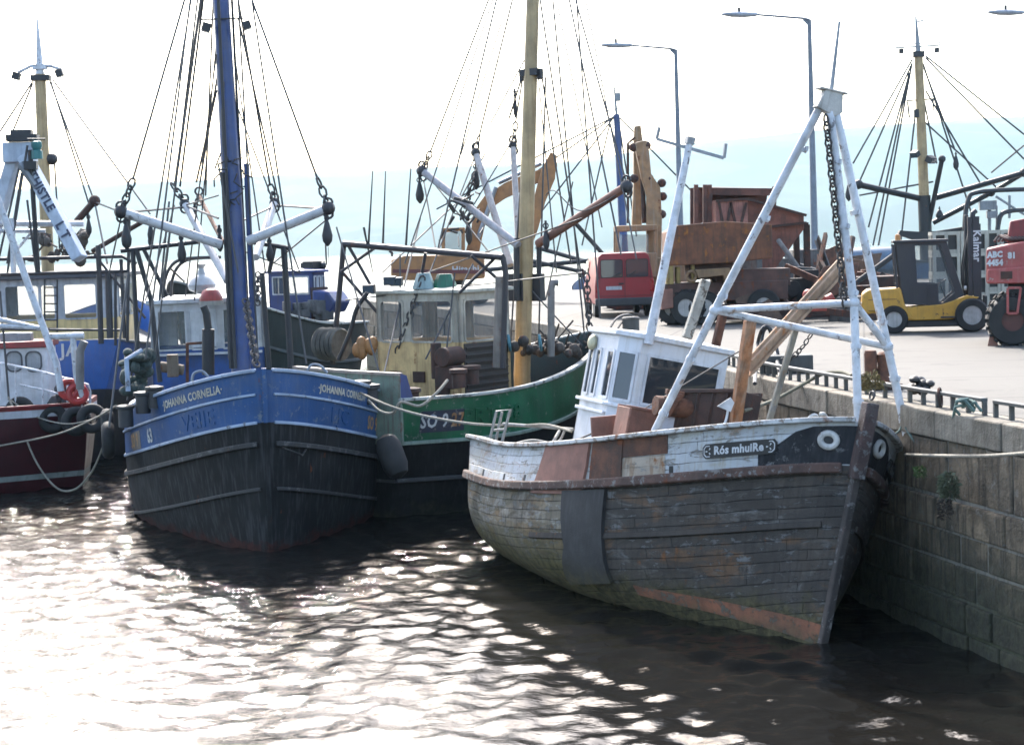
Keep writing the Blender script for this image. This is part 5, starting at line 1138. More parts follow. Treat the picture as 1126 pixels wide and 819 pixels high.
# ------------------------------------------------------------------ dark green boat behind, along the quay
def build_rear():
    root = boat('fishing_boat', 'black green boat with a small blue wheelhouse, moored behind the two trawlers', (-.50, -.866), (-3.6, 0, 0), P(366, 470, 57.5), z=0, group='fishing boats moored in the harbour')
    H = Hull(root, 7.6, 1.8, [(0, 3.45), (.25, 3.5), (1, 5.0)], zk=-1.2, s0=.5, s1=.2, r=.75, rake_b=1.2, rake_s=.4, flare=.8)
    g = M('black_green_hull', (.014, .022, .018), .55, var=.3, rust=.05, dirt=.3, streak=.3, scol=(.05, .06, .055))
    H.skin([0, .3, .6, 1, 1.5, 2, 2.6, 3.2, 3.8, 4.4, 5], [g], [0] * 10); H.deck(.8, [g, M('green_deck', (.1, .095, .085))])
    H.strake('rail', 0, .12, .07, M('worn_white_rail', (.45, .46, .42))); H.strake('rub_strake', 1.15, .07, .09, M('rub_grey_green', (.09, .10, .095), .7, dirt=.3), out=.02)
    bl = M('rear_blue', (.02, .05, .20), .45, dirt=.3, rust=.08); wt = M('rear_white', (.55, .57, .6), .5, dirt=.3)
    c0, c1 = PL(root, 298, 345, 60), PL(root, 352, 345, 58.6)
    xs = sorted([c0.x, c1.x]); y = max(c0.y, c1.y); zt = PL(root, 325, 300, 59.4).z; zs = PL(root, 325, 323, 59.4).z
    cabin(root, [(xs[0], y - 1.8), (xs[1] + .3, y - 1.8), (xs[1] + .3, y), (xs[0], y)], 3.0, zt, [(zs, zt - .12, [(.08, .3), (.4, .6), (.7, .92)]), (zs, zt - .12, [(.1, .9)]), (zs, zt - .12, [(.06, .27), (.38, .58), (.72, .92)]), (zs, zt - .12, [(.1, .9)])], bl, bl, roof_m=bl, frame_m=wt, over=.12)
    b = MB(); b.box((xs[0] + .35, y + .02, 4.0), (.9, .06, 1.1)); b.build('cabin_door', rust_dark, root, bevel=.01)
    b = MB(); b.prism([(0, 0), (.6, 0), (.8, .35), (.55, .7), (.0, .75)], PL(root, 353, 344, 58.6), INV[root.name].to_3x3() @ Vector((.8, -.3, 0)), (0, 0, 1), 1.2); b.build('engine_casing', bl, root, bevel=.06)
    b = MB(); p = PL(root, 345, 292, 59); b.box(p, (.7, .4, .28)); b.tube([p + Vector((-.7, 0, 0)), p + Vector((-.7, 0, .7))], .03, 6); b.ball(PL(root, 355, 292, 59), .12, 8, 6); b.box(PL(root, 334, 293, 59), (.15, .15, .22)); b.tube([PL(root, 361, 300, 59), PL(root, 361, 272, 59)], .012, 5); b.build('roof_fitting', black_steel, root, bevel=.02)
    b = MB(); rr = random.Random(6)
    for i in range(14): p = PL(root, 335 + rr.uniform(-22, 25), 340 + rr.uniform(-6, 8), 58); b.box(p, (rr.uniform(.15, .5), rr.uniform(.15, .4), rr.uniform(.15, .5)), Matrix.Rotation(rr.uniform(0, 3), 3, 'Z'))
    b.build('deck_gear', M('deck_gear_grey', (.12, .12, .12), .8, var=.5, dirt=.4, rust=.2), root, bevel=.02)
    b = MB(); b.tube([PL(root, 300, 372, 56.5), PL(root, 360, 392, 56)], .06, 8); b.tube([PL(root, 320, 378, 56.4), PL(root, 333, 400, 56)], .05, 6); b.build('fender_pole', M('pole_worn', (.33, .3, .24)), root)
build_rear()

# ------------------------------------------------------------------ boats beyond the pier
def build_far_boats():
    root = boat('fishing_boat', 'blue hulled trawler beyond the quay, its cream mast and black booms above the yellow forklift', (-.99, .12), (0, 0, 0), P(1065, 400, 101), z=0, group='fishing boats moored in the harbour')
    H = Hull(root, 19, 3.0, [(0, 3.9), (.4, 3.9), (1, 5.0)], zk=-1, s0=.55, s1=.2, r=.8, rake_b=1.5, rake_s=.5, flare=.8)
    bl = M('far_blue', (.04, .10, .22), .5, dirt=.35, rust=.08)
    H.skin([0, .5, 1, 1.6, 2.4, 3.2, 4, 5], [bl], [0] * 7); H.deck(.8, [bl, M('green_deck', (.1, .095, .085))]); H.strake('rail', 0, .15, .10, dark_metal)
    wt = M('far_white', (.66, .68, .7), .5, dirt=.2)
    c = PL(root, 1085, 285, 100); c2 = PL(root, 1180, 285, 100); xs = sorted([c.x, c2.x]); zt = PL(root, 1090, 256, 100).z
    cabin(root, [(xs[0], -1.8), (xs[1], -1.8), (xs[1], 1.8), (xs[0], 1.8)], 3.1, zt, [(zt - 1.1, zt - .3, [(.1, .3), (.4, .6), (.7, .9)]), (zt - 1.1, zt - .3, [(.1, .9)]), (zt - 1.1, zt - .3, [(.06, .27), (.38, .58), (.72, .92)]), None], wt, wt, roof_m=wt, over=.12)
    Y = 100.5; ml, mt = PL(root, 1019, 290, Y), PL(root, 1010, 62, Y); b = MB(); b.tube([ml, ml.lerp(mt, .33)], .36, 10); b.build('mast_base', black_steel, root)
    b = MB(); b.tube([ml.lerp(mt, .33), mt], [.29, .24], 10); mast = b.build('mast', cream_wood, root)
    b = MB(); b.tube([mt, PL(root, 1007, 18, Y)], [.16, .05], 8); b.bar(PL(root, 984, 53, Y), PL(root, 1034, 50, Y), .08); b.bar(PL(root, 984, 49, Y), PL(root, 1034, 47, Y), .05); b.tube([PL(root, 1007, 25, Y), PL(root, 1017, 22, Y)], .05, 6); b.tube([PL(root, 1033, 50, Y), PL(root, 1033, 20, Y)], .025, 5); b.build('topmast', galv, mast)
    lamp_head(mast, PL(root, 991, 54, Y), (0, 0, -1), .35); lamp_head(mast, PL(root, 1030, 53, Y), (0, 0, -1), .35); lamp_head(mast, PL(root, 1008, 168, Y - .5), (.5, .5, -.4), .45); lamp_head(mast, PL(root, 1021, 174, Y - .5), (-.5, .5, -.4), .5)
    b = MB(); b.box(PL(root, 1010, 60, Y), (.6, .6, .3)); b.build('mast_band', dark_metal, mast); MB().bar(PL(root, 997, 111, Y), PL(root, 1027, 109, Y), .08).build('crosstree', dark_metal, mast); MB().box(PL(root, 1009, 125, Y), (.4, .4, .45)).build('mast_box', dark_metal, mast)
    for (a, b_), (c_, d), r in (((1015, 219), (944, 203), .17), ((1027, 218), (1126, 190), .16), ((1026, 245), (1090, 212), .14), ((1022, 243), (1036, 175), .13), ((1090, 212), (1140, 182), .13)): t = MB(); t.tube([PL(root, a, b_, Y), PL(root, c_, d, Y - 1)], r, 8); t.ball(PL(root, c_, d, Y - 1), r * 1.6, 7, 5); t.build('derrick_boom', black_steel, root)
    t = MB(); t.prism([(-1.6, .0), (-.7, -.35), (.7, -.35), (2.1, .15), (2.0, .32), (.5, .12), (-.5, .12), (-1.5, .22)], PL(root, 1019, 257, Y - .8), INV[root.name].to_3x3() @ Vector((1, 0, 0)), (0, 0, 1), .4); t.build('gantry_beam', black_steel, root)
    wires(root, Y, [(1003, 66, 938, 180), (1003, 70, 945, 200), (1000, 80, 955, 250), (1003, 70, 966, 270), (1000, 80, 960, 270), (1018, 62, 1126, 148), (1018, 64, 1126, 175), (1016, 75, 1050, 165), (1018, 100, 1080, 205), (1015, 70, 1070, 240), (1006, 130, 990, 270), (1012, 130, 1100, 210), (945, 215, 1026, 200), (1010, 80, 1030, 180), (998, 112, 1000, 130), (1026, 110, 1026, 122), (1090, 190, 1126, 160)], .02)
    pulley(root, PL(root, 933, 200, Y), .35, .9); pulley(root, PL(root, 1051, 168, Y), .3, .8); pulley(root, PL(root, 1033, 228, Y), .4, .5)
    b = MB(); b.rope([PL(root, 1060, 262, 99), PL(root, 1064, 222, 99), PL(root, 1078, 211, 99), PL(root, 1140, 208, 99)], .13); b.rope([PL(root, 1096, 262, 99), PL(root, 1100, 238, 99), PL(root, 1112, 232, 99), PL(root, 1145, 230, 99)], .13); b.build('pipe_frame', dark_metal, root)
    b = MB(); b.box(PL(root, 1086, 226, 99.5), (.9, .6, .5)); b.box(PL(root, 1090, 236, 99.5), (.5, .4, .4)); b.tube([PL(root, 1088, 226, 99.5), PL(root, 1088, 258, 99.5)], .1, 8); b.tube([PL(root, 1096, 226, 99.5), PL(root, 1096, 258, 99.5)], .06, 8); b.tube([PL(root, 1110, 240, 99), PL(root, 1110, 215, 99)], .08, 6); b.bar(PL(root, 1095, 216, 99), PL(root, 1126, 236, 99), .12); b.build('radar_stand', M('radar_grey', (.28, .3, .32), .5, dirt=.3), root, bevel=.03)
    # small boat whose blue mast shows behind the van
    r2 = boat('fishing_boat', 'dark boat behind the red van, only its slim blue mast and black booms showing', (-.2, .98), (0, 0, 0), P(684, 420, 112), z=0, group='fishing boats moored in the harbour')
    H = Hull(r2, 15, 2.6, [(0, 2.8), (.4, 2.6), (1, 3.6)], zk=-1, s0=.5, s1=.2, r=.8, rake_b=1.2, rake_s=.5, flare=.8); H.skin([0, .5, 1, 1.6, 2.4, 3.2, 4], [bl], [0] * 6); H.deck(.8, [bl, M('green_deck', (.1, .095, .085))])
    b = MB(); b.box((-2.5, 0, 3.0), (3, 3, 2.4)); b.build('wheelhouse', wt, r2, bevel=.05)
    Y = 112; b = MB(); b.tube([PL(r2, 687, 290, Y), PL(r2, 678, 126, Y)], [.27, .2], 10); mast = b.build('mast', M('mast_blue', (.03, .07, .22)), r2)
    b = MB(); b.tube([PL(r2, 678, 126, Y), PL(r2, 674, 80, Y)], [.1, .03], 6); b.tube([PL(r2, 667, 80, Y), PL(r2, 674, 80, Y)], .04, 5); b.bar(PL(r2, 668, 122, Y), PL(r2, 690, 118, Y), .07); b.box(PL(r2, 679, 107, Y), (.3, .3, .5)); b.build('topmast', galv, mast)
    for (a, b_), (c_, d) in (((675, 293), (628, 240)), ((672, 296), (590, 272)), ((655, 302), (575, 285)), ((520, 298), (655, 286))): MB().tube([PL(r2, a, b_, Y), PL(r2, c_, d, Y - 3)], .14, 7).build('derrick_boom', dark_metal, r2)
    wires(r2, Y, [(676, 128, 560, 210), (676, 128, 590, 240), (680, 130, 700, 260), (676, 128, 480, 230), (672, 130, 640, 270), (682, 130, 770, 220)], .02)
build_far_boats()
# ------------------------------------------------------------------ street lamps on the quay
def lamp(px_base, d, px_top, py_top, arm_px, label):
    base = P(px_base, 280, d); base.z = QZ; root = thing('street_lamp', label, 'street lamp', base, None, 'tall street lamps on the quay')
    top = PL(root, px_top, py_top, d); top.x = top.x * .15; top.y = 0; h = top.z
    m = M('lamp_post_grey', (.20, .23, .27), .5, metal=.3, dirt=.2, streak=.2)
    b = MB(); b.tube([(0, 0, 0), (0, 0, 1.6), (0, 0, 1.7), (top.x, 0, h)], [.19, .19, .16, .085], 12); b.box((0, 0, .02), (.5, .5, .04)); b.build('post', m, root)
    e = PL(root, *arm_px, d); L = abs(e.x - top.x); k = -1 if e.x < top.x else 1
    b = MB(); b.tube([(top.x, 0, h - .02), (top.x + k * .25, 0, h + .06), (top.x + k * L, 0, h + .26)], [.06, .05, .045], 8); b.prism([(0, -.3), (.3, .0), (0, .02)], (top.x, 0, h), (k, 0, 0), (0, 0, 1), .04); b.build('arm', m, root)
    b = MB(); x = top.x + k * L
    b.lathe((x - k * .05, 0, h + .27), (k, 0, .06), [(.05, 0), (.12, .15), (.17, .6), (.17, 1.1), (.10, 1.45), (.02, 1.6)], 14); hd = b.build('lamp_head', M('lamp_head_grey', (.42, .46, .52), .4, dirt=.15), root)
    for v in hd.data.vertices: v.co.z = (v.co.z - (h + .3)) * (.55 if v.co.z > h + .3 else .85) + h + .3
    MB().cyl((x + k * .75, 0, h + .36), (x + k * .75, 0, h + .58), .06).build('photocell', dark_metal, root)
lamp(896, 75, 884, 22, (833, 17), 'grey street lamp rising behind the scrap heap, the taller looking of the whole pair')
lamp(749, 86, 740, 55, (695, 50), 'grey street lamp rising from behind the rusty truck beside the red van')
lamp(1180, 75, 1168, 20, (1126, 17), 'street lamp at the picture edge, only its pale lamp head showing')

def wheel(root, c, axis, r, w, tyre_m=None, rim_m=None, hub=.55, lug=0, name='wheel'):
    c = Vector(c); ax = Vector(axis).normalized()
    t = MB(); t.lathe(c - ax * w / 2, ax, [(r * hub, w * .1), (r * hub, 0), (r * .9, 0), (r * .98, w * .12), (r, w * .25), (r, w * .75), (r * .98, w * .88), (r * .9, w), (r * hub, w), (r * hub, w * .7)], 28, caps=False)
    x = ax.orthogonal().normalized(); y = ax.cross(x)
    for i in range(lug):
        a = 2 * math.pi * i / lug; d = x * math.cos(a) + y * math.sin(a); tg = -x * math.sin(a) + y * math.cos(a)
        for s_ in (-1, 1): t.bar(c + d * r * .99 + ax * w * .02 * s_, c + d * r * 1.0 + ax * w * .46 * s_ + tg * r * .13, .07, .06, up=d)
    w_ = thing_part = t.build(name, tyre_m or rubber, root)
    q = MB(); q.lathe(c + ax * w * .22, ax, [(.0, .06 * w), (r * hub * .35, .08 * w), (r * hub * .4, .02 * w), (r * hub * .8, -.02 * w), (r * hub * .86, .16 * w), (r * hub * 1.02, .2 * w)], 24)
    for i in range(8):
        a = 2 * math.pi * i / 8; d = x * math.cos(a) + y * math.sin(a); q.cyl(c + ax * w * .22 + d * r * hub * .55, c + ax * w * .30 + d * r * hub * .55, r * .03, n=6)
    q.build('rim', rim_m or M('rim_grey', (.45, .45, .43), .5, rust=.15, dirt=.35), w_)
    return w_

def build_forklift():
    # local: x to the right of the photograph (towards the forks), y away, z up
    base = G(1022, 366, QZ); s = base.y / FPX
    root = thing('forklift', 'yellow forklift with black cab and mast, parked on the quay', 'forklift', base, Matrix.Rotation(R(-10), 3, 'Z'))
    yl = M('forklift_yellow', (.62, .33, .03), .45, var=.12, rust=.08, dirt=.25, dcol=(.15, .1, .04), streak=.2, chips=.08, ccol=(.1, .07, .04)); bk = M('forklift_black', (.02, .021, .028), .5, dirt=.25)
    def X(px): return (px - 1022) * s
    def Z(py): return (366 - py) * s
    w = 1.25
    b = MB(); poly = [(948, 345), (950, 322), (956, 317), (992, 316), (996, 334), (1008, 352), (975, 352), (972, 344), (962, 343)]
    b.prism([(X(a), Z(c)) for a, c in poly], (0, w / 2, 0), (1, 0, 0), (0, 0, 1), w); b.build('counterweight', yl, root, bevel=.05)
    b = MB(); poly = [(992, 338), (1002, 352), (1048, 352), (1058, 340), (1076, 328), (1063, 326), (1046, 332), (1036, 335)]
    b.prism([(X(a), Z(c)) for a, c in poly], (0, w / 2, 0), (1, 0, 0), (0, 0, 1), w * .98); b.build('chassis', yl, root, bevel=.02)
    b = MB(); b.box((X(1028), w / 2, Z(356)), (2.1, w * .8, .17)); b.build('underframe', bk, root, bevel=.02)
    # cab: two side frames with glazed openings, roof, pillars
    cab = MB(); outer = [(992, 317), (996, 334), (1036, 337), (1060, 326), (1042, 266), (987, 266)]
    hole1 = [(1010, 311), (1008, 270), (1035, 270), (1050, 322), (1037, 333), (1033, 333), (1032, 312)]
    for y in (.10, w - .10):
        def ring(mb, out, hol, y):
            bmv = bmesh.new(); vo = [bmv.verts.new((X(a), y, Z(c))) for a, c in out]; vi = [bmv.verts.new((X(a), y, Z(c))) for a, c in hol]
            ed = [bmv.edges.new((vo[i], vo[(i + 1) % len(vo)])) for i in range(len(vo))] + [bmv.edges.new((vi[i], vi[(i + 1) % len(vi)])) for i in range(len(vi))]
            bmesh.ops.triangle_fill(bmv, use_beauty=True, edges=ed, normal=(0, 1, 0)); bmv.verts.index_update()
            co = [v.co.copy() for v in bmv.verts]; fs = [tuple(v.index for v in f.verts) for f in bmv.faces]
            eb = [(e.verts[0].index, e.verts[1].index) for e in bmv.edges if e.is_boundary]; bmv.free(); n = len(co)
            mb.add([c - Vector((0, .03, 0)) for c in co] + [c + Vector((0, .03, 0)) for c in co], fs + [tuple(n + i for i in f[::-1]) for f in fs] + [(i, j, n + j, n + i) for i, j in eb])
        ring(cab, outer, hole1, y)
    cab.box((X(1014), w / 2, Z(265)), (1.35, w, .07)); cab.build('cab_frame', bk, root, bevel=.01)
    b = MB()
    for y in (.10, w - .10): b.add([(X(a), y, Z(c)) for a, c in hole1], [tuple(range(len(hole1)))])
    b.add([(X(987), .12, Z(316)), (X(984), .12, Z(270)), (X(984), w - .12, Z(270)), (X(987), w - .12, Z(316))], [(0, 1, 2, 3)]); b.add([(X(1060), .12, Z(326)), (X(1043), .12, Z(268)), (X(1043), w - .12, Z(268)), (X(1060), w - .12, Z(326))], [(0, 1, 2, 3)]); b.build('cab_glass', glass_pale, root, smooth=0)
    b = MB(); b.box((X(1008), w / 2, Z(330)), (.45, .5, .12)); b.box((X(1000), w / 2, Z(317)), (.1, .48, .5)); b.build('seat', black_steel, root, bevel=.03)
    b = MB(); b.torus((X(1035), w / 2, Z(312)), (-.5, 0, 1), .17, .02, 18, 6); b.cyl((X(1035), w / 2, Z(312)), (X(1042), w / 2, Z(330)), .025); b.build('steering_wheel', black_steel, root)
    # mast on the fork side, facing right
    mb = MB()
    for y in (.18, w - .18):
        mb.box((X(1067), y, (Z(243) + .12) / 2 + .06), (.10, .10, Z(243) - .12)); mb.box((X(1074), y, (Z(243) + .12) / 2 + .06), (.16, .08, Z(243) - .1))
    for z in (Z(245), Z(285), Z(330)): mb.box((X(1070), w / 2, z), (.14, w - .3, .10))
    mb.box((X(1078), w * .3, Z(290)), (.06, .2, 1.9)); mb.cyl((X(1065), w / 2, Z(350)), (X(1065), w / 2, Z(238)), .06); mb.tube([(X(1070), .2, Z(243)), (X(1071), .2, Z(236)), (X(1074), .25, Z(234))], .07, 8); mast = mb.build('lift_mast', bk, root, bevel=.01)
    text_plane('mast_lettering', 'Kalmar', .26, (X(1074.5), .135, Z(272)), (0, 0, -1), (1, 0, 0), M('board_white_lettering', (.66, .67, .68)), mast, bold=.006, sx=1.0)
    pl = MB(); pl.box((X(1074), .142, Z(282)), (.19, .01, 1.35)); pl.build('mast_plate', bk, mast)
    fb = MB()
    for y in (.35, w - .35): fb.box((X(1084), y, .5), (.06, .12, .75)); fb.box((X(1084) + .5, y, .13), (1.0, .11, .05))
    fb.build('fork', black_steel, root)
    for px, r, yy in ((1068, 18.5, .02), (984, 15.5, .06), (1068, 18.5, w - .02), (984, 15.5, w - .06)): wheel(root, (X(px), yy, r * s), (0, -1 if yy < .6 else 1, 0), r * s, .28, hub=.56)
    b = MB()
    for z in (Z(340), Z(328)): b.box((X(972), -.003, z), (.7, .012, .012))
    for px in (995, 1037): b.box((X(px), .012, Z(345)), (.012, .012, .25))
    b.build('panel_seam', black_steel, root)
    b = MB(); b.box((X(1042), .0, Z(349)), (.35, .12, .04)); b.box((X(1044), .0, Z(357)), (.35, .16, .04)); b.build('cab_step', dark_metal, root)
    for px, py in ((951, 333), (1060, 318)): b = MB(); b.cyl((X(px), .12, Z(py)), (X(px) + (.06 if px > 1000 else -.06), .12, Z(py)), .06, n=12); b.build('work_lamp', M('lamp_lens', (.5, .5, .48), .2), root)
    b = MB(); b.bar((X(988), .08, Z(316)), (X(985), .08, Z(268)), .05); b.bar((X(988), w - .08, Z(316)), (X(985), w - .08, Z(268)), .05); b.bar((X(1022), .06, Z(337)), (X(1022), .06, Z(312)), .03); b.build('rear_pillar', bk, root)
    b = MB(); b.rope([(X(1062), .3, Z(330)), (X(1060), .25, Z(300)), (X(1064), .3, Z(270)), (X(1068), .35, Z(250))], .025); b.rope([(X(1062), .5, Z(330)), (X(1059), .5, Z(300)), (X(1064), .5, Z(265))], .025); b.build('hydraulic_hose', black_steel, root)
    b = MB(); b.lathe((X(990), .3, Z(264)), (0, 0, 1), [(.07, 0), (.07, .12), (.05, .16), (0, .17)], 12); b.build('beacon', M('amber_beacon', (.6, .22, .02), .3), root)
build_forklift()

def build_loader():
    base = G(1087, 381, QZ); s = base.y / FPX
    root = thing('wheel_loader', 'faded red loader with huge black tyres, cut by the picture edge beside the forklift', 'loader', base, Matrix.Rotation(R(-15), 3, 'Z'))
    rd = M('loader_faded_red', (.42, .085, .075), .6, var=.2, rust=.16, dirt=.3, dcol=(.2, .09, .07), streak=.35, scol=(.45, .2, .17), chips=.1, ccol=(.45, .35, .3))
    def X(px): return (px - 1087) * s
    def Z(py): return (381 - py) * s
    b = MB(); b.prism([(X(a), Z(c)) for a, c in ((1085, 311), (1086, 274), (1123, 267), (1190, 264), (1190, 311))], (0, 1.3, 0), (1, 0, 0), (0, 0, 1), 2.4); b.build('engine_hood', rd, root, bevel=.04)
    b = MB(); b.prism([(X(a), Z(c)) for a, c in ((1108, 268), (1112, 244), (1150, 238), (1190, 238), (1190, 266))], (0, 1.4, 0), (1, 0, 0), (0, 0, 1), 1.9); b.build('upper_body', M('loader_deep_red', (.26, .03, .03), .55, rust=.2, dirt=.3, streak=.3), root, bevel=.03)
    b = MB(); b.prism([(X(a), Z(c)) for a, c in ((1087, 296), (1190, 291), (1190, 314), (1086, 312))], (0, 1.3, 0), (1, 0, 0), (0, 0, 1), 2.56); b.build('counterweight', rd, root, bevel=.03)
    wl = M('board_white_lettering', (.66, .67, .68))
    for t, y in (('ABC', 280.5), ('4454', 289.5)): text_plane('number_lettering', t, .17, (X(1095), .08, Z(y)), (1, 0, .03), (0, 0, 1), wl, root, bold=.012, sx=.9)
    text_plane('number_lettering', '81', .17, (X(1113), .08, Z(282)), (1, 0, .03), (0, 0, 1), wl, root, bold=.012, sx=.9)
    b = MB(); b.box((X(1107), .005, Z(303)), (.24, .02, .16)); b.build('tail_light', rust_dark, root)
    b = MB(); b.box((X(1165), 1.3, Z(325)), (2.2, 1.6, .5)); b.build('chassis', dark_metal, root, bevel=.02)
    b = MB(); P4 = [(1108, 317), (1122, 317), (1118, 345), (1108, 345)]
    for i in range(4): a, c = P4[i], P4[(i + 1) % 4]; b.bar((X(a[0]), -.02, Z(a[1])), (X(c[0]), -.02, Z(c[1])), .05)
    b.build('step_frame', rd, root)
    r = 28 * s
    wheel(root, (X(1113), .30, r), (0, -1, 0), r, .62, hub=.42, lug=20, rim_m=M('loader_rim', (.13, .05, .04), .8, rust=.3, dirt=.4)); wheel(root, (X(1113), 2.3, r), (0, 1, 0), r, .62, hub=.42, lug=20, rim_m=M('loader_rim', (.13, .05, .04), .8, rust=.3, dirt=.4)); wheel(root, (X(1230), .30, r), (0, -1, 0), r, .62, hub=.42, lug=20, rim_m=M('loader_rim', (.13, .05, .04), .8, rust=.3, dirt=.4)); wheel(root, (X(1230), 2.3, r), (0, 1, 0), r, .62, hub=.42, lug=20, rim_m=M('loader_rim', (.13, .05, .04), .8, rust=.3, dirt=.4))
    b = MB(); b.prism([(0, 0), (.22, 0), (.1, .5)], (X(1086), .25, 0), (1, 0, 0), (0, 0, 1), .2); b.build('wheel_chock', rust_pink, root)
    b = MB(); rr = random.Random(2)
    for i in range(7): p = Vector((X(1095 + i * 4), .5, Z(266))); b.rope([p, p + Vector((.1, .1, .12)), p + Vector((.25, -.1, .05)), p + Vector((.4, 0, .0))], .03)
    b.build('hydraulic_hose', M('hose_brown', (.12, .07, .06), .8), root)
build_loader()

def build_van():
    base = G(688, 349, QZ); s = base.y / FPX
    yaw = R(3)
    root = thing('van', 'red panel van seen from behind, parked between the excavator and the rusty truck', 'van', base, Matrix.Rotation(yaw, 3, 'Z'))
    rd = M('van_red', (.33, .016, .022), .42, var=.05, dirt=.15, dcol=(.2, .06, .05), streak=.08, bump=0)
    W, Hh, L = 1.98, 2.15, 4.9                                          # local: y = forward (away), x = right
    prof = [(-.99, .45), (-.99, 1.05), (-.95, 1.35), (-.84, 2.02), (-.72, 2.13), (.72, 2.13), (.84, 2.02), (.95, 1.35), (.99, 1.05), (.99, .45)]
    b = MB(); n = len(prof); secs = [(0, 1, 0), (.15, 1, .0), (3.2, 1, 0), (3.6, .98, -.1), (4.25, .95, -.75), (4.9, .9, -1.05)]
    vs = []
    for y, k, dz in secs:
        for x, z in prof: vs.append((x * k, y + (.0 if z < 1.2 else .06 * (z - 1.2)) * (1 if y < .1 else 0), z if z < 1.1 else max(1.06, z + dz * (z - 1.0) / 1.1)))
    fs = [(j * n + i, j * n + i + 1, (j + 1) * n + i + 1, (j + 1) * n + i) for j in range(len(secs) - 1) for i in range(n - 1)] + [tuple(range(n)), tuple((len(secs) - 1) * n + i for i in range(n))] + [(j * n, (j + 1) * n, (j + 1) * n + n - 1, j * n + n - 1) for j in range(len(secs) - 1)]
    b.add(vs, fs); b.build('body', rd, root, bevel=.03)
    for x in (-.42, .42):
        window_unit(root, (x, .018, 1.62), (1, 0, 0), (0, .04, 1), .70, .56, rubber, fw=.02, depth=.012, radius=.06, gl=glass('van_glass', (.05, .06, .065), .05, .75))
    for x in (-.9, .9): bb = MB(); bb.box((x, .01, 1.05), (.12, .05, .42)); bb.build('tail_light', M('tail_light_red', (.4, .02, .02), .25), root, bevel=.02)
    b = MB(); b.box((0, -.06, .52), (2.0, .18, .26)); b.build('bumper', M('bumper_grey', (.05, .052, .055), .6, dirt=.3), root, bevel=.04)
    b = MB(); b.box((-.36, -.005, .98), (.52, .02, .12)); b.build('number_plate', M('plate_white', (.55, .57, .6), .4), root)
    b = MB(); b.box((0, -.006, 1.2), (.012, .012, 1.5)); b.build('door_gap', black_steel, root)
    b = MB(); b.box((-.12, -.02, 1.12), (.16, .04, .05)); b.build('door_handle', black_steel, root)
    b = MB(); b.bar((.10, -.02, 1.36), (.40, -.02, 1.55), .02); b.bar((-.40, -.02, 1.36), (-.12, -.02, 1.50), .02); b.build('wiper', black_steel, root)
    b = MB()
    for z in (1.33, .72): b.box((0, -.001, z), (1.86, .012, .012))
    for x in (-.86, .86): b.box((x, .005, 1.4), (.012, .03, 1.3))
    b.build('body_seam', black_steel, root)
    b = MB(); b.cyl((.5, .1, .36), (.5, -.08, .36), .04); b.build('exhaust_pipe', dark_metal, root)
    for x in (-1.08, 1.08): bb = MB(); bb.box((x, 3.7, 1.45), (.16, .1, .32)); bb.build('mirror', black_steel, root, bevel=.03)
    for x in (-.85, .85):
        for y in (.95, 3.9): wheel(root, (x, y, .33), (1 if x > 0 else -1, 0, 0), .33, .2, hub=.6)
    for sx in (-1, 1):
        bb = MB(); bb.add([(sx * .935, y, z) for y, z in ((2.6, 1.38), (3.5, 1.38), (3.4, 1.85), (2.6, 1.92))], [(0, 1, 2, 3)]); bb.build('side_window', glass_dark, root)
build_van()

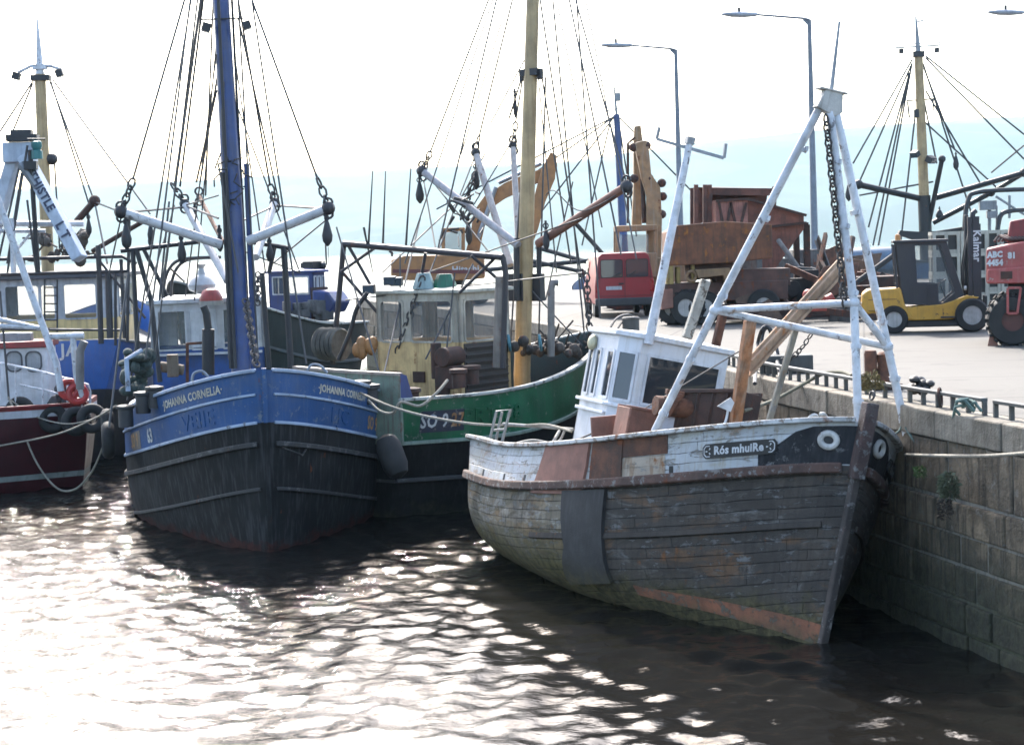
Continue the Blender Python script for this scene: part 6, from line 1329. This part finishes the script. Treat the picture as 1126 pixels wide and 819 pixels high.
EXC = M('excavator_orange', (.42, .19, .06), .55, var=.2, rust=.2, dirt=.3, dcol=(.2, .11, .06), streak=.3, scol=(.3, .15, .07))
def build_excavators():
    def sil(b, root, d, pts, dy, th, R3):
        vs = [PL(root, x, y, d) for x, y in pts]; n = len(vs); a = R3 @ Vector((0, dy - th / 2, 0)); c = R3 @ Vector((0, dy + th / 2, 0))
        b.add([v + a for v in vs] + [v + c for v in vs], [tuple(range(n)), tuple(range(2 * n - 1, n - 1, -1))] + [(i, (i + 1) % n, n + (i + 1) % n, n + i) for i in range(n)])
    d = 79.0; base = P(500, 330, d); base.z = QZ; I3 = Matrix.Identity(3)
    root = thing('excavator', 'orange excavator behind the cream wheelhouse, its arm bent over and bucket down', 'excavator', base)
    b = MB(); sil(b, root, d, [(430, 308), (430, 286), (445, 281), (532, 280), (533, 306), (500, 309)], 1.2, 2.6, I3); b.build('engine_body', EXC, root, bevel=.06)
    b = MB(); sil(b, root, d, [(432, 296), (533, 297), (533, 301), (432, 300)], -.13, .04, I3); b.build('body_stripe', M('stripe_dark_red', (.16, .03, .03), .5, dirt=.3), root)
    text_plane('body_lettering', 'Hitachi', .38, PL(root, 512, 296, d) + Vector((0, -.14, 0)), (1, 0, .02), (0, 0, 1), M('board_white_lettering', (.66, .67, .68)), root, bold=.01)
    b = MB()
    for a in ((487, 254, 487, 285), (509, 252, 509, 285), (487, 254, 509, 252)): b.bar(PL(root, a[0], a[1], d), PL(root, a[2], a[3], d), .12); b.bar(PL(root, a[0], a[1], d) + Vector((0, 1.3, 0)), PL(root, a[2], a[3], d) + Vector((0, 1.3, 0)), .12)
    b.box(PL(root, 498, 252, d) + Vector((0, .65, 0)), (1.0, 1.5, .12)); b.build('cab_frame', EXC, root, bevel=.02)
    b = MB(); sil(b, root, d, [(489, 284), (489, 256), (508, 254), (508, 284)], .65, 1.2, I3); b.build('cab_glass', glass_pale, root)
    for nm, pts, dy, th in (('boom', [(508, 290), (517, 255), (520, 232), (532, 215), (555, 200), (574, 192), (577, 208), (556, 217), (540, 228), (532, 250), (524, 288)], 1.6, .5), ('stick', [(560, 198), (596, 184), (612, 168), (614, 182), (597, 198), (564, 212)], 1.6, .45), ('bucket', [(606, 166), (613, 170), (611, 196), (600, 222), (592, 252), (586, 268), (584, 252), (588, 215), (596, 185)], 1.6, 1.3)):
        b = MB(); sil(b, root, d, pts, dy, th, I3); b.build(nm, EXC, root, bevel=.03)
    b = MB(); b.tube([PL(root, 525, 262, d) + Vector((0, 1.2, 0)), PL(root, 545, 205, d) + Vector((0, 1.2, 0))], .1, 8); b.tube([PL(root, 548, 200, d) + Vector((0, 1.6, 0)), PL(root, 596, 178, d) + Vector((0, 1.6, 0))], .09, 8); b.build('hydraulic_ram', galv, root)
    for dy in (.1, 2.3):
        b = MB(); L = 1.9; prof = [(-L, .42), (-L + .2, .1), (-L + .5, 0), (L - .5, 0), (L - .2, .1), (L, .42), (L - .2, .74), (L - .5, .84), (-L + .5, .84), (-L + .2, .74)]
        b.prism(prof, (-.3, dy, 0), (1, 0, 0), (0, 0, 1), .55); b.build('track', rust_dark, root, bevel=.04)
    b = MB(); b.cyl((-.3, 1.2, .5), (-.3, 1.2, 1.5), .7); b.build('slew_ring', dark_metal, root)
    b = MB(); b.tube([PL(root, 431, 282, d), PL(root, 431, 278, d), PL(root, 428, 276, d)], .06, 6); b.build('exhaust_pipe', dark_metal, root)
    # second one, arm folded upright behind the van
    d = 67.0; base = P(700, 330, d); base.z = QZ
    root = thing('excavator', 'dusty tan excavator behind the red van, with its arm folded straight up', 'excavator', base)
    EX2 = M('excavator_tan', (.36, .21, .095), .6, var=.25, rust=.22, dirt=.45, dcol=(.24, .19, .14), streak=.4, scol=(.4, .36, .3))
    b = MB()
    for x in (679, 721):
        for dy in (0, 1.4): b.bar(PL(root, x, 249, d) + Vector((0, dy, 0)), PL(root, x, 300, d) + Vector((0, dy, 0)), .13)
    b.box(PL(root, 700, 251, d) + Vector((0, .7, 0)), (1.5, 1.6, .22)); b.box(PL(root, 700, 292, d) + Vector((0, .7, 0)), (1.5, 1.6, .9)); b.build('cab_frame', EX2, root, bevel=.03)
    b = MB(); sil(b, root, d, [(684, 280), (684, 258), (713, 258), (713, 280)], .7, 1.36, I3); b.build('cab_glass', glass_pale, root)
    b = MB(); b.box(PL(root, 718, 300, d) + Vector((.4, 1.6, 0)), (2.4, 2.6, 1.1)); b.build('engine_body', EX2, root, bevel=.06)
    b = MB(); sil(b, root, d, [(699, 248), (701, 200), (701, 150), (702, 135), (709, 134), (711, 150), (709, 200), (710, 248)], 2.2, .5, I3); b.build('boom', EX2, root, bevel=.03)
    b = MB(); sil(b, root, d, [(714, 285), (714, 215), (708, 195), (702, 165), (701, 155), (713, 152), (716, 160), (719, 190), (729, 205), (731, 240), (730, 285)], 1.4, .5, I3); b.build('stick', EX2, root, bevel=.03)
    b = MB(); b.tube([PL(root, 712, 245, d) + Vector((0, 1.6, 0)), PL(root, 710, 195, d) + Vector((0, 1.6, 0))], .09, 8); b.tube([PL(root, 694, 245, d) + Vector((0, 1.8, 0)), PL(root, 694, 155, d) + Vector((0, 1.8, 0)), PL(root, 702, 148, d) + Vector((0, 1.8, 0))], .05, 6)
    for x, y in ((699, 160), (731, 200), (732, 215), (717, 195), (714, 158), (731, 235), (700, 195)): b.ball(PL(root, x, y, d) + Vector((0, 1.3, 0)), .17, 8, 6)
    b.build('hydraulic_ram', rust_dark, root)
    for dy in (.1, 2.3):
        b = MB(); prof = [(-L, .42), (-L + .2, .1), (-L + .5, 0), (L - .5, 0), (L - .2, .1), (L, .42), (L - .2, .74), (L - .5, .84), (-L + .5, .84), (-L + .2, .74)]; b.prism(prof, (.6, dy, 0), (1, 0, 0), (0, 0, 1), .55); b.build('track', rust_dark, root, bevel=.04)
build_excavators()

def build_truck():
    base = G(752, 358, QZ); d = base.y; s = d / FPX
    root = thing('truck', 'rusty derelict truck chassis with big black tyres, standing right of the red van', 'truck', base)
    def X(px): return (px - 752) * s
    def Z(py): return (358 - py) * s
    br = M('truck_brown', (.11, .055, .042), .8, var=.35, rust=.4, dirt=.4); yl = M('truck_yellow', (.38, .27, .09), .7, var=.2, rust=.3, dirt=.4, streak=.4)
    b = MB(); b.prism([(X(x), Z(y)) for x, y in ((735, 292), (736, 255), (748, 248), (800, 245), (851, 250), (851, 287), (800, 291))], (0, .9, 0), (1, 0, 0), (0, 0, 1), 1.9); b.build('ballast_box', M('ballast_rust', (.21, .085, .042), .85, var=.35, rust=.4, rcol=(.3, .12, .03), dirt=.35, streak=.4), root, bevel=.03)
    b = MB(); b.box((X(800), .9, Z(322)), (3.6, 1.7, .55)); b.box((X(830), .9, Z(308)), (2.2, 1.4, .5)); b.box((X(790), .9, Z(300)), (1.6, 1.2, .45)); b.build('chassis', br, root, bevel=.02)
    b = MB(); b.box((X(738), .8, Z(302)), (.22, 1.6, .55)); b.box((X(748), .4, Z(303)), (.12, .5, .5)); b.box((X(764), .8, Z(300)), (.1, 1.4, .7)); b.build('cab_remains', yl, root, bevel=.02)
    b = MB(); b.prism([(X(x), Z(y)) for x, y in ((765, 297), (802, 296), (806, 315), (798, 316), (795, 304), (768, 306))], (0, -.15, 0), (1, 0, 0), (0, 0, 1), .5); b.torus((X(761), -.2, Z(304)), (0, 1, 0), .14, .05, 14, 6); b.build('headboard', M('headboard_ochre', (.27, .17, .09), .8, rust=.35, dirt=.3), root, bevel=.01)
    b = MB(); b.prism([(X(x), Z(y)) for x, y in ((727, 318), (741, 317), (741, 338), (728, 340))], (0, .3, 0), (1, 0, 0), (0, 0, 1), .6); b.build('mudguard', rust_pink, root, bevel=.02)
    for px, yy in ((735, .5), (748, -.15)): wheel(root, (X(px) + .25, yy + .2, .52), (-.5, -1, 0), .52, .42, hub=.5, lug=14)
    wheel(root, (X(775), .0, .5), (0, -1, 0), .5, .35, hub=.5); wheel(root, (X(840), .05, .5), (0, -1, 0), .5, .35, hub=.5); wheel(root, (X(775), 1.8, .5), (0, 1, 0), .5, .35, hub=.5); wheel(root, (X(840), 1.8, .5), (0, 1, 0), .5, .35, hub=.5)
    # hopper on legs behind
    base = P(830, 340, 60); base.z = QZ; d = 60.0; s2 = d / FPX; root = thing('hopper', 'dark rusted steel hopper on legs, towering behind the truck', 'hopper', base)
    zb = QZ
    def pt(px, py, dy=0): return PL(root, px, py, d) + Vector((0, dy, 0))
    W = 3.0; b = MB()
    def slab(pts, dy, th=.06, mb=None):
        vs = [pt(x, y, dy) for x, y in pts]; n = len(vs); (mb or b).add(vs + [v + Vector((0, th, 0)) for v in vs], [tuple(range(n)), tuple(range(2 * n - 1, n - 1, -1))] + [(i, (i + 1) % n, n + (i + 1) % n, n + i) for i in range(n)])
    f = [(820, 252), (885, 238), (884, 252), (846, 296), (820, 296)]
    body = [(788, 220), (822, 219), (884, 237), (884, 252), (845, 306), (818, 306), (800, 270), (788, 262)]
    vs0 = [pt(x, y, 0) for x, y in body]; vs1 = [pt(x + (2 if x > 840 else 0), y, W) for x, y in body]; n = len(body)
    b.add(vs0 + vs1, [tuple(range(n)), tuple(range(2 * n - 1, n - 1, -1))] + [(i, (i + 1) % n, n + (i + 1) % n, n + i) for i in range(n)])
    b.build('hopper_bin', M('hopper_rust', (.24, .088, .058), .85, var=.4, scale=2, rust=.36, rcol=(.19, .065, .03), dirt=.35, streak=.4, bump=.3), root, bevel=.02)
    b = MB(); slab([(787, 221), (822, 219), (822, 262), (787, 262)], -.08); b.build('bin_panel', M('hopper_pink_rust', (.46, .21, .165), .85, var=.25, rust=.25, dirt=.3, streak=.4), root)
    b = MB()
    for (x0, y0), (x1, y1) in (((790, 223), (797, 260)), ((797, 260), (803, 223)), ((803, 223), (811, 260)), ((811, 260), (820, 223)), ((787, 221), (822, 219)), ((787, 262), (822, 262)), ((822, 219), (886, 237)), ((822, 252), (886, 245))): b.bar(pt(x0, y0, -.14), pt(x1, y1, -.14), .10, .08)
    b.build('panel_brace', rust_dark, root)
    b = MB(); slab([(765, 205), (776, 204), (853, 206), (850, 232), (776, 245), (765, 250)], 1.8, .08); slab([(775, 206), (853, 207), (853, 215), (775, 214)], .3, .06)
    b.add([pt(775, 206, .3), pt(853, 206, .3), pt(853, 204, 1.8), pt(775, 204, 1.8)], [(0, 1, 2, 3)])
    for x in (766, 776, 781): b.bar(pt(x, 203, .2), pt(x, 252, .2), .14, .14)
    b.bar(pt(853, 205, .3), pt(852, 238, .3), .14); b.build('back_hood', M('hopper_hood_rust', (.16, .066, .046), .85, var=.4, scale=2, rust=.3, dirt=.35, streak=.4), root)
    b = MB()
    for x, dy in ((821, .1), (853, .1), (821, W - .1), (853, W - .1), (889, .4), (889, W - .4)):
        t = pt(x, 300 if x < 880 else 247, dy); b = MB(); b.bar(t, Vector((t.x, t.y, 0)), .2)
        if x > 880: b.bar(pt(880, 248, dy), pt(891, 247, dy), .16)
        b.build('leg', rust_dark, root)
build_truck()

# ------------------------------------------------------------------ scrap, tarpaulin, crates, bollards, ropes
def build_scrap():
    rr = random.Random(17)
    mats = [rust_m, rust_dark, M('scrap_grey', (.13, .125, .12), .8, var=.4, rust=.25, dirt=.4), M('scrap_black', (.035, .033, .032), .8, var=.4, rust=.2, dirt=.4), M('scrap_brown', (.17, .10, .065), .85, var=.4, rust=.35, dirt=.4)]
    # tarpaulin hump
    p = P(845, 318, 59); base = Vector((p.x, p.y, QZ)); b = MB(); nx, ny = 22, 14; vs = []
    for j in range(ny + 1):
        for i in range(nx + 1):
            u, v = i / nx * 2 - 1, j / ny * 2 - 1; r2 = min(1, (abs(u) ** 2.4 + abs(v) ** 2.4)); z = 1.28 * (1 - r2) ** .55 * (1 - .25 * u) + .10 * math.sin(u * 9 + v * 4) * (1 - r2) + .05 * math.sin(v * 17 + u * 5) * (1 - r2)
            vs.append((u * 1.35, v * .95, max(.0, z)))
    b.add(vs, [(j * (nx + 1) + i, j * (nx + 1) + i + 1, (j + 1) * (nx + 1) + i + 1, (j + 1) * (nx + 1) + i) for j in range(ny) for i in range(nx)])
    o = b.build('tarpaulin', M('tarpaulin_grey', (.17, .165, .145), .85, var=.25, dirt=.4, streak=.3, bump=.4)); o.location = base; tag(o, 'grey tarpaulin humped over scrap below the rusty hopper', 'tarpaulin')
    # blocks, drums, plates, girders
    def item(name, label, cat, px, py, d, fn, m, rot=0):
        p = P(px, py, d); b = MB(); fn(b); o = b.build(name, m, bevel=.015); z0 = min(v.co.z for v in o.data.vertices)
        o.location = (p.x, p.y, max(QZ - z0, p.z)); o.rotation_euler = (0, 0, rot); tag(o, label, cat, 'scrap on the quay'); return o
    item('concrete_block', 'grey concrete block at the foot of the taller lamp post', 'block', 893, 303, 70, lambda b: b.box((0, 0, .5), (1.6, 1.0, 1.0)), mats[2])
    item('steel_plate', 'rust brown plate leaning up beside the lamp post foot', 'plate', 908, 292, 66, lambda b: b.prism([(-.6, -1.6), (.6, -1.6), (.75, .7), (-.3, .25)], (0, 0, 0), (1, .2, 0), (0, .2, 1), .06), mats[0])
    item('oil_drum', 'black drum lying below the orange derrick beam', 'drum', 918, 338, 55, lambda b: b.cyl((-.5, 0, .3), (.5, 0, .3), .33, n=20), mats[3])
    item('engine_block', 'seized rusty engine block beside the tarpaulin', 'engine', 880, 338, 56, lambda b: (b.box((0, 0, .45), (1.2, .7, .9)), b.cyl((-.3, -.4, .6), (-.3, -.6, .6), .25), b.box((.3, 0, 1.0), (.5, .5, .3)), b.tube([(-.5, 0, .9), (-.2, 0, 1.2), (.4, .1, 1.15)], .07)), mats[3])
    item('hatch_box', 'red painted pump lying under the orange derrick beam', 'pump', 897, 342, 50, lambda b: (b.box((0, 0, .2), (.55, .4, .4)), b.cyl((.2, 0, .2), (.5, 0, .35), .16), b.ball((-.2, 0, .45), .16)), M('pump_red', (.45, .06, .035), .5, rust=.2, dirt=.3))
    item('girder', 'long rusty girder lying level behind the tripod', 'girder', 872, 352, 53, lambda b: (b.box((0, 0, .1), (4.2, .2, .06)), b.box((0, 0, .3), (4.2, .05, .35)), b.box((0, 0, .5), (4.2, .2, .06))), mats[1], .05)
    item('skip', 'low dark steel skip behind the girder, full of scrap', 'skip', 905, 340, 58, lambda b: b.prism([(-2.4, 0), (2.2, 0), (2.5, 1.0), (-2.6, 1.0)], (0, 0, 0), (1, 0, 0), (0, 0, 1), 1.4), mats[1])
    item('cable_reel', 'grey wooden cable reel behind the tripod leg', 'reel', 938, 330, 62, lambda b: (b.cyl((0, -.4, .7), (0, -.3, .7), .7, n=24), b.cyl((0, .3, .7), (0, .4, .7), .7, n=24), b.cyl((0, -.3, .7), (0, .3, .7), .35, n=16)), mats[4])
    item('fuel_tank', 'long blue grey fuel tank at the back of the scrap', 'tank', 955, 310, 72, lambda b: b.lathe((-1.6, 0, .8), (1, 0, 0), [(0, 0), (.4, .05), (.55, .3), (.55, 2.9), (.4, 3.15), (0, 3.2)], 20), M('tank_blue_grey', (.12, .19, .27), .5, rust=.2, dirt=.3))
    kinds = ['pipe', 'bar', 'plate', 'angle', 'lump']
    where = ['beside the tarpaulin', 'under the orange derrick beam', 'below the taller lamp post', 'beneath the rusty hopper', 'behind the tripod leg']
    spots = [(865, 330, 57), (888, 318, 62), (915, 312, 64), (822, 340, 56), (930, 318, 66), (860, 345, 54), (900, 326, 60), (925, 330, 57), (800, 345, 54), (945, 305, 70), (878, 308, 66), (910, 346, 52), (835, 350, 53), (893, 334, 56), (940, 345, 56), (852, 322, 60), (905, 305, 68), (920, 322, 62), (870, 345, 55), (930, 348, 53)]
    for i in range(36): d_ = rr.uniform(54, 70); spots.append((rr.uniform(805, 950), rr.uniform(300, 345), d_))
    for i, (px, py, d) in enumerate(spots):
        p = P(px, py, d); k = kinds[i % 5]; b = MB(); a = rr.uniform(0, 3.1); dr = Vector((math.cos(a), .4 * math.sin(a), rr.uniform(-.1, .5))).normalized(); L = rr.uniform(.7, 1.9)
        if k == 'pipe': b.tube([-dr * L, dr * L], rr.uniform(.06, .13), 10)
        elif k == 'bar': b.bar(-dr * L, dr * L, .12, .2)
        elif k == 'plate': b.prism([(-L * .7, -.4), (L * .5, -.5), (L * .7, .3), (-.2, .5)], (0, 0, 0), dr, (0, .3, 1), .04)
        elif k == 'angle': b.bar(-dr * L, dr * L, .04, .22); b.bar(-dr * L + Vector((0, .1, -.1)), dr * L + Vector((0, .1, -.1)), .22, .04)
        else:
            for q in range(5): b.box((rr.uniform(-.4, .4), rr.uniform(-.3, .3), rr.uniform(-.2, .3)), (rr.uniform(.3, 1.0), rr.uniform(.3, .7), rr.uniform(.3, .8)), Matrix.Rotation(rr.uniform(0, 3), 3, 'Z'))
        m = mats[rr.randrange(5)]; o = b.build('scrap_' + k, m, bevel=.012); zl = min(v.co.z for v in o.data.vertices); o.location = (p.x, p.y, max(QZ - zl, min(p.z, QZ + 1.3) - zl * .3))
        w = 'scrap metal heaped between the hopper and the yellow forklift'
        tag(o, {'pipe': 'rusty pipe in the ', 'bar': 'steel bar in the ', 'plate': 'bent plate in the ', 'angle': 'angle iron in the ', 'lump': 'broken machine part in the '}[k] + w, 'scrap ' + k, {'pipe': 'rusty pipes in the scrap', 'bar': 'steel bars in the scrap', 'plate': 'bent plates in the scrap', 'angle': 'angle irons in the scrap', 'lump': 'machine parts in the scrap'}[k])
    b = MB()
    for i in range(40):
        p = Vector((rr.uniform(-2.6, 2.6), rr.uniform(-1, 1), rr.uniform(.1, .9))); b.rope([p, p + Vector((rr.uniform(-.6, .6), rr.uniform(-.3, .3), rr.uniform(-.1, .4))), p + Vector((rr.uniform(-1, 1), rr.uniform(-.5, .5), rr.uniform(-.3, .2)))], rr.uniform(.02, .05), 4, 5)
    o = b.build('scrap_heap', mats[3]); p = P(890, 330, 60); o.location = (p.x, p.y, QZ); o['kind'] = 'stuff'; tag(o, 'tangle of dark wire and cable lying through the scrap', 'wire tangle')
build_scrap()

def build_crates():
    m = M('fish_box_offwhite', (.52, .50, .42), .6, var=.1, dirt=.35, streak=.3); W, D, Hh = .78, .5, .62
    def crate():
        b = MB(); t = .05
        for y in (-D / 2, D / 2):
            b.box((0, y, t / 2 + .002), (W, .04, t + .1)); b.box((0, y, Hh - .05), (W, .04, .1))
            for x in (-W / 2 + .045, 0, W / 2 - .045): b.box((x, y, Hh / 2), (.09, .042, Hh - .02))
        for x in (-W / 2, W / 2):
            b.box((x, 0, t / 2 + .002), (.04, D - .05, t + .1)); b.box((x, 0, Hh - .05), (.04, D - .05, .1)); b.box((x, 0, Hh / 2), (.038, .09, Hh - .02))
        b.box((0, 0, Hh / 2 - .02), (W - .12, D - .12, Hh - .12), mi=1); return b  # solid black core stands in for the shade inside the open crate
    proto = None
    lay = [(1054, 52.5, 4, 'crates stacked behind the forklift mast', 2), (1098, 57, 4, 'crates stacked behind the red loader', 4)]
    for px, d, rows, grp, cols in lay:
        c = P(px, 300, d)
        for k in range(rows):
            for i in range(cols):
                loc = (c.x + (i - (cols - 1) / 2) * .80, c.y, QZ + k * .625)
                if proto is None: o = proto = crate().build('fish_crate', [m, black_steel])
                else: o = proto.copy(); COL.objects.link(o)
                o.location = loc; tag(o, 'off-white open sided crate in the stack behind the ' + ('forklift mast' if px < 1070 else 'red loader'), 'crate', grp)
build_crates()

def build_edge_things():
    # twin bollard on the quay
    p = G(966, 428, QZ); root = thing('bollard', 'brown twin headed iron bollard on the quay edge behind the tripod', 'bollard', p)
    b = MB(); b.box((0, 0, .05), (.7, .45, .10)); b.build('base', rust_dark, root, bevel=.02)
    b = MB(); b.lathe((-.12, 0, .08), (0, 0, 1), [(.12, 0), (.10, .2), (.105, .5), (.09, .55), (0, .56)], 14); b.build('horn', rust_m, root); b = MB(); b.lathe((.12, 0, .08), (0, 0, 1), [(.22, 0), (.16, .12), (.13, .3), (.14, .48), (.10, .52), (0, .53)], 14); b.build('horn', rust_m, root)
    # rusty ring and rope scraps on the railing
    r = MB().torus(G(1034, 449, QZ) + Vector((0, 0, .16)), (1, -.4, .1), .13, .02, 18, 6).build('mooring_ring', rust_dark); tag(r, 'rusty iron ring leaning on the kerb railing', 'ring')
    b = MB(); rr = random.Random(8); p = G(1012, 440, QZ) + Vector((0, 0, .2))
    for i in range(12): q = p + Vector((rr.uniform(-.12, .12), rr.uniform(-.12, .12), rr.uniform(-.08, .12))); b.ball(q, (.09, .08, .06), 7, 5)
    tag(b.build('rag_bundle', black_steel), 'black rag bundle tied on the kerb railing', 'rag')
    # bollard block and drum by the green boat
    p = G(694, 372, QZ); b = MB(); b.lathe((0, 0, 0), (0, 0, 1), [(.22, 0), (.22, .5), (.24, .52), (.2, .56), (0, .56)], 16); o = b.build('bollard', M('bollard_grey', (.13, .125, .115), .8, rust=.2, dirt=.4)); o.location = p; tag(o, 'squat grey bollard just above the white wheelhouse', 'bollard')
    p = G(866, 410, QZ); b = MB(); b.box((0, 0, .17), (.9, .35, .32)); o = b.build('wooden_box', M('box_grey', (.09, .09, .085), .8, dirt=.4), bevel=.02); o.location = p; tag(o, 'dark low box behind the kerb railing', 'box')
    b = MB(); b.rope([G(830, 425, QZ) + Vector((0, 0, .05)), P(832, 385, 34), P(838, 362, 34), P(846, 362, 34), P(852, 385, 34), G(858, 418, QZ) + Vector((0, 0, .05))], .035); b.rope([P(836, 392, 34), P(840, 364, 34.1), P(850, 366, 34.1), P(860, 412, 33.5)], .03); tag(b.build('hose_loop', black_steel), 'black hose looped upright on the quay behind the orange post', 'hose')
    for pts, r, lab in (([P(664, 375, 46), P(676, 352, 47), P(690, 346, 48), P(700, 350, 49)], .035, 'thicker dark hose arching up behind the white wheelhouse'), ([P(670, 378, 46), P(684, 354, 47), P(696, 349, 48)], .03, 'thinner dark hose arching just in front of the thicker one')):
        tag(MB().rope(pts, r).build('hose', dark_metal), lab, 'hose')
    # ropes
    R_ = [([P(-5, 491, 44.2), P(60, 478, 43), P(100, 462, 40), P(128, 446, 37.2)], .022, rope_m, 'pale mooring rope running from the blue trawler out past the maroon hull'),
          ([P(9, 436, 45), P(22, 465, 44.6), P(40, 508, 44.4), P(62, 536, 44.2), P(82, 538, 43.8), P(100, 520, 43.2), P(112, 495, 42.5), P(120, 470, 40)], .026, rope_m, 'white rope hanging in a deep loop against the maroon hull'),
          ([P(12, 440, 45), P(40, 458, 44.5), P(75, 466, 44), P(110, 458, 42), P(128, 446, 37.4)], .018, rope_m, 'thin rope sagging across the tyre fenders of the maroon boat'),
          ([P(396, 432, 36.8), P(430, 447, 35.8), P(470, 458, 35.3), P(520, 466, 34.6), P(570, 468, 33.8), P(600, 467, 33.2), P(628, 474, 32.2)], .026, rope_m, 'slack grey rope from the blue trawler across to the derelict boat'),
          ([P(405, 440, 37), P(418, 452, 36.6), P(432, 454, 36.4), P(441, 442, 36.3), P(462, 446, 36.4), P(480, 432, 36.6), P(492, 418, 37)], .03, rope_m, 'rope lying over the rail of the green trawler'),
          ([P(996, 500, 25.9), P(1040, 501, 24.0), P(1085, 501, 22.7), P(1140, 497, 21.3)], .024, rope_m, 'taut pale mooring rope from the tripod leg along the stone wall'),
          ([P(996, 470, 26.2), P(1006, 485, 26), P(1020, 497, 25.8), P(1036, 495, 25.5), P(1046, 478, 25.0), P(1049, 455, 24.7), P(1054, 440, 24.6), P(1066, 440, 24.5), P(1071, 443, 24.4)], .022, rope_green, 'green rope drooping from the tripod leg to the kerb railing'),
          ([P(818, 452, 28.3), P(850, 440, 29.6), P(880, 424, 30.2), P(905, 411, 30.4), P(925, 409, 30), P(936, 413, 29.6)], .03, M('hose_olive', (.19, .18, .12), .8, dirt=.3, streak=0), 'olive hose climbing from the derelict boat over the wall'),
          ([P(968, 470, 25.6), P(975, 480, 26), P(988, 474, 26.3), P(993, 462, 26.4)], .014, rope_green, 'thin green cord tied between stem and tripod leg')]
    for pts, r, m, lab in R_:
        tag(MB().rope(pts, r, 8, 7).build('mooring_rope', m), lab, 'rope')
    k = MB(); rr = random.Random(12)
    for i in range(9): q = P(1066 + rr.uniform(-8, 8), 441 + rr.uniform(-4, 6), 24.5); k.rope([q, q + Vector((rr.uniform(-.12, .12), rr.uniform(-.1, .1), rr.uniform(-.1, .08))), q + Vector((rr.uniform(-.15, .15), rr.uniform(-.1, .1), rr.uniform(-.14, .02)))], .022, 4, 6)
    tag(k.build('rope_knot', rope_green), 'bunched knot of green rope on the railing end', 'rope')
    # tyre fenders on the maroon boat and between the hulls
    def tyre(c, axis, r, w, label, grp='tyre fenders'):
        b = MB(); b.torus(c, axis, r, w, 24, 10); tag(b.build('tyre_fender', rubber), label, 'tyre fender', grp)
    for px, py, d, lab in ((22, 452, 45.2, 'black tyre fender below the deckhouse of the maroon boat'), (58, 460, 44.7, 'black tyre fender in the middle of the maroon hull'), (84, 463, 44.4, 'black tyre fender below the red lifebuoys'), (101, 460, 44.2, 'black tyre fender at the end of the maroon hull')): tyre(P(px, py, d), (.36, -1, .1), .25, .12, lab)
    for px, py, d, lab in ((119, 484, 38.8, 'large tyre fender squeezed beside the blue trawler'), (118, 466, 39.2, 'smaller tyre fender above the large one beside the blue trawler')): tyre(P(px, py, d), (1, .2, 0), .27 if py > 480 else .2, .14, lab)
    b = MB(); a_, e_ = P(424, 482, 36.6), P(438, 520, 36.4); b.lathe(a_, e_ - a_, [(.05, -.08), (.2, 0), (.26, .15), (.26, .6), (.2, .78), (.05, .86)], 16); tag(b.build('cylinder_fender', rubber), 'long black fender wedged between the blue and green hulls', 'fender')
    # plants in the wall joints and on the coping
    def tuft(px, py, d, n, L, m, label, seed, drop=.3, name='wall_plant'):
        r = random.Random(seed); b = MB(); p = P(px, py, d)
        for i in range(n * 5):
            a = r.uniform(0, 6.28); rad = L * r.random() ** .6 * .62; q = p + Vector((math.cos(a) * rad * .5 - .03, math.sin(a) * rad * .7, (r.uniform(-drop, 1)) * L * .6 * (1 - rad / L * .5)))
            dr = Vector((math.cos(a) * .7 - .3, math.sin(a) * .7, r.uniform(-.6, 1))).normalized(); l = L * r.uniform(.10, .26)
            sd = dr.cross(Vector((r.uniform(-1, 1), r.uniform(-1, 1), .3))).normalized() * l * r.uniform(.12, .28); e = q + dr * l; md = q + dr * l * .5 + Vector((0, 0, l * .1))
            b.add([q, md + sd, e - Vector((0, 0, l * .15)), md - sd], [(0, 1, 2, 3)])
        o = b.build(name, m, smooth=0); tag(o, label, 'plant')
    gm = M('leaf_green', (.07, .12, .03), .7, var=.4, scale=9, dirt=.2, streak=0); gm2 = M('leaf_grey_green', (.13, .15, .09), .8, var=.5, scale=14, dirt=.2, streak=0); gm3 = M('leaf_straw', (.18, .14, .05), .8, var=.5, scale=14, dirt=.2, streak=0)
    xw = lambda py, px, d: None
    tuft(1014, 522, 25.0, 60, .22, gm, 'bright green tuft growing from the wall beside the derelict bow', 1); tuft(1046, 535, 24.2, 150, .34, gm2, 'grey green leafy plant hanging from a wall joint', 2, .9); tuft(960, 428, 26.6, 70, .42, gm3, 'straw coloured weed standing on the coping behind the stem post', 5, .0)
    tuft(1042, 560, 24.1, 60, .25, M('dead_roots', (.05, .04, .03), .9, dirt=.3, streak=0), 'dead brown roots trailing below the leafy wall plant', 7, 1.0)
build_edge_things()
